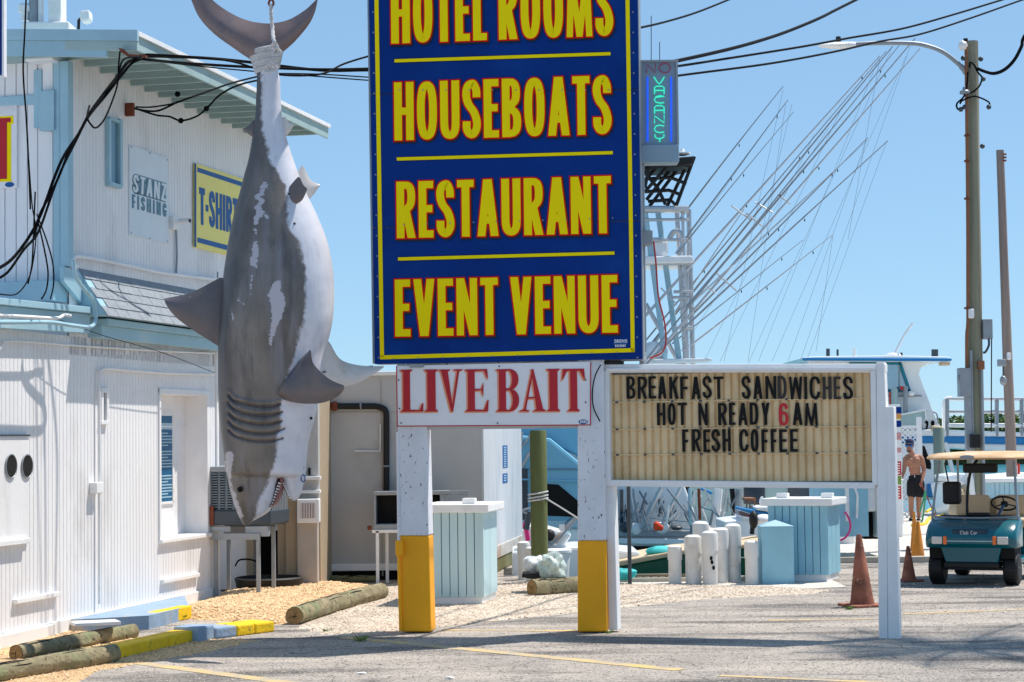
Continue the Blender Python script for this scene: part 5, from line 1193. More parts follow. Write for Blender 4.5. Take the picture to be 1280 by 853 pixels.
def wheel(a,b,nm='wheel'):
    c=G(a,b,.215); ax=fc.u; mb=MB(); prof_=[(.115,-.095),(.17,-.1),(.2,-.088),(.215,-.06),(.215,.06),(.2,.088),(.17,.1),(.115,.095)]
    rg_=[[c+ax*q+(fc.n*math.cos(k*.2618)+V((0,0,1))*math.sin(k*.2618))*r for k in range(24)] for r,q in prof_]
    w_=build(nm,MB().loft(rg_),m_blk,t,smooth=True)
    tr=MB()
    for k in range(28):
        an=k*2*math.pi/28; d=fc.n*math.cos(an)+V((0,0,1))*math.sin(an); e=fc.n*-math.sin(an)+V((0,0,1))*math.cos(an)
        for q in (-.05,.0,.05): p=c+ax*q+d*.212; tr.add([p-ax*.02-e*.012,p+ax*.02-e*.012,p+ax*.02+e*.012,p-ax*.02+e*.012,p-ax*.02-e*.012+d*.008,p+ax*.02-e*.012+d*.008,p+ax*.02+e*.012+d*.008,p-ax*.02+e*.012+d*.008],[(4,5,6,7),(0,1,5,4),(1,2,6,5),(2,3,7,6),(3,0,4,7)])
    struct(build('tread_blocks',tr,m_blk,w_),'stuff')
    s_=1 if a>0 else -1
    build('rim',MB().cyl(c+ax*s_*.05,c+ax*s_*.08,.115,.09,18),m_galv,w_,smooth=True); build('hub_cap',MB().cyl(c+ax*s_*.08,c+ax*s_*.1,.04,.03,12),m_dkmetal,w_,smooth=True)
for a in (-.49,.49): wheel(a,-.02); wheel(a,-1.78)
build('front_axle',MB().cyl(G(-.45,-.02,.215),G(.45,-.02,.215),.025),m_dkmetal,t); build('rear_axle',MB().cyl(G(-.45,-1.78,.215),G(.45,-1.78,.215),.05),m_dkmetal,t)
# lights
ff=Fr(G(0,.335,0),fc.u,fc.n)
for a,s_ in ((-.50,1),(.50,-1)):
    h=build('headlight',MB().box(ff,min(a,a+s_*.14),max(a,a+s_*.14),-.05,.02,.555,.655),m_lens,t,bevel=.012)
    build('indicator_lamp',MB().box(ff,min(a+s_*.155,a+s_*.2),max(a+s_*.155,a+s_*.2),-.05,.022,.55,.66),m_orange,t,bevel=.008)
build('badge_strip',MB().box(ff,-.3,.3,-.03,.016,.59,.602),m_print,t)
build('badge_plate',MB().box(Fr(G(0,.265,0),fc.u,fc.n),-.23,.23,-.05,.045,.665,.75),mat('dark_teal_badge',(0,52,76),.3,.05,4),t,bevel=.008)
fbp=Fr(G(0,.265,0),fc.u,fc.n); mb=MB(); x0=-.125; H_=.045; lw=.0035
def sk_(pts,x): mb.tube([fbp.pt(x+px_*H_,.048,.685+py_*H_) for px_,py_ in pts],lw,5)
x=x0
for ch in 'Club Car':
    if ch=='C': sk_([(.6+.0,.8)]+[(.35+.33*math.cos(R(a_)),.5+.5*math.sin(R(a_))) for a_ in range(50,311,26)],x); x+=.85*H_
    if ch=='l': sk_([(.05,0),(.05,1)],x); x+=.3*H_
    if ch=='u': sk_([(.05,.62),(.05,.2),(.2,0),(.4,.05),(.45,.62),(.45,0)],x); x+=.68*H_
    if ch=='b': sk_([(.05,1),(.05,0),(.35,0),(.48,.3),(.35,.6),(.05,.6)],x); x+=.7*H_
    if ch=='a': sk_([(.45,.6),(.45,0),(.15,0),(.03,.3),(.15,.6),(.45,.6)],x); x+=.68*H_
    if ch=='r': sk_([(.05,.62),(.05,0)],x); sk_([(.05,.4),(.2,.6),(.36,.58)],x); x+=.5*H_
    if ch==' ': x+=.5*H_
build('badge_lettering',mb,m_signw,t,smooth=True)
# windshield frame, canopy, seats
for s_ in (-1,1):
    build('canopy_post',MB().tube(smoothpath([G(s_*.56,-.12,.82),G(s_*.565,-.1,.95),G(s_*.50,-.3,1.64)],6),.017,8),m_galv,t,smooth=True)
    build('canopy_post',MB().tube([G(s_*.54,-1.9,.7),G(s_*.52,-1.75,1.68)],.016,8),m_galv,t,smooth=True)
build('lower_frame_bar',MB().tube(smoothpath([G(-.56,-.1,.93),G(-.53,-.08,.9),G(0,-.02,.885),G(.53,-.08,.9),G(.56,-.1,.93)],5),.014,8),m_galv,t,smooth=True)
build('mast_stay',MB().tube(smoothpath([G(-.12,-.2,.9),G(-.13,-.3,1.2),G(-.10,-.42,1.5),G(-.02,-.5,1.66)],6),.02,8),m_blk,t,smooth=True)
rings=[]
for z,k in ((1.665,.90),(1.672,.985),(1.69,1.0),(1.708,.985),(1.735,.93),(1.752,.8),(1.765,.5),(1.768,.1)):
    rr=[]
    for i in range(44):
        a_=2*math.pi*i/44; c_,s_=math.cos(a_),math.sin(a_); e=4.5
        rr.append(G(.69*k*math.copysign(abs(c_)**(2/e),c_),-1.0+1.12*k*math.copysign(abs(s_)**(2/e),s_),z))
    rings.append(rr)
cn=build('canopy',MB().loft(rings),m_roofc,t,smooth=True)
c=G(-.05,.115,1.70); build('oval_badge',MB().prism([c+fc.u*.10*math.cos(k*.3927)+V((0,0,.028*math.sin(k*.3927))) for k in range(16)],fc.n*.006),m_galv,cn)
wtext(Fr(c+fc.n*.0,fc.u,fc.n),'GATOR',(1,1,2,2),0,.001,.001,m_dark,cn) if False else None
build('dash_tray',MB().box(fc,-.5,.5,-.42,-.16,.84,.91),m_dark,t,bevel=.02); build('dash_pouch',MB().box(fc,-.12,.18,-.3,-.14,.9,.95),m_blk,t,bevel=.02)
build('mirror',MB().box(fc,-.2,.27,-.42,-.36,1.48,1.61),m_blk,t,bevel=.03)
build('hanging_bag',MB().box(fc,-.5,-.26,-.62,-.45,1.05,1.36),m_blk,t,bevel=.04); build('bag_strap',MB().tube([G(-.42,-.5,1.35),G(-.45,-.42,1.62)],.01,6),m_blk,t)
for a0,a1 in ((-.5,-.02),(.06,.54)):
    o=build('seat_backrest',MB().box(fc,a0,a1,-1.48,-1.38,.86,1.15),m_cream,t,bevel=.045,seg=4)
build('seat_cushion',MB().box(fc,-.52,.54,-1.42,-.95,.72,.84),m_cream,t,bevel=.04,seg=4)
for a in (-.3,.3): build('seat_bracket',MB().box(fc,a-.02,a+.02,-1.5,-1.46,.7,.95),m_blk,t)
build('rear_seat_back',MB().box(fc,-.5,.54,-1.62,-1.52,.84,1.1),m_cream,t,bevel=.045,seg=4)
sc=G(.31,-.62,1.06); sn=(fc.n*-.55+V((0,0,.83))).normalized(); e1=fc.u; e2=sn.cross(e1)
sw=build('steering_wheel',MB().tube([sc+e1*.175*math.cos(k*.2244)+e2*.175*math.sin(k*.2244) for k in range(28)],.014,8,True),m_blk,t,smooth=True)
mb=MB().cyl(sc-sn*.03,sc+sn*.01,.05)
build('wheel_hub',mb,m_blk,sw)
for an in (.5,2.6,4.7): build('spoke',MB().tube([sc,sc+e1*.17*math.cos(an)+e2*.17*math.sin(an)],.012,6,flat=.6),m_blk,sw)
build('steering_column',MB().tube([sc,G(.22,-.3,.8)],.022,10),mat('blue_grey_column',(60,84,110),.5),t,smooth=True)
build('pedal',MB().box(fc,.1,.2,-.5,-.45,.34,.44),m_blk,t)

# ================================================================ MAN
Ym=gr(1142,651,.05).y
def pm(x,y,b=0): return at(x,y,Ym-b)
mb=MB(); k=Ym/FP
zf=.05
def cc(pts): cone_chain(mb,[(pm(x,y,b),r*k) for x,y,b,r in pts])
# torso (radii in pixels), built from chest, waist and hips
for x,y,b,rx,ry,rz in ((1142,574,0,9.6,5.6,6.0),(1142.5,580,.02,9.0,5.8,7),(1143.5,587,.01,7.6,5.2,6.5),(1144.5,594,.0,7.4,5.0,6),(1145,600,0,8.0,5.4,6)): mb.ball(pm(x,y,b),(rx*k,ry*k,rz*k),16,12)
for x in (1137.5,1146): mb.ball(pm(x,576,.085),(4.2*k,2.2*k,3.6*k),12,8)
cc([(1138.5,564,.02,3.2),(1140.5,570,0,4.0)]); cc([(1134.5,571.5,0,3.4),(1149.5,571.5,0,3.4)])
cc([(1132,574,0,3.5),(1130.5,584,.04,2.9),(1130,589,.08,2.4),(1127,598,.2,1.8),(1126,600.5,.22,1.5)])
cc([(1151.8,574,0,3.7),(1154.5,584,-.02,3.0),(1155,590,0,2.6),(1153,599,.1,2.0),(1152,602,.13,1.6)])
cc([(1140,602,0,5.2),(1139.5,614,.05,4.6),(1139,625,.06,3.4),(1139,636,.0,3.2),(1139,646,-.02,2.0)]); cc([(1149,602,0,5.2),(1149,614,0,4.5),(1148.5,626,0,3.4),(1148.5,637,-.06,3.1),(1148.5,647,-.06,2.0)])
# head with jaw, nose, ears
mb.ball(pm(1137,556.5,.02),(4.9*k,5.4*k,6.0*k),18,14); mb.ball(pm(1136.6,562,.055),(3.5*k,3.8*k,3.7*k),14,10)
mb.cyl(pm(1136,556,.125),pm(1135.7,559.5,.155),.6*k,1.05*k,10); mb.ball(pm(1135.8,559.5,.148),(1.0*k,.9*k,.8*k),10,8)
for x in (1132.2,1142): mb.ball(pm(x,557.5,.01),(.7*k,1.3*k,1.7*k),10,8)
# hands: palm and five fingers each
for (hx,hy,hb,s_) in ((1125.5,602,.24,-1),(1151.5,604.5,.15,1)):
    mb.ball(pm(hx,hy,hb),(1.7*k,1.1*k,2.2*k),12,8)
    for q,(dx,ln) in enumerate(((-1.35,2.8),(-.45,3.4),(.45,3.2),(1.35,2.5))):
        cone_chain(mb,[(pm(hx+dx,hy+1.2,hb),.5*k),(pm(hx+dx+.1*s_,hy+1.2+ln*.55,hb+.02),.45*k),(pm(hx+dx+.2*s_,hy+1.2+ln,hb-.005),.38*k)])
    cone_chain(mb,[(pm(hx-1.5*s_,hy-.3,hb+.01),.6*k),(pm(hx-2.4*s_,hy+.9,hb+.03),.5*k),(pm(hx-2.2*s_,hy+2.4,hb+.03),.42*k)])
man=build('person',mb,m_skin,loc=pm(1142,651)); remesh(man,.011,3)
man.location=man.location; tag(man,'shirtless man in black shorts, dark cap and blue sunglasses standing on the dock','person')
mb=MB()
for x,y,rx,ry,rz in ((1144.7,597,9.3,7.0,4.5),(1145,602,10.2,7.4,5.8)): mb.ball(pm(x,y),(rx*k,ry*k,rz*k),20,12)
cone_chain(mb,[(pm(1140,604,.02),6.7*k),(pm(1139.6,617,.04),6.3*k)]); cone_chain(mb,[(pm(1149,604,.02),6.7*k),(pm(1149.5,617),6.2*k)])
o=build('shorts',mb,m_shorts,man); remesh(o,.015,2)
build('waist_cord',MB().tube([pm(1143,594,.17),pm(1143.6,597,.17)],.005,5),m_white,man)
mb=MB(); rr=[]
for z,q in ((556,1.05),(553,1.07),(551,1.0),(549.3,.75),(548.5,.3)): rr.append([pm(1137,z,.02)+V((5.0*k*q*math.cos(i*.3142),5.8*k*q*math.sin(i*.3142),0)) for i in range(20)])
cp=build('cap',MB().loft(rr),m_capm,man,smooth=True)
bc=pm(1136.6,554.6,.10); pts=[bc+V((4.4*k*math.cos(i*math.pi/8),-.02-4.4*k*math.sin(i*math.pi/8),-.02*math.sin(i*math.pi/8))) for i in range(9)]
build('cap_brim',MB().prism(pts,(0,0,.014)),m_capm,cp)
sg=build('sunglasses',MB().tube([pm(1132,557,.03),pm(1132.6,557,.125),pm(1140.6,557,.125),pm(1142,557,.03)],.008,6),m_blk,man)
for x in (1134.1,1139.0): build('lens',MB().ball(pm(x,557.6,.136),(2.1*k,.5*k,1.6*k),12,8),m_mirror,sg,smooth=True)
build('mouth',MB().ball(pm(1136.2,562.4,.128),(1.4*k,.3*k,.3*k),8,6),mat('lip_tone',(130,70,62),.5),man,smooth=True)
build('beard_shadow',MB().ball(pm(1136.5,564.2,.075),(3.2*k,3.0*k,1.8*k),12,8),mat('stubble_tone',(104,70,56),.8),man,smooth=True)
for x,b in ((1139,-.0),(1148.8,-.04)):
    o=build('shoe',MB().ball(pm(x-.6,649.6,b+.04),(2.3*k,5.2*k,2.0*k),14,8).box(WF,pm(x-.6,650,0).x-1.9*k,pm(x-.6,650,0).x+1.9*k,Ym-b-.13,Ym-b+.06,.051,.075),m_blk,man,smooth=True)
tag(build('red_pole',MB().tube([pm(1150.5,603,.18),pm(1169,645,.1)],.014,8),mat('brown_red_handle',(130,50,44),.5),smooth=True),'thin dark red pole held down beside the leg of the man','pole')
# ================================================================ DOCK ITEMS RIGHT
def post_(x0,x1,yt,yb,Y,m,name,label,cat,z0=None,round_=True,grp=None):
    a=at((x0+x1)/2,yt,Y); r=(x1-x0)/2*Y/FP; zb=-1.2 if z0 is None else z0
    if round_: mb=MB().tube([(a.x,Y,zb),(a.x,Y,a.z-.02),(a.x,Y,a.z)],[r,r,r*.9],16)
    else: mb=MB().box(WF,a.x-r,a.x+r,Y-r,Y+r,zb,a.z)
    return tag(build(name,mb,m,smooth=round_,loc=(a.x,Y,zb)),label,cat,grp)
post_(1166,1180,535,0,48.5,mat('grey_green_piling',(110,126,118),.85,.18,4,.6,30,stretch=(1,1,.1)),'piling','grey green wooden piling behind the man at the right dock','piling')
post_(662,683,538,0,27.9,mat('dark_green_piling',(96,104,62),.85,.24,4,.9,28,stretch=(1,1,.1)),'piling','dark green wooden piling seen between the two sign posts','piling',0)
post_(783,788,600,0,27.4,m_dkmetal,'thin_pole','thin dark metal pole on the quay below the letter board','pole',0)
t=thing('fuel_price_column','narrow white column with blue and red price stickers behind the letter board post','sign column',at(1121,676,38)); f_=CF(38)
build('column',MB().rect(f_,1108,506,1127,678,-.5,0),m_white,t,bevel=.01)
for y0,y1,m in ((509,523,m_signb),(523.3,524.5,m_hose),(526,534,m_signb),(541,550,mat('faded_red_print',(206,150,150),.5)),(560,566,mat('faded_red_print',(206,150,150),.5)),(577,594,m_redb),(595,606,mat('lime_green_sticker',(120,150,60),.5)),(608,624,m_redb)):
    build('sticker',MB().rect(f_,1117.8,y0,1126.6,y1,0,.006),m,t)
build('sticker',MB().rect(f_,1118,517,1126.5,523,.006,.01),mat('orange_print',(210,150,90),.5),t)
for k in range(5): build('printed_line',MB().rect(f_,1119.5,579+k*3,1125,580.3+k*3,.006,.01),m_signw,t)
for k in range(4): build('printed_line',MB().rect(f_,1119.5,610+k*3.4,1125,611.4+k*3.4,.006,.01),m_signw,t)
# white bollards / fuel pump near the man
for x0,x1,yt,yb,l in ((1118,1129,600,655,'low white square post just left of the man'),(1152,1156,588,640,'slim white post just right of the man')):
    g_=gr((x0+x1)/2,yb,.05); f_=CF(g_.y); t=thing('white_post',l,'post',g_); build('shaft',MB().rect(f_,x0,yt,x1,yb,-.2,0),m_white,t,bevel=.01); c=f_.at((x0+x1)/2,yt-3,-.1); a0=f_.pix(x0-.5,yt,0)[0]; a1=f_.pix(x1+.5,yt,0)[0]; zt2=f_.pix(x0,yt,0)[1]
    build('post_cap',MB().add([f_.pt(a0,.01,zt2),f_.pt(a1,.01,zt2),f_.pt(a1,-.21,zt2),f_.pt(a0,-.21,zt2),c],[(0,1,4),(1,2,4),(2,3,4),(3,0,4),(3,2,1,0)]),m_white,t)
t=thing('lattice_screen','white crossed lattice screen behind the man','screen',gr(1137,652,.05)+V((0,1.6,0))); Yl=Ym+1.6; f_=CF(Yl)
xa,xb=f_.pix(1125,600)[0],f_.pix(1147,600)[0]; za,zb=.05,f_.pix(1130,535)[1]
build('screen_frame',MB().box(f_,xa-.03,xa,-.03,.03,za,zb).box(f_,xb,xb+.12,-.03,.03,za,zb+.25).box(f_,xa,xb,-.03,.03,zb,zb+.05),m_white,t)
n_=0
for s_ in (-1,1):
    q=-3.0
    while q<3.0:
        pts=[]; a_,b_=xa,xb
        z0=za+q+ (0 if s_>0 else 1.9); 
        # clip the slat z=z0+s*(x-xa) to the frame
        xs=[xa,xb]; lo_=max(xa,min(xb,xa+(za-z0)*s_)) if s_ else xa; hi_=max(xa,min(xb,xa+(zb-z0)*s_))
        l_,h_=min(lo_,hi_),max(lo_,hi_)
        if h_-l_>.03: build('lattice_slat',MB().box(Fr(f_.pt(l_,.004*s_,z0+s_*(l_-xa)),(1,0,s_),(0,-1,0),(-s_,0,1)),0,(h_-l_)*1.414,-.006,.006,-.014,.014),m_white,t); n_+=1
        q+=.115
t=thing('dock_kiosk','pale blue wooden kiosk with a shaded door on the far dock','kiosk',gr(1070,690,.05)); f_=CF(31.9)
build('kiosk_wall',MB().rect(f_,1029,560,1085,671,-1.5,0),m_chestb,t); build('kiosk_wall',MB().rect(f_,1096,560,1112,672,-1.5,0),m_white,t); build('kiosk_base',MB().rect(f_,1080,640,1100,674,-.7,-.4),m_dark,t)
build('white_tank',MB().rect(f_,1081,608,1097,640,-.5,-.05),m_white,t,bevel=.05); build('door_post',MB().rect(f_,1057,606,1061.5,652,.0,.05),m_white,t); build('white_pipe',MB().tube([f_.at(1069,610,.04),f_.at(1072,620,.04),f_.at(1071,648,.04)],.02,8),m_white,t)
tag(build('hose_reel_pipe',MB().tube(smoothpath([f_.at(1056,640,.1),f_.at(1060,646,.12),f_.at(1063,655,.12),f_.at(1062,664,.1),f_.at(1057,672,.1),f_.at(1050,676,.1)],5),.016,7),m_pink,smooth=True),'pink hose looped beside the sky blue chest','hose')
g_=gr(1059,683); tag(build('white_base_drum',MB().lathe(g_,[(.14,0),(.15,.05),(.15,.28),(.1,.33),(.001,.34)],16),m_pvc,smooth=True),'small white drum on the quay right of the sky blue chest','drum')
tag(build('yellow_hose',MB().tube(smoothpath([gr(x,y,.07) for x,y in ((1158,640),(1170,634),(1184,637),(1176,645),(1162,648),(1156,655),(1140,657))],6),.035,8),m_hose,smooth=True),'yellow hose coiled on the dock behind the golf cart','hose')
tag(build('green_hose',MB().tube(smoothpath([at(x,y,Ym-1) for x,y in ((1150,640),(1154,625),(1157,615),(1153,650),(1147,654))],6),.02,8),mat('green_hose',(60,150,110),.5),smooth=True),'green hose hanging near the left leg of the man','hose')

# ================================================================ UTILITY POLES, LAMP, WIRES
def pole(name,label,x0,y0,x1,y1,wt,wb,Y,m):
    t=thing(name,label,'utility pole',V((at(x1,y1,Y).x,Y,0))); a=at(x0,y0,Y); b=at(x1,y1,Y); d=(a-b).normalized(); g_=b-d*(b.z/d.z)
    n=20; rings=[]
    for i in range(n+1):
        q=i/n; c=g_.lerp(a,q); r=(wb+(wt-wb)*q)/2*Y/FP
        rings.append([c+V((math.cos(j*.3142),math.sin(j*.3142),0))*r*(1+.06*mn.noise(V((math.cos(j*.3142)*3,math.sin(j*.3142)*3,i*.25)))) for j in range(20)])
    build('shaft',MB().loft(rings),m,t,smooth=True); return t,a,g_
up_,ptop,pbot=pole('utility_pole','tall weathered utility pole carrying the street lamp arm and meter boxes',1214.5,52,1220,628,16,22,34.5,m_pole)
fp_=CF(34.5); X=lambda x,y,b=.15: fp_.at(x,y,b)
build('brown_conduit',MB().tube(smoothpath([X(1207.5,52),X(1208.5,150),X(1210,300),X(1210,395),X(1208.5,420),X(1208.5,460)],6),.03,8),m_rustpipe,up_,smooth=True)
for y in (168,200,247,384): build('pipe_strap',MB().rect(fp_,1206,y,1212,y+2.5,.14,.2),m_rust,up_)
build('grey_conduit',MB().tube([X(1213.5,438),X(1216,560),X(1217,620)],.03,8),m_galv,up_,smooth=True)
build('grey_conduit',MB().tube([X(1227,456,.17),X(1229,560,.17),X(1230,640,.17)],.028,8),m_galv,up_,smooth=True)
build('meter_box',MB().rect(fp_,1200,460,1214,496,.05,.28),m_galv,up_,bevel=.01); build('meter_dial',MB().cyl(X(1197,473,.2),X(1200,473,.2),.06,seg=14),m_galv,up_)
build('meter_box',MB().rect(fp_,1229,399,1241,424,-.05,.15),m_galv,up_,bevel=.01); build('pipe_hook',MB().tube(smoothpath([X(1236,424),X(1236,432),X(1232,440),X(1229,441)],5),.02,8),m_dkmetal,up_,smooth=True)
build('down_wire',MB().tube([X(1239.5,424),X(1239,540)],.01,6),m_cable,up_)
build('white_insulator',MB().rect(fp_,1211,386,1218,398,.15,.22),m_white,up_,bevel=.02); build('small_switch_box',MB().rect(fp_,1223,451,1231,462,.15,.25),m_rustpipe,up_,bevel=.01)
build('cable_tray',MB().rect(fp_,1207,496,1215,564,.1,.2),m_galv,up_,bevel=.01); build('black_box',MB().rect(fp_,1214,543,1226,560,.2,.32),m_blk,up_,bevel=.01)
build('white_marker',MB().tube([X(1211,588),X(1214,600),X(1216,620)],.05,8),m_white,up_)
# street lamp
lamp=build('lamp_arm',MB().tube(smoothpath([X(1208,92,.1),X(1200,82,.1),X(1180,66,.1),X(1160,58,.1),X(1140,54.5,.1),X(1100,54,.1),X(1068,55.5,.1)],8),[.05]*8+[.04]*60,10),m_galv,up_,smooth=True)
hd=[]
for q,(x,hw,hh) in enumerate(((1070,.02,.03),(1069,.06,.055),(1060,.10,.06),(1045,.13,.06),(1033,.12,.04),(1025,.06,.02),(1022.5,.02,.008))):
    c=X(x,56.5+ (1070-x)*.03,.1); hd.append([c+V((0,math.cos(j*.5236)*hw,math.sin(j*.5236)*hh)) for j in range(12)])
lh=build('lamp_head',MB().loft(hd),m_white,lamp,smooth=True); build('photocell',MB().lathe(X(1048,52.5,.1),[(.045,0),(.045,.08),(.04,.09),(.001,.09)],12),m_blk,lamp,smooth=True)
hd=[]
for x,r in ((1209,.02),(1207,.07),(1202,.09),(1199,.06),(1198,.02)): hd.append([X(x,57,.2)+V((0,math.cos(j*.5236)*r*1.2,math.sin(j*.5236)*r)) for j in range(12)])
build('second_lamp',MB().loft(hd),m_white,up_,smooth=True); build('second_photocell',MB().lathe(X(1207,52,.2),[(.04,0),(.04,.05),(.001,.05)],12),m_blk,up_)
build('bracket_insulator',MB().lathe(X(1206,119,.25),[(.01,0),(.09,.02),(.09,.06),(.04,.1),(.03,.14),(.001,.15)],12),m_galv,up_,smooth=True)
for i,p in enumerate(([(1210,90),(1208,112),(1204,122),(1196,130),(1198,137),(1206,133)],[(1200,130),(1203,126),(1215,121),(1224,122),(1236,128),(1237,134)],[(1228,98),(1224,108),(1216,115),(1208,118)],[(1212,85),(1213,78),(1218,82),(1222,90),(1229,98)])):
    build('loop_cable',MB().tube(smoothpath([X(x,y,.28) for x,y in p],5),.016,6),m_cable,up_,smooth=True)
for x,y in ((1236,134),(1206,134),(1201,137),(1229,99),(1204,73),(1226,74),(1228,183)): build('clamp',MB().ball(X(x,y,.28),.045,8,6),m_dkmetal,up_)
p2,_,_=pole('utility_pole','thinner leaning brown pole at the right edge of the picture',1250,188,1265,600,9.5,14,40,m_pole2)
f2=CF(40)
build('grey_box',MB().rect(f2,1249,449,1258,458,.1,.3),m_galv,p2,bevel=.02); build('round_bell',MB().ball(f2.at(1254,476,.2),(.07,.07,.1)),m_galv,p2,smooth=True); build('bracket',MB().tube([f2.at(1254,458,.2),f2.at(1254,470,.2)],.015,6),m_dkmetal,p2)
build('insulator',MB().rect(f2,1259,441,1264,450,.15,.22),m_white,p2,bevel=.02)
for y in (193,197,201): build('pin',MB().tube([f2.at(1254,y,.1),f2.at(1258,y,.1)],.02,6),m_rust,p2)
def wire(px,Ya,Yb,r,label,m=m_cable,name='overhead_wire',n=6,cat='cable',grp=None):
    k=len(px); pts=[at(x,y,Ya+(Yb-Ya)*i/(k-1)) for i,(x,y) in enumerate(px)]
    return tag(build(name,MB().tube(smoothpath(pts,n),r,6),m,smooth=True),label,cat,grp)
wire([(1222,86),(1232,90),(1243,92),(1256,87),(1268,75),(1277,58),(1284,40),(1340,-40)],34.2,33,.03,'twisted black cable curling off the right of the lamp pole')
wire([(798,86),(850,75.5),(910,62),(950,51),(983,40),(1022,24),(1046,12),(1072,-1),(1130,-30),(1290,-130)],21.6,34,.022,'thick black cable rising steeply to the top right of the navy sign')
wire([(798,89),(850,82.5),(905,74),(1000,59),(1060,48),(1128,36),(1190,19),(1256,-1),(1320,-20),(1560,-110)],21.6,34,.015,'upper thin wire crossing the sky from the vacancy box')
wire([(798,103),(850,94.5),(960,80),(1040,65.5),(1100,52),(1150,43),(1210,24),(1278,0),(1330,-18),(1600,-115)],21.6,34,.014,'lower thin wire crossing the sky from the vacancy box')
wire([(795,36),(830,28),(870,16),(913,-1),(960,-20),(1100,-80)],21.6,30,.013,'short thin wire leaving the top of the navy sign towards the sky')
# wires left of the sign, behind the shark
for i,(px,r,l) in enumerate(((([(175,70),(215,71),(260,73),(313,78),(400,88),(466,88),(520,92)]),.02,'upper of the thick black cables passing behind the shark tail'),([(178,74),(230,79),(313,84),(400,87),(466,86),(520,84)],.018,'second thick black cable passing behind the shark tail'),([(180,68),(230,70.5),(290,77),(345,93),(400,93),(430,80),(466,69),(520,55)],.013,'thin wire rising behind the shark tail to the navy sign'),([(190,76),(240,82),(313,89),(400,96),(466,101),(520,104)],.009,'thin lowest wire passing behind the shark tail'),([(340,92),(400,93),(466,97),(520,99)],.009,'short thin wire between the shark tail and the navy sign'))):
    wire(px,21.25,23.5,r*.9,l)
B_=lambda pts,b,r,l,n=6: tag(build('building_cable',MB().tube(smoothpath([WB.at(x,y,b if not isinstance(b,tuple) else b[0]+(b[1]-b[0])*i/(len(pts)-1)) for i,(x,y) in enumerate(pts)],n),r,6),m_cable,smooth=True),l,'cable')
B_([(176,71),(160,78),(148,94),(130,117),(112,142),(98,168),(80,195),(68,222),(58,250),(48,275),(34,300),(14,325),(-6,338)],(1.08,.3),.017,'main thick cable sweeping down the front of the white building')
B_([(176,74),(164,80),(150,97),(131,121),(110,147),(95,176),(78,210),(66,240),(48,290),(30,312),(10,340),(-6,350)],(1.1,.32),.014,'second cable of the bundle sweeping down the white building front')
B_([(113,140),(100,165),(86,190),(74,220),(62,245),(50,268),(43,295)],(.85,.45),.014,'frayed middle strand of the cable bundle')
B_([(150,64),(148,85),(147,105),(139,130),(130,150),(120,160),(113,155),(109,146),(112,132)],(1.02,.86),.010,'thin loop hanging from the roof bracket')
B_([(176,72),(160,72),(152,78),(149,92)],(1.08,1.0),.010,'short jumper cable at the roof bracket')
B_([(44,240),(42,290),(40,330),(35,355)],.5,.009,'thin straight strand below the cable bundle')
B_([(47,275),(55,310),(60,340),(58,362),(52,374)],.5,.009,'curved strand dropping right of the cable bundle')
B_([(46,268),(58,300),(66,330),(67,355),(63,374)],.5,.008,'outer curved strand ending on the low parapet')
B_([(33,-10),(31,40),(29,90),(33,150),(36,210),(38,262)],.3,.010,'thin black drop wire along the front planks')
B_([(36,200),(40,255),(45,290),(41,330),(34,352),(20,368),(0,368)],.45,.007,'thin wire trailing to the low parapet at left')
B_([(168.5,136),(185,139),(200,138),(222,128),(250,118),(290,104),(330,94)],(.14,1.35),.012,'upper service cable under the eaves behind the shark')
B_([(170,134),(190,134),(215,130),(222,127)],.3,.010,'short service cable at the wall bracket')
B_([(170,136),(195,144),(212,146),(226,151),(245,146),(258,136),(276,118),(300,106),(330,99)],(.14,1.35),.012,'lower service cable sagging under the eaves')
mb=MB().rect(WB,166,129,168.5,145,.0,.10); tag(build('wall_bracket',mb,m_rust),'rusty bracket holding cables on the ribbed upper wall','bracket')
t=thing('eave_bracket','rusty bracket with a hook where the cables meet the eave','bracket',FG.at(158,64,.06)); build('bracket_plate',MB().ppoly(FG,[(148,60),(153,61),(160,68),(182,69),(182,71.5),(159,70.5),(151,65)],.05,.1),m_rust,t)
for x,y in ((258,136),(226,151),(262,102),(222,118)): build('splice',MB().ball(WB.at(x,y,.38),.035,8,6),m_cable,t)

# ================================================================ BOATS
f38=CF(38); f37=CF(37)
def T(fr,pts,r,m,par,name,b=0,sm=0,seg=8,smooth=True):
    p=[fr.at(x,y,b) for x,y in pts]
    if sm: p=smoothpath(p,sm)
    return build(name,MB().tube(p,r,seg),m,par,smooth=smooth)
t=thing('tower_boat','sport fishing boat with a tall aluminium tuna tower behind the navy sign','fishing boat',V((f38.at(830,700).x,39,-1.05)))
build('hull',MB().ppoly(f38,[(690,668),(862,668),(905,676),(960,664),(955,740),(880,760),(700,760)],-3.2,0),m_boatw,t,bevel=.04)
build('deck_band',MB().ppoly(f38,[(700,664),(870,664),(870,671),(700,671)],-.2,.12),m_galv,t,bevel=.01)
build('rub_rail',MB().ppoly(f38,[(700,672),(866,674),(866,681),(700,679)],-.2,.18),m_white,t,bevel=.02)
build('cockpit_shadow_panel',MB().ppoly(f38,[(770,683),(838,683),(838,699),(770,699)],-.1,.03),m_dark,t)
build('cabin_side',MB().ppoly(f38,[(700,560),(838,560),(868,640),(875,668),(700,668)],-3,-.3),m_boatw,t,bevel=.05)
build('cabin_window',MB().ppoly(f38,[(766,612),(772,612),(772,655),(766,655)],-.3,-.27),m_glass,t); build('cabin_window',MB().ppoly(f38,[(775,612),(779,612),(779,655),(775,655)],-.3,-.27),m_glass,t)
build('windscreen',MB().ppoly(f38,[(842,560),(855,560),(862,612),(861,640)],-2.5,-.5),m_dark,t)
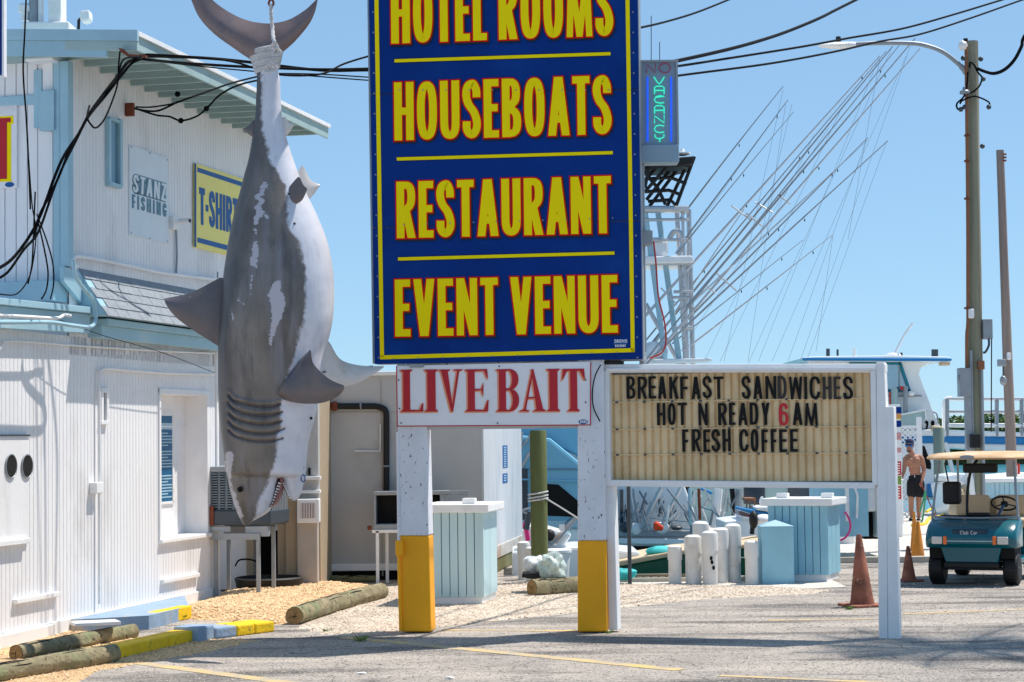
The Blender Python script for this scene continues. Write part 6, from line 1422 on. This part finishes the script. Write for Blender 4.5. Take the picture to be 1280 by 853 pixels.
build('far_cabin_side',MB().ppoly(CF(44),[(850,590),(1010,600),(1010,690),(850,690)],-3,0),m_trim2,t,bevel=.04)
for p,r,m in (([(827,610),(802,661)],.045,m_alum),([(851,610),(828,654)],.035,m_alum),([(848,642),(835,663)],.03,m_alum),([(830,620),(820,640)],.02,m_alum),([(807,626),(799,639)],.02,m_alum),([(862,611),(863,656)],.035,m_trim),([(873.5,611),(875,650)],.03,m_rust),([(888,621),(880,633)],.02,m_alum),([(787,611),(796,663)],.04,m_alum),([(792,611),(800,663)],.025,m_alum),([(898,611),(893,660)],.085,m_white),([(924,611),(923,652)],.075,m_galv),([(915,611),(919,655)],.05,m_blk),([(834,611),(862,647)],.02,m_galv),([(908,611),(902,650)],.03,m_alum),([(880,611),(895,640),(900,648)],.02,m_alum),([(866,630),(870,612),(876,622)],.03,m_white),([(876,634),(890,638),(905,652)],.016,m_slate),([(876,611),(890,617)],.03,m_boats)): T(f38,p,r,m,t,'rail',b=rnd.uniform(.0,.3))
for k in range(46):
    x=rnd.uniform(772,925); y=rnd.uniform(612,640); dx=rnd.uniform(-16,16); dy=rnd.uniform(14,34)
    T(f38,[(x,y),(x+dx,min(664,y+dy))],rnd.uniform(.008,.022),rnd.choice((m_alum,m_dkmetal,m_galv,m_white,m_thin)),t,'rigging_rod',b=rnd.uniform(-.25,.35))
for k in range(9):
    x=780+k*17+rnd.uniform(-5,5); build('deck_gear',MB().ball(f38.at(x,662-rnd.uniform(0,5),.1),(rnd.uniform(.06,.16),.1,rnd.uniform(.05,.12)),10,7),rnd.choice((m_dkmetal,m_white,m_blk,m_slate,m_boatw)),t,smooth=True)
for y0,y1 in ((646,655),(655,664)): T(f38,[(797,y0),(865,y1-2)],.010,m_slate,t,'rope_rail',b=.05)
# tower
legs=[([(803,560),(803,262)],.05),([(846,560),(849,452),(822,262)],.055),([(866,560),(866,452),(861,264)],.05),([(832,452),(806,262)],.05),([(857,452),(846,262)],.045),([(807,380),(850,455)],.045),([(860,452),(853,262)],.03),([(852,560),(862,262)],.035)]
for i,(p,r) in enumerate(legs): T(f38,p,r,m_trim if i in (1,3) else m_alum,t,'tower_leg',b=-.25*(i%3))
for y in range(335,455,13): T(f38,[(849-(y-262)*-.02,y),(858,y-3)],.018,m_alum,t,'tower_rung',b=-.2)
for y,x0,x1 in ((262,806,861),(275,806,862),(330,806,864),(300,806,863),(365,842,866),(372,838,862),(410,845,866)): T(f38,[(x0,y),(x1,y)],.03 if y!=262 else .07,m_alum,t,'tower_crossbar',b=.05)
build('tower_platform',MB().rect(f38,804,320,866,329,-1.4,.2),m_white,t,bevel=.03)
build('tower_seat',MB().rect(f38,810,296,836,322,-.8,.0),m_boatw,t,bevel=.12); T(f38,[(836,300),(842,290),(850,292),(852,308),(846,318)],.05,m_alum,t,'control_loop',sm=5)
build('crosstree',MB().ppoly(f38,[(815,449),(890,448),(890,452),(815,455)],-.4,.2),m_boatw,t,bevel=.02)
lad=build('crow_nest_top',MB().ppoly(f38,[(806,200),(868,195),(866,205),(848,209),(806,209)],-1.2,.1),m_blk,t,bevel=.03)
for p in ([(868,196),(845,258)],[(858,208),(832,262)],[(862,207),(838,205),(806,212)],[(806,224),(838,222),(858,230)],[(806,240),(836,238),(852,244)],[(810,252),(838,250),(846,258)],[(836,206),(806,240)],[(850,208),(812,258)],[(822,208),(806,226)],[(842,207),(808,250)],[(805,215),(822,235),(832,256)],[(812,205),(806,235)]): T(f38,p,.035,m_blk,t,'crow_nest_bar',b=rnd.choice((-.6,-.3,0)))
T(f38,[(822,262),(808,262)],.05,m_alum,t,'hoop'); T(f38,[(814,20),(814,76)],.008,m_dkmetal,t,'antenna'); T(f38,[(824.5,53),(824.5,80)],.008,m_dkmetal,t,'antenna')
build('beacon',MB().lathe(f38.at(853,195,-.2),[(.06,0),(.16,.03),(.16,.06),(.05,.08),(.03,.14)],12),m_white,t,smooth=True)
build('radome',MB().ball(f38.at(817,440,-.2),(.28,.28,.2)),m_boatw,t,smooth=True)
# outriggers (each from its foot to its tip) and their spreaders
org=[((795,408),(1100,70),.030,0,'outrigger on the upper left of the fan of poles'),((800,448),(1116,58),.028,-.6,''),((858,384),(1144,48),.026,.5,''),((803,463),(1150,61),.028,.3,''),((860,399),(1085,172),.022,-.9,''),((800,462),(1110,176),.024,.9,''),((862,433),(1042,293),.018,.2,''),((850,274),(979,108),.020,-.4,''),((852,305),(985,125),.020,-.2,''),((812,440),(930,262),.022,-.5,''),((806,452),(1128,52),.020,.7,''),((804,430),(1108,64),.018,-.8,''),((850,392),(1062,196),.016,.4,''),((846,318),(992,140),.014,.6,''),((840,430),(1004,300),.014,-.3,'')]
for i,(a,b,r,bb,l) in enumerate(org):
    n=8; pts=[f38.at(a[0]+(b[0]-a[0])*k/n,a[1]+(b[1]-a[1])*k/n-1.6*math.sin(math.pi*k/n)*(i%2),bb) for k in range(n+1)]
    og=build('outrigger',MB().tube(pts,[r*(1-.62*k/n) for k in range(n+1)],7),m_galv if i%3 else m_alum,t,smooth=True)
    for q in ((.62,) if i%2 else (.5,.88)):
        p=pts[0].lerp(pts[-1],q+rnd.uniform(-.05,.05)); build('line_clip',MB().ball(p-V((0,0,.05)),(.012,.012,.032),8,6),m_green if rnd.random()<.5 else m_dkmetal,og)
for (x0,y0,x1,y1) in ((914,257,938,275),(932,266,953,283),(944,253,966,266),(972,243,988,255),(895,341,921,364),(826,360,846,381),(880,355,894,366),(856,372,868,386)): T(f38,[(x0,y0),(x1,y1)],.016,m_alum,t,'spreader',b=.1,seg=6)
lines_=[((979,112),(905,452)),((982,130),(935,452)),((1098,74),(948,452)),((1114,62),(935,455)),((1140,52),(1000,452)),((1133,70),(965,452)),((1083,175),(985,452)),((1108,178),(1008,452)),((1018,168),(880,452)),((1050,140),(900,452)),((1041,296),(1020,440)),((1100,72),(1060,300)),((1036,160),(830,470)),((990,130),(950,300)),((966,150),(860,300)),((1085,175),(860,385))]
rg=MB()
for a,b in lines_: rg.tube([f38.at(a[0],a[1],rnd.uniform(-1,1)),f38.at(b[0],b[1],0)],.0035,4)
struct(build('rigging_lines',rg,m_thin,t),'stuff')
tag(build('orange_float',MB().ball(at(821,658,37),(.07,.07,.09)).ball(at(826,660,37),(.05,.05,.06)),m_orb,smooth=True),'small orange float hanging on the boat rail under the letter board','float')
# blue sided boat seen between the posts
f36=CF(35)
for x0,x1 in ((930,956),(985,1028)): build('far_window',MB().ppoly(CF(44),[(x0,606),(x1,606),(x1,631),(x0,630)],.0,.03),m_glass,t)
t=thing('blue_boat','pale blue cabin boat with a sloping black window seen between the sign posts','boat',V((f36.at(690,700).x,36,-1.05)))
build('hull',MB().ppoly(f36,[(600,660),(740,660),(740,760),(600,760)],-3,0),m_boatw,t,bevel=.05)
build('cabin_side',MB().ppoly(f36,[(610,540),(688,548),(722,576),(752,600),(752,662),(610,662)],-2.8,-.02),mat('mid_blue_gelcoat',(120,182,208),.3,.05,2),t,bevel=.06)
build('upper_cabin',MB().ppoly(f36,[(610,500),(735,500),(735,575),(700,560),(688,549),(610,541)],-2.9,-.4),m_boatb,t,bevel=.03)
build('side_window',MB().ppoly(f36,[(682,605),(698,606),(722,626),(735,640),(735,647),(682,645)],-.02,.0),m_dark,t,bevel=.01)
build('styling_line',MB().ppoly(f36,[(640,586),(730,586),(730,587.5),(640,587.5)],-.02,.01),m_slate,t); build('styling_line',MB().ppoly(f36,[(640,598),(730,601),(730,603),(640,600)],-.02,.03),m_boatb,t)
build('lower_band',MB().ppoly(f36,[(640,650),(735,652),(735,660),(640,660)],-.02,.05),m_trim,t)
T(f36,[(652,540),(652,560),(664,543)],.03,m_alum,t,'rail'); T(f36,[(652,585),(662,566)],.03,m_alum,t,'rail'); build('door_post',MB().rect(f36,651,586,660,662,-.02,.02),m_dkmetal,t)
t=thing('console_skiff','small white skiff console with a tilted clear windshield beside the green piling','boat',V((at(690,700,29.5).x,29.6,-1.05))); f30=CF(29.6)
build('skiff_hull',MB().ppoly(f30,[(640,690),(722,684),(800,690),(800,740),(640,740)],-1.6,0),m_boatw,t,bevel=.04)
build('console',MB().ppoly(f30,[(652,662),(668,655),(700,664),(716,668),(700,690),(684,697),(655,690)],-1.0,-.1),m_boatw,t,bevel=.06)
build('dash',MB().ppoly(f30,[(672,672),(682,668),(688,682),(676,684)],-.1,-.06),m_galv,t)
build('windshield',MB().ppoly(f30,[(690,676),(719,645),(721.5,647),(694,683)],-.9,-.05),glass_mat('tilted_clear_sheet',(205,222,230),.7),t)
T(f30,[(677,689),(700,672),(722,647)],.018,m_galv,t,'windshield_edge'); build('black_gauge',MB().ball(f30.at(687,669,-.05),(.08,.08,.09)),m_blk,t,smooth=True)
build('folded_paper',MB().rect(f30,699,656,706,663,-.05,-.03),m_white,t)
T(f30,[(660,676),(658,664),(656,656),(663,648)],.035,m_pink,t,'pink_handle',sm=3); build('steering_wheel',MB().tube([f30.at(664+10*math.cos(k*.45),639+3*math.sin(k*.45),.02) for k in range(14)],.02,6,True),m_galv,t,smooth=True); T(f30,[(662,640),(657,662)],.05,m_dkmetal,t,'column')
t=thing('piling_rope','pale rope tied round the green piling and running down to the skiff','rope',at(672,620,27.7))
c=at(672.5,621,27.9)
for i,dz in enumerate((0,.05,-.04)): build('rope_turn',MB().tube([c+V((.135*math.cos(k*.393),.135*math.sin(k*.393),dz+.02*math.cos(k*.393))) for k in range(16)],.013,6,True),m_rope,t,smooth=True)
build('rope_tail',MB().tube([at(682,623,27.75),at(700,634,27.75),at(724,649,27.75)],.012,6),m_rope,t,smooth=True)
# green skiff along the quay
f29=CF(29.3)
t=thing('green_skiff','dark green skiff with a pale gunwale moored along the quay below the letter board','boat',V((f29.at(860,720).x,30,-1.05)))
build('hull',MB().ppoly(f29,[(745,712),(800,702),(850,693),(905,689),(962,680),(958,745),(760,745)],-1.5,0),m_green,t,bevel=.04)
build('gunwale',MB().ppoly(f29,[(744,705),(770,702),(850,688),(905,684),(962,676),(962,681),(905,689),(850,694),(770,709),(744,712)],-1.55,.05),m_cream,t,bevel=.02)
T(f29,[(875,700),(930,697),(950,706)],.008,m_white,t,'mooring_line',b=.06)
tag(build('turquoise_cloth',MB().ball(f29.at(827,689,-.2),(.24,.2,.08)).ball(f29.at(820,692,-.2),(.14,.14,.06)),m_tarp,smooth=True),'turquoise cloth heaped on the gunwale of the green skiff','cloth')
lump('turquoise_tarp','crumpled turquoise cloth on the quay edge right of the middle post','cloth',at(778,718,27.6),(.17,.12,.07),m_tarp,9)
t=thing('wooden_fender_rail','low wooden slatted rail on the quay edge left of the white pipes','rail',at(812,724,27.95)); f28=CF(27.95)
build('top_board',MB().rect(f28,772,718,858,721,-.1,.02),m_wood,t,bevel=.006)
for k in range(9): x=775+k*9.5; build('slat',MB().rect(f28,x,721,x+2,729,-.04,.0),m_wood,t)
build('lower_board',MB().rect(f28,772,724,858,729,-.3,-.1),m_conc,t)
t=thing('outboard_motor','white and black outboard motor between the pipes and the blue pillar','motor',at(948,668,30)); f3=CF(30.5)
build('cowling',MB().ball(f3.at(954,651,.0),(.16,.14,.10)),m_white,t,smooth=True); build('motor_body',MB().ball(f3.at(942,650,.05),(.07,.1,.14)),m_blk,t,smooth=True); T(f3,[(941,650),(940,668)],.035,m_blk,t,'drive_leg'); T(f3,[(925,640),(940,645),(950,648)],.025,m_dkmetal,t,'tiller')
t=thing('cleaning_table','small brown wooden table with a white hose coil on the boat','table',at(934,640,33)); f33=CF(33)
build('table_top',MB().rect(f33,932,623,945,626.5,-.5,.0),m_rustpipe,t); 
for x in (933,937,943): build('leg',MB().rect(f33,x,626.5,x+1.3,637,-.05,0),m_rustpipe,t)
build('hose_coil',MB().tube([f33.at(955+4*math.cos(k*.5),627+5*math.sin(k*.5),.02) for k in range(10)],.03,6),m_white,t,smooth=True)
t=thing('striped_awning_skiff','white skiff with blue and red folded cover behind the white pipes','boat',at(935,650,32.5)); f3=CF(32.5)
build('hull',MB().ppoly(f3,[(905,652),(962,646),(962,700),(912,700)],-1.5,0),m_boatw,t,bevel=.04)
build('folded_cover',MB().ppoly(f3,[(926,635),(963,641),(963,645),(928,641)],-1,.0),m_boats,t,bevel=.03); build('folded_cover',MB().ppoly(f3,[(930,642),(963,646),(963,650),(935,648)],-1,.02),m_redb,t,bevel=.03); build('seat_top',MB().ppoly(f3,[(926,645),(963,650),(963,655),(930,651)],-1,.03),m_white,t,bevel=.02)
build('engine_cover',MB().ppoly(f3,[(945,634),(963,634),(963,640),(945,638)],-.8,.04),m_white,t,bevel=.04)

# houseboat / charter boat on the right
f52=CF(52)
t=thing('charter_boat','big white charter boat with a blue edged roof and number 128 at the right dock','boat',V((f52.at(1120,600).x,54,-1.05)))
P52=lambda nm,pts,b0,b1,m,par=None,bv=.04: build(nm,MB().ppoly(f52,pts,b0,b1),m,par or t,bevel=bv)
P52('hull',[(1010,553),(1179,553),(1290,556),(1290,566),(1180,560),(1172,625),(1010,625)],-4,0,m_boatw)
P52('blue_stripe',[(1010,545),(1180,545),(1290,547),(1290,556),(1180,554.5),(1010,554)],-4.05,.06,m_boats)
P52('deck_slab',[(1010,537),(1178,537),(1290,541),(1290,546.5),(1010,544.5)],-4,.04,m_boatw)
P52('cabin_wing',[(1010,452),(1176,452),(1160,455),(1151,461),(1149,468),(1154,482),(1163,505),(1172,527),(1178,537),(1010,537)],-3,-.1,m_boatw)
P52('roof',[(1003,447),(1020,445.5),(1120,444.5),(1185,446),(1191,449),(1189,453),(1180,452.5),(1010,452)],-3.6,.35,m_boatw,bv=.08)
P52('roof_edge',[(1003,447.3),(1190,448),(1190,451.5),(1184,452),(1003,451)],.36,.42,m_boats)
w_=P52('side_window',[(1062,455),(1126,455),(1138,488),(1062,490)],-.1,-.08,glass_mat('pale_blue_glass',(150,200,225),.6))
for p in ([(1062,453),(1126,453),(1126,456),(1062,456)],[(1123,453),(1127,453),(1139,489),(1135.5,489)],[(1062,487),(1138,487),(1138,490),(1062,490)]): P52('window_frame',p,-.08,-.02,m_teal,w_,.005)
build('mullion',MB().ppoly(f52,[(1124,456),(1125,456),(1125,487),(1124,487)],-.08,-.04),m_galv,w_)
build('grab_rail',MB().tube([f52.at(1105,495,.05),f52.at(1152,495,.05)],.03,6),m_galv,t); T(f52,[(1132,483),(1132,517)],.06,m_galv,t,'rod_holder',b=.2); T(f52,[(1118,486),(1118,509)],.09,m_trim2,t,'rod_holder',b=.2); build('red_bottle',MB().rect(f52,1126,483,1130,488,.1,.2),m_redb,t); build('deck_light',MB().ball(f52.at(1139,492,.15),(.1,.08,.07)),m_white,t,smooth=True); T(f52,[(1113,490),(1113,506)],.03,m_redb,t,'red_rod',b=.1)
build('roof_lamp',MB().rect(f52,1177,452,1188,457,-.1,.3),m_cream,t,bevel=.03)
for x,y0,y1,r in ((1035,436,446,.05),(1047,437,445,.03),(1168.5,437,446,.09),(1126.5,441,445,.04),(1068,436,445,.05)): T(f52,[(x,y0),(x,y1)],r,m_dkmetal if x!=1068 else m_white,t,'roof_fitting')
T(f52,[(1118,443),(1131,418),(1141,404)],.03,m_white,t,'antenna',sm=4); build('radar_pod',MB().ball(f52.at(1117,444,0),(.2,.2,.06)),m_white,t,smooth=True)
wtext(f52,'128',(1142,499,0,0),0,.001,.001,m_dark,t) if False else None
f52b=Fr(f52.pt(0,.0,0),f52.u,f52.n)
wtext(f52b,'128',(1151,526,1168,539),-.09,.045,.045,m_cable,t,.07,gw={'1':.35,'2':.9,'8':.9},th=.03)
P52('ladder_panel',[(1108,520),(1153,514),(1159,512),(1159,516),(1153,530),(1108,548)],.2,.3,m_trim2,bv=.01); P52('ladder_edge',[(1108,521),(1156,511.5),(1158,511.5),(1158.5,524),(1156.5,524),(1156,514),(1108,523)],.3,.34,m_white,bv=.005)
P52('dark_port',[(1151,556),(1156,558),(1164,580),(1164,587),(1153,585)],.0,.02,m_dark,bv=.02)
# rail on the aft deck
for y in (499,515,532): T(f52,[(1184,y),(1290,y)],.045 if y!=532 else .055,m_white if y==532 else m_alum,t,'deck_rail')
T(f52,[(1180,537),(1180,506),(1183,499),(1190,498)],.05,m_white,t,'rail_end',b=-.4,sm=5)
for x in (1184,1213,1246,1262,1277): T(f52,[(x,545),(x,499)],.055,m_galv,t,'rail_post')
T(f52,[(1166,515),(1171,518),(1173,530)],.02,m_galv,t,'cleat_rail',sm=3); T(f52,[(1180,545),(1186,570),(1193,600)],.06,m_white,t,'deck_brace'); P52('fender',[(1165,532),(1178,533),(1182,538),(1165,539)],.1,.3,m_cream)
P52('transom_steps',[(1160,605),(1195,605),(1195,622),(1160,622)],-1,.2,m_boats)
f45=CF(44)
t=thing('skiff_boat','small pale blue planked skiff with a white rim right of the lamp pole','boat',V((f45.at(1262,610).x,45,-1.05)))
build('hull',MB().ppoly(f45,[(1232,603),(1300,597),(1300,660),(1236,660)],-2,0),m_trim,t,bevel=.03); build('rim',MB().ppoly(f45,[(1228,599),(1300,592),(1300,599),(1230,605)],-2.1,.08),m_white,t,bevel=.02)
for k in range(9): build('hull_plank',MB().rect(f45,1237+k*6,604,1242.3+k*6,640,.0,.02),m_trim,t)
t=thing('red_life_ring_board','red and white board standing on the skiff at the right edge','board',f45.at(1268,600,-.5)); build('board',MB().rect(f45,1259,580,1275,599,-.6,-.5),m_redb,t); build('white_label',MB().rect(f45,1263,582,1272,596,-.5,-.48),m_white,t)
t=thing('white_runabout','low white runabout with a cream cover seen through the golf cart','boat',V((f45.at(1215,610).x,47,-1.05))); f47=CF(46.5)
build('hull',MB().ppoly(f47,[(1185,606),(1260,604),(1250,660),(1195,660)],-2,0),m_boatw,t,bevel=.05); build('cover',MB().ppoly(f47,[(1180,595),(1200,592),(1240,594),(1250,600),(1215,604),(1185,603)],-1.5,-.2),m_boatw,t,bevel=.1)
lump('canvas_bundle','cream canvas bundle seen behind the seat of the golf cart','bundle',at(1212,640,40),(.35,.3,.5),m_cream,12)
lump('canvas_bundle','small white canvas bag on top of the cream bundle behind the cart','bag',at(1218,606,40.2),(.22,.2,.32),m_bag,14)
t=thing('blue_crate_stack','sky blue planked crate with a white lid right of the cart','crate',gr(1262,655,.05)); f46=CF(38)
build('crate_side',MB().rect(f46,1238,602,1300,650,-1,0),m_trim,t); build('crate_lid',MB().rect(f46,1234,598,1300,603,-1.05,.1),m_white,t,bevel=.01)
for k in range(9): build('plank',MB().rect(f46,1238.5+k*6,604,1243.6+k*6,650,.0,.015),m_trim,t)

# ================================================================ MANGROVE SHORE
mr=random.Random(3); mb=MB()
sheet('far_shore',[(5,181),(140,178),(170,260),(0,260)],-.7,.35,mat('shore_mud',(96,88,60),.9))
x=8.0
while x<110:
    h=3.4+.6*mn.noise(V((x*.12,0,0)))+.5*mn.noise(V((x*.5,4,0))); n=int(210)
    for i in range(n):
        z=-1+ (h+1.0)*mr.random()**.8; y=181-1.3*math.sin(math.pi*min(1,(z+1)/(h+1.2)))+mr.uniform(-.5,1.2)+1.2*mn.noise(V((x*.7,z*1.1,2)))
        c=V((x+mr.uniform(-.4,.4),y,z+ .3*mn.noise(V((x*1.5,z,1))))); s_=mr.uniform(.12,.28); a=V((mr.uniform(-1,1),mr.uniform(-.6,.6),mr.uniform(-.6,.6))).normalized()*s_; b=V((mr.uniform(-1,1),mr.uniform(-1,1),mr.uniform(-.4,1))).normalized()*s_
        mb.add([c-a,c-b*.5,c+a,c+b*.6],[(0,1,2,3)])
    x+=.36
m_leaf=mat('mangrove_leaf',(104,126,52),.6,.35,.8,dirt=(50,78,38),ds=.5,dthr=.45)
struct(build('mangrove_foliage',mb,m_leaf,recalc=False),'stuff')
mb=MB(); pr=[]
x=8.0
while x<111:
    h=2.9+.5*mn.noise(V((x*.12,0,0))); pr.append((x,h)); x+=1.5
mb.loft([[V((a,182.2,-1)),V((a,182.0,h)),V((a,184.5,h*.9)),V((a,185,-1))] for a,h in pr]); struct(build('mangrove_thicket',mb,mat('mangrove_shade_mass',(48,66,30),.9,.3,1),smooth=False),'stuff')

# ================================================================ PALM, unseen, added beyond the right edge to cast shade into the lot
t=thing('added_shade_palm','unseen coconut palm added right of the lot to cast shade into it','tree',(7.9,21.1,0))
tr=[V((7.9,21.1,0)),V((7.85,21.1,2.5)),V((7.7,21.0,5)),V((7.55,20.9,7.6))]; tr=smoothpath(tr,6)
build('trunk',MB().tube(tr,[.2-.06*i/len(tr) for i in range(len(tr))],12),m_wood,t,smooth=True)
cr_=tr[-1]
for k in range(15):
    a=k*2.4; el=[.9,.5,.15][k%3]; L0=2.2; mb=MB(); q=[cr_+V((math.cos(a)*L0*u_*math.cos(el),math.sin(a)*L0*u_*math.cos(el),L0*u_*math.sin(el)-1.5*u_*u_)) for u_ in [i/9 for i in range(10)]]
    mb.tube(q,[.03-.0025*i for i in range(10)],5); sd=V((-math.sin(a),math.cos(a),0))
    for i in range(1,28):
        u_=i/28*9; j=min(8,int(u_)); p=q[j].lerp(q[j+1],u_-j); d=(q[j+1]-q[j]).normalized(); l=.55*math.sin(math.pi*min(1,i/28*.85+.12))
        for s_ in (-1,1): e=p+sd*s_*l+d*l*.5-V((0,0,l*.4)); mb.add([p-d*.025,p+d*.025,e],[(0,1,2)])
    build('frond',mb,m_leaf,t,recalc=False)
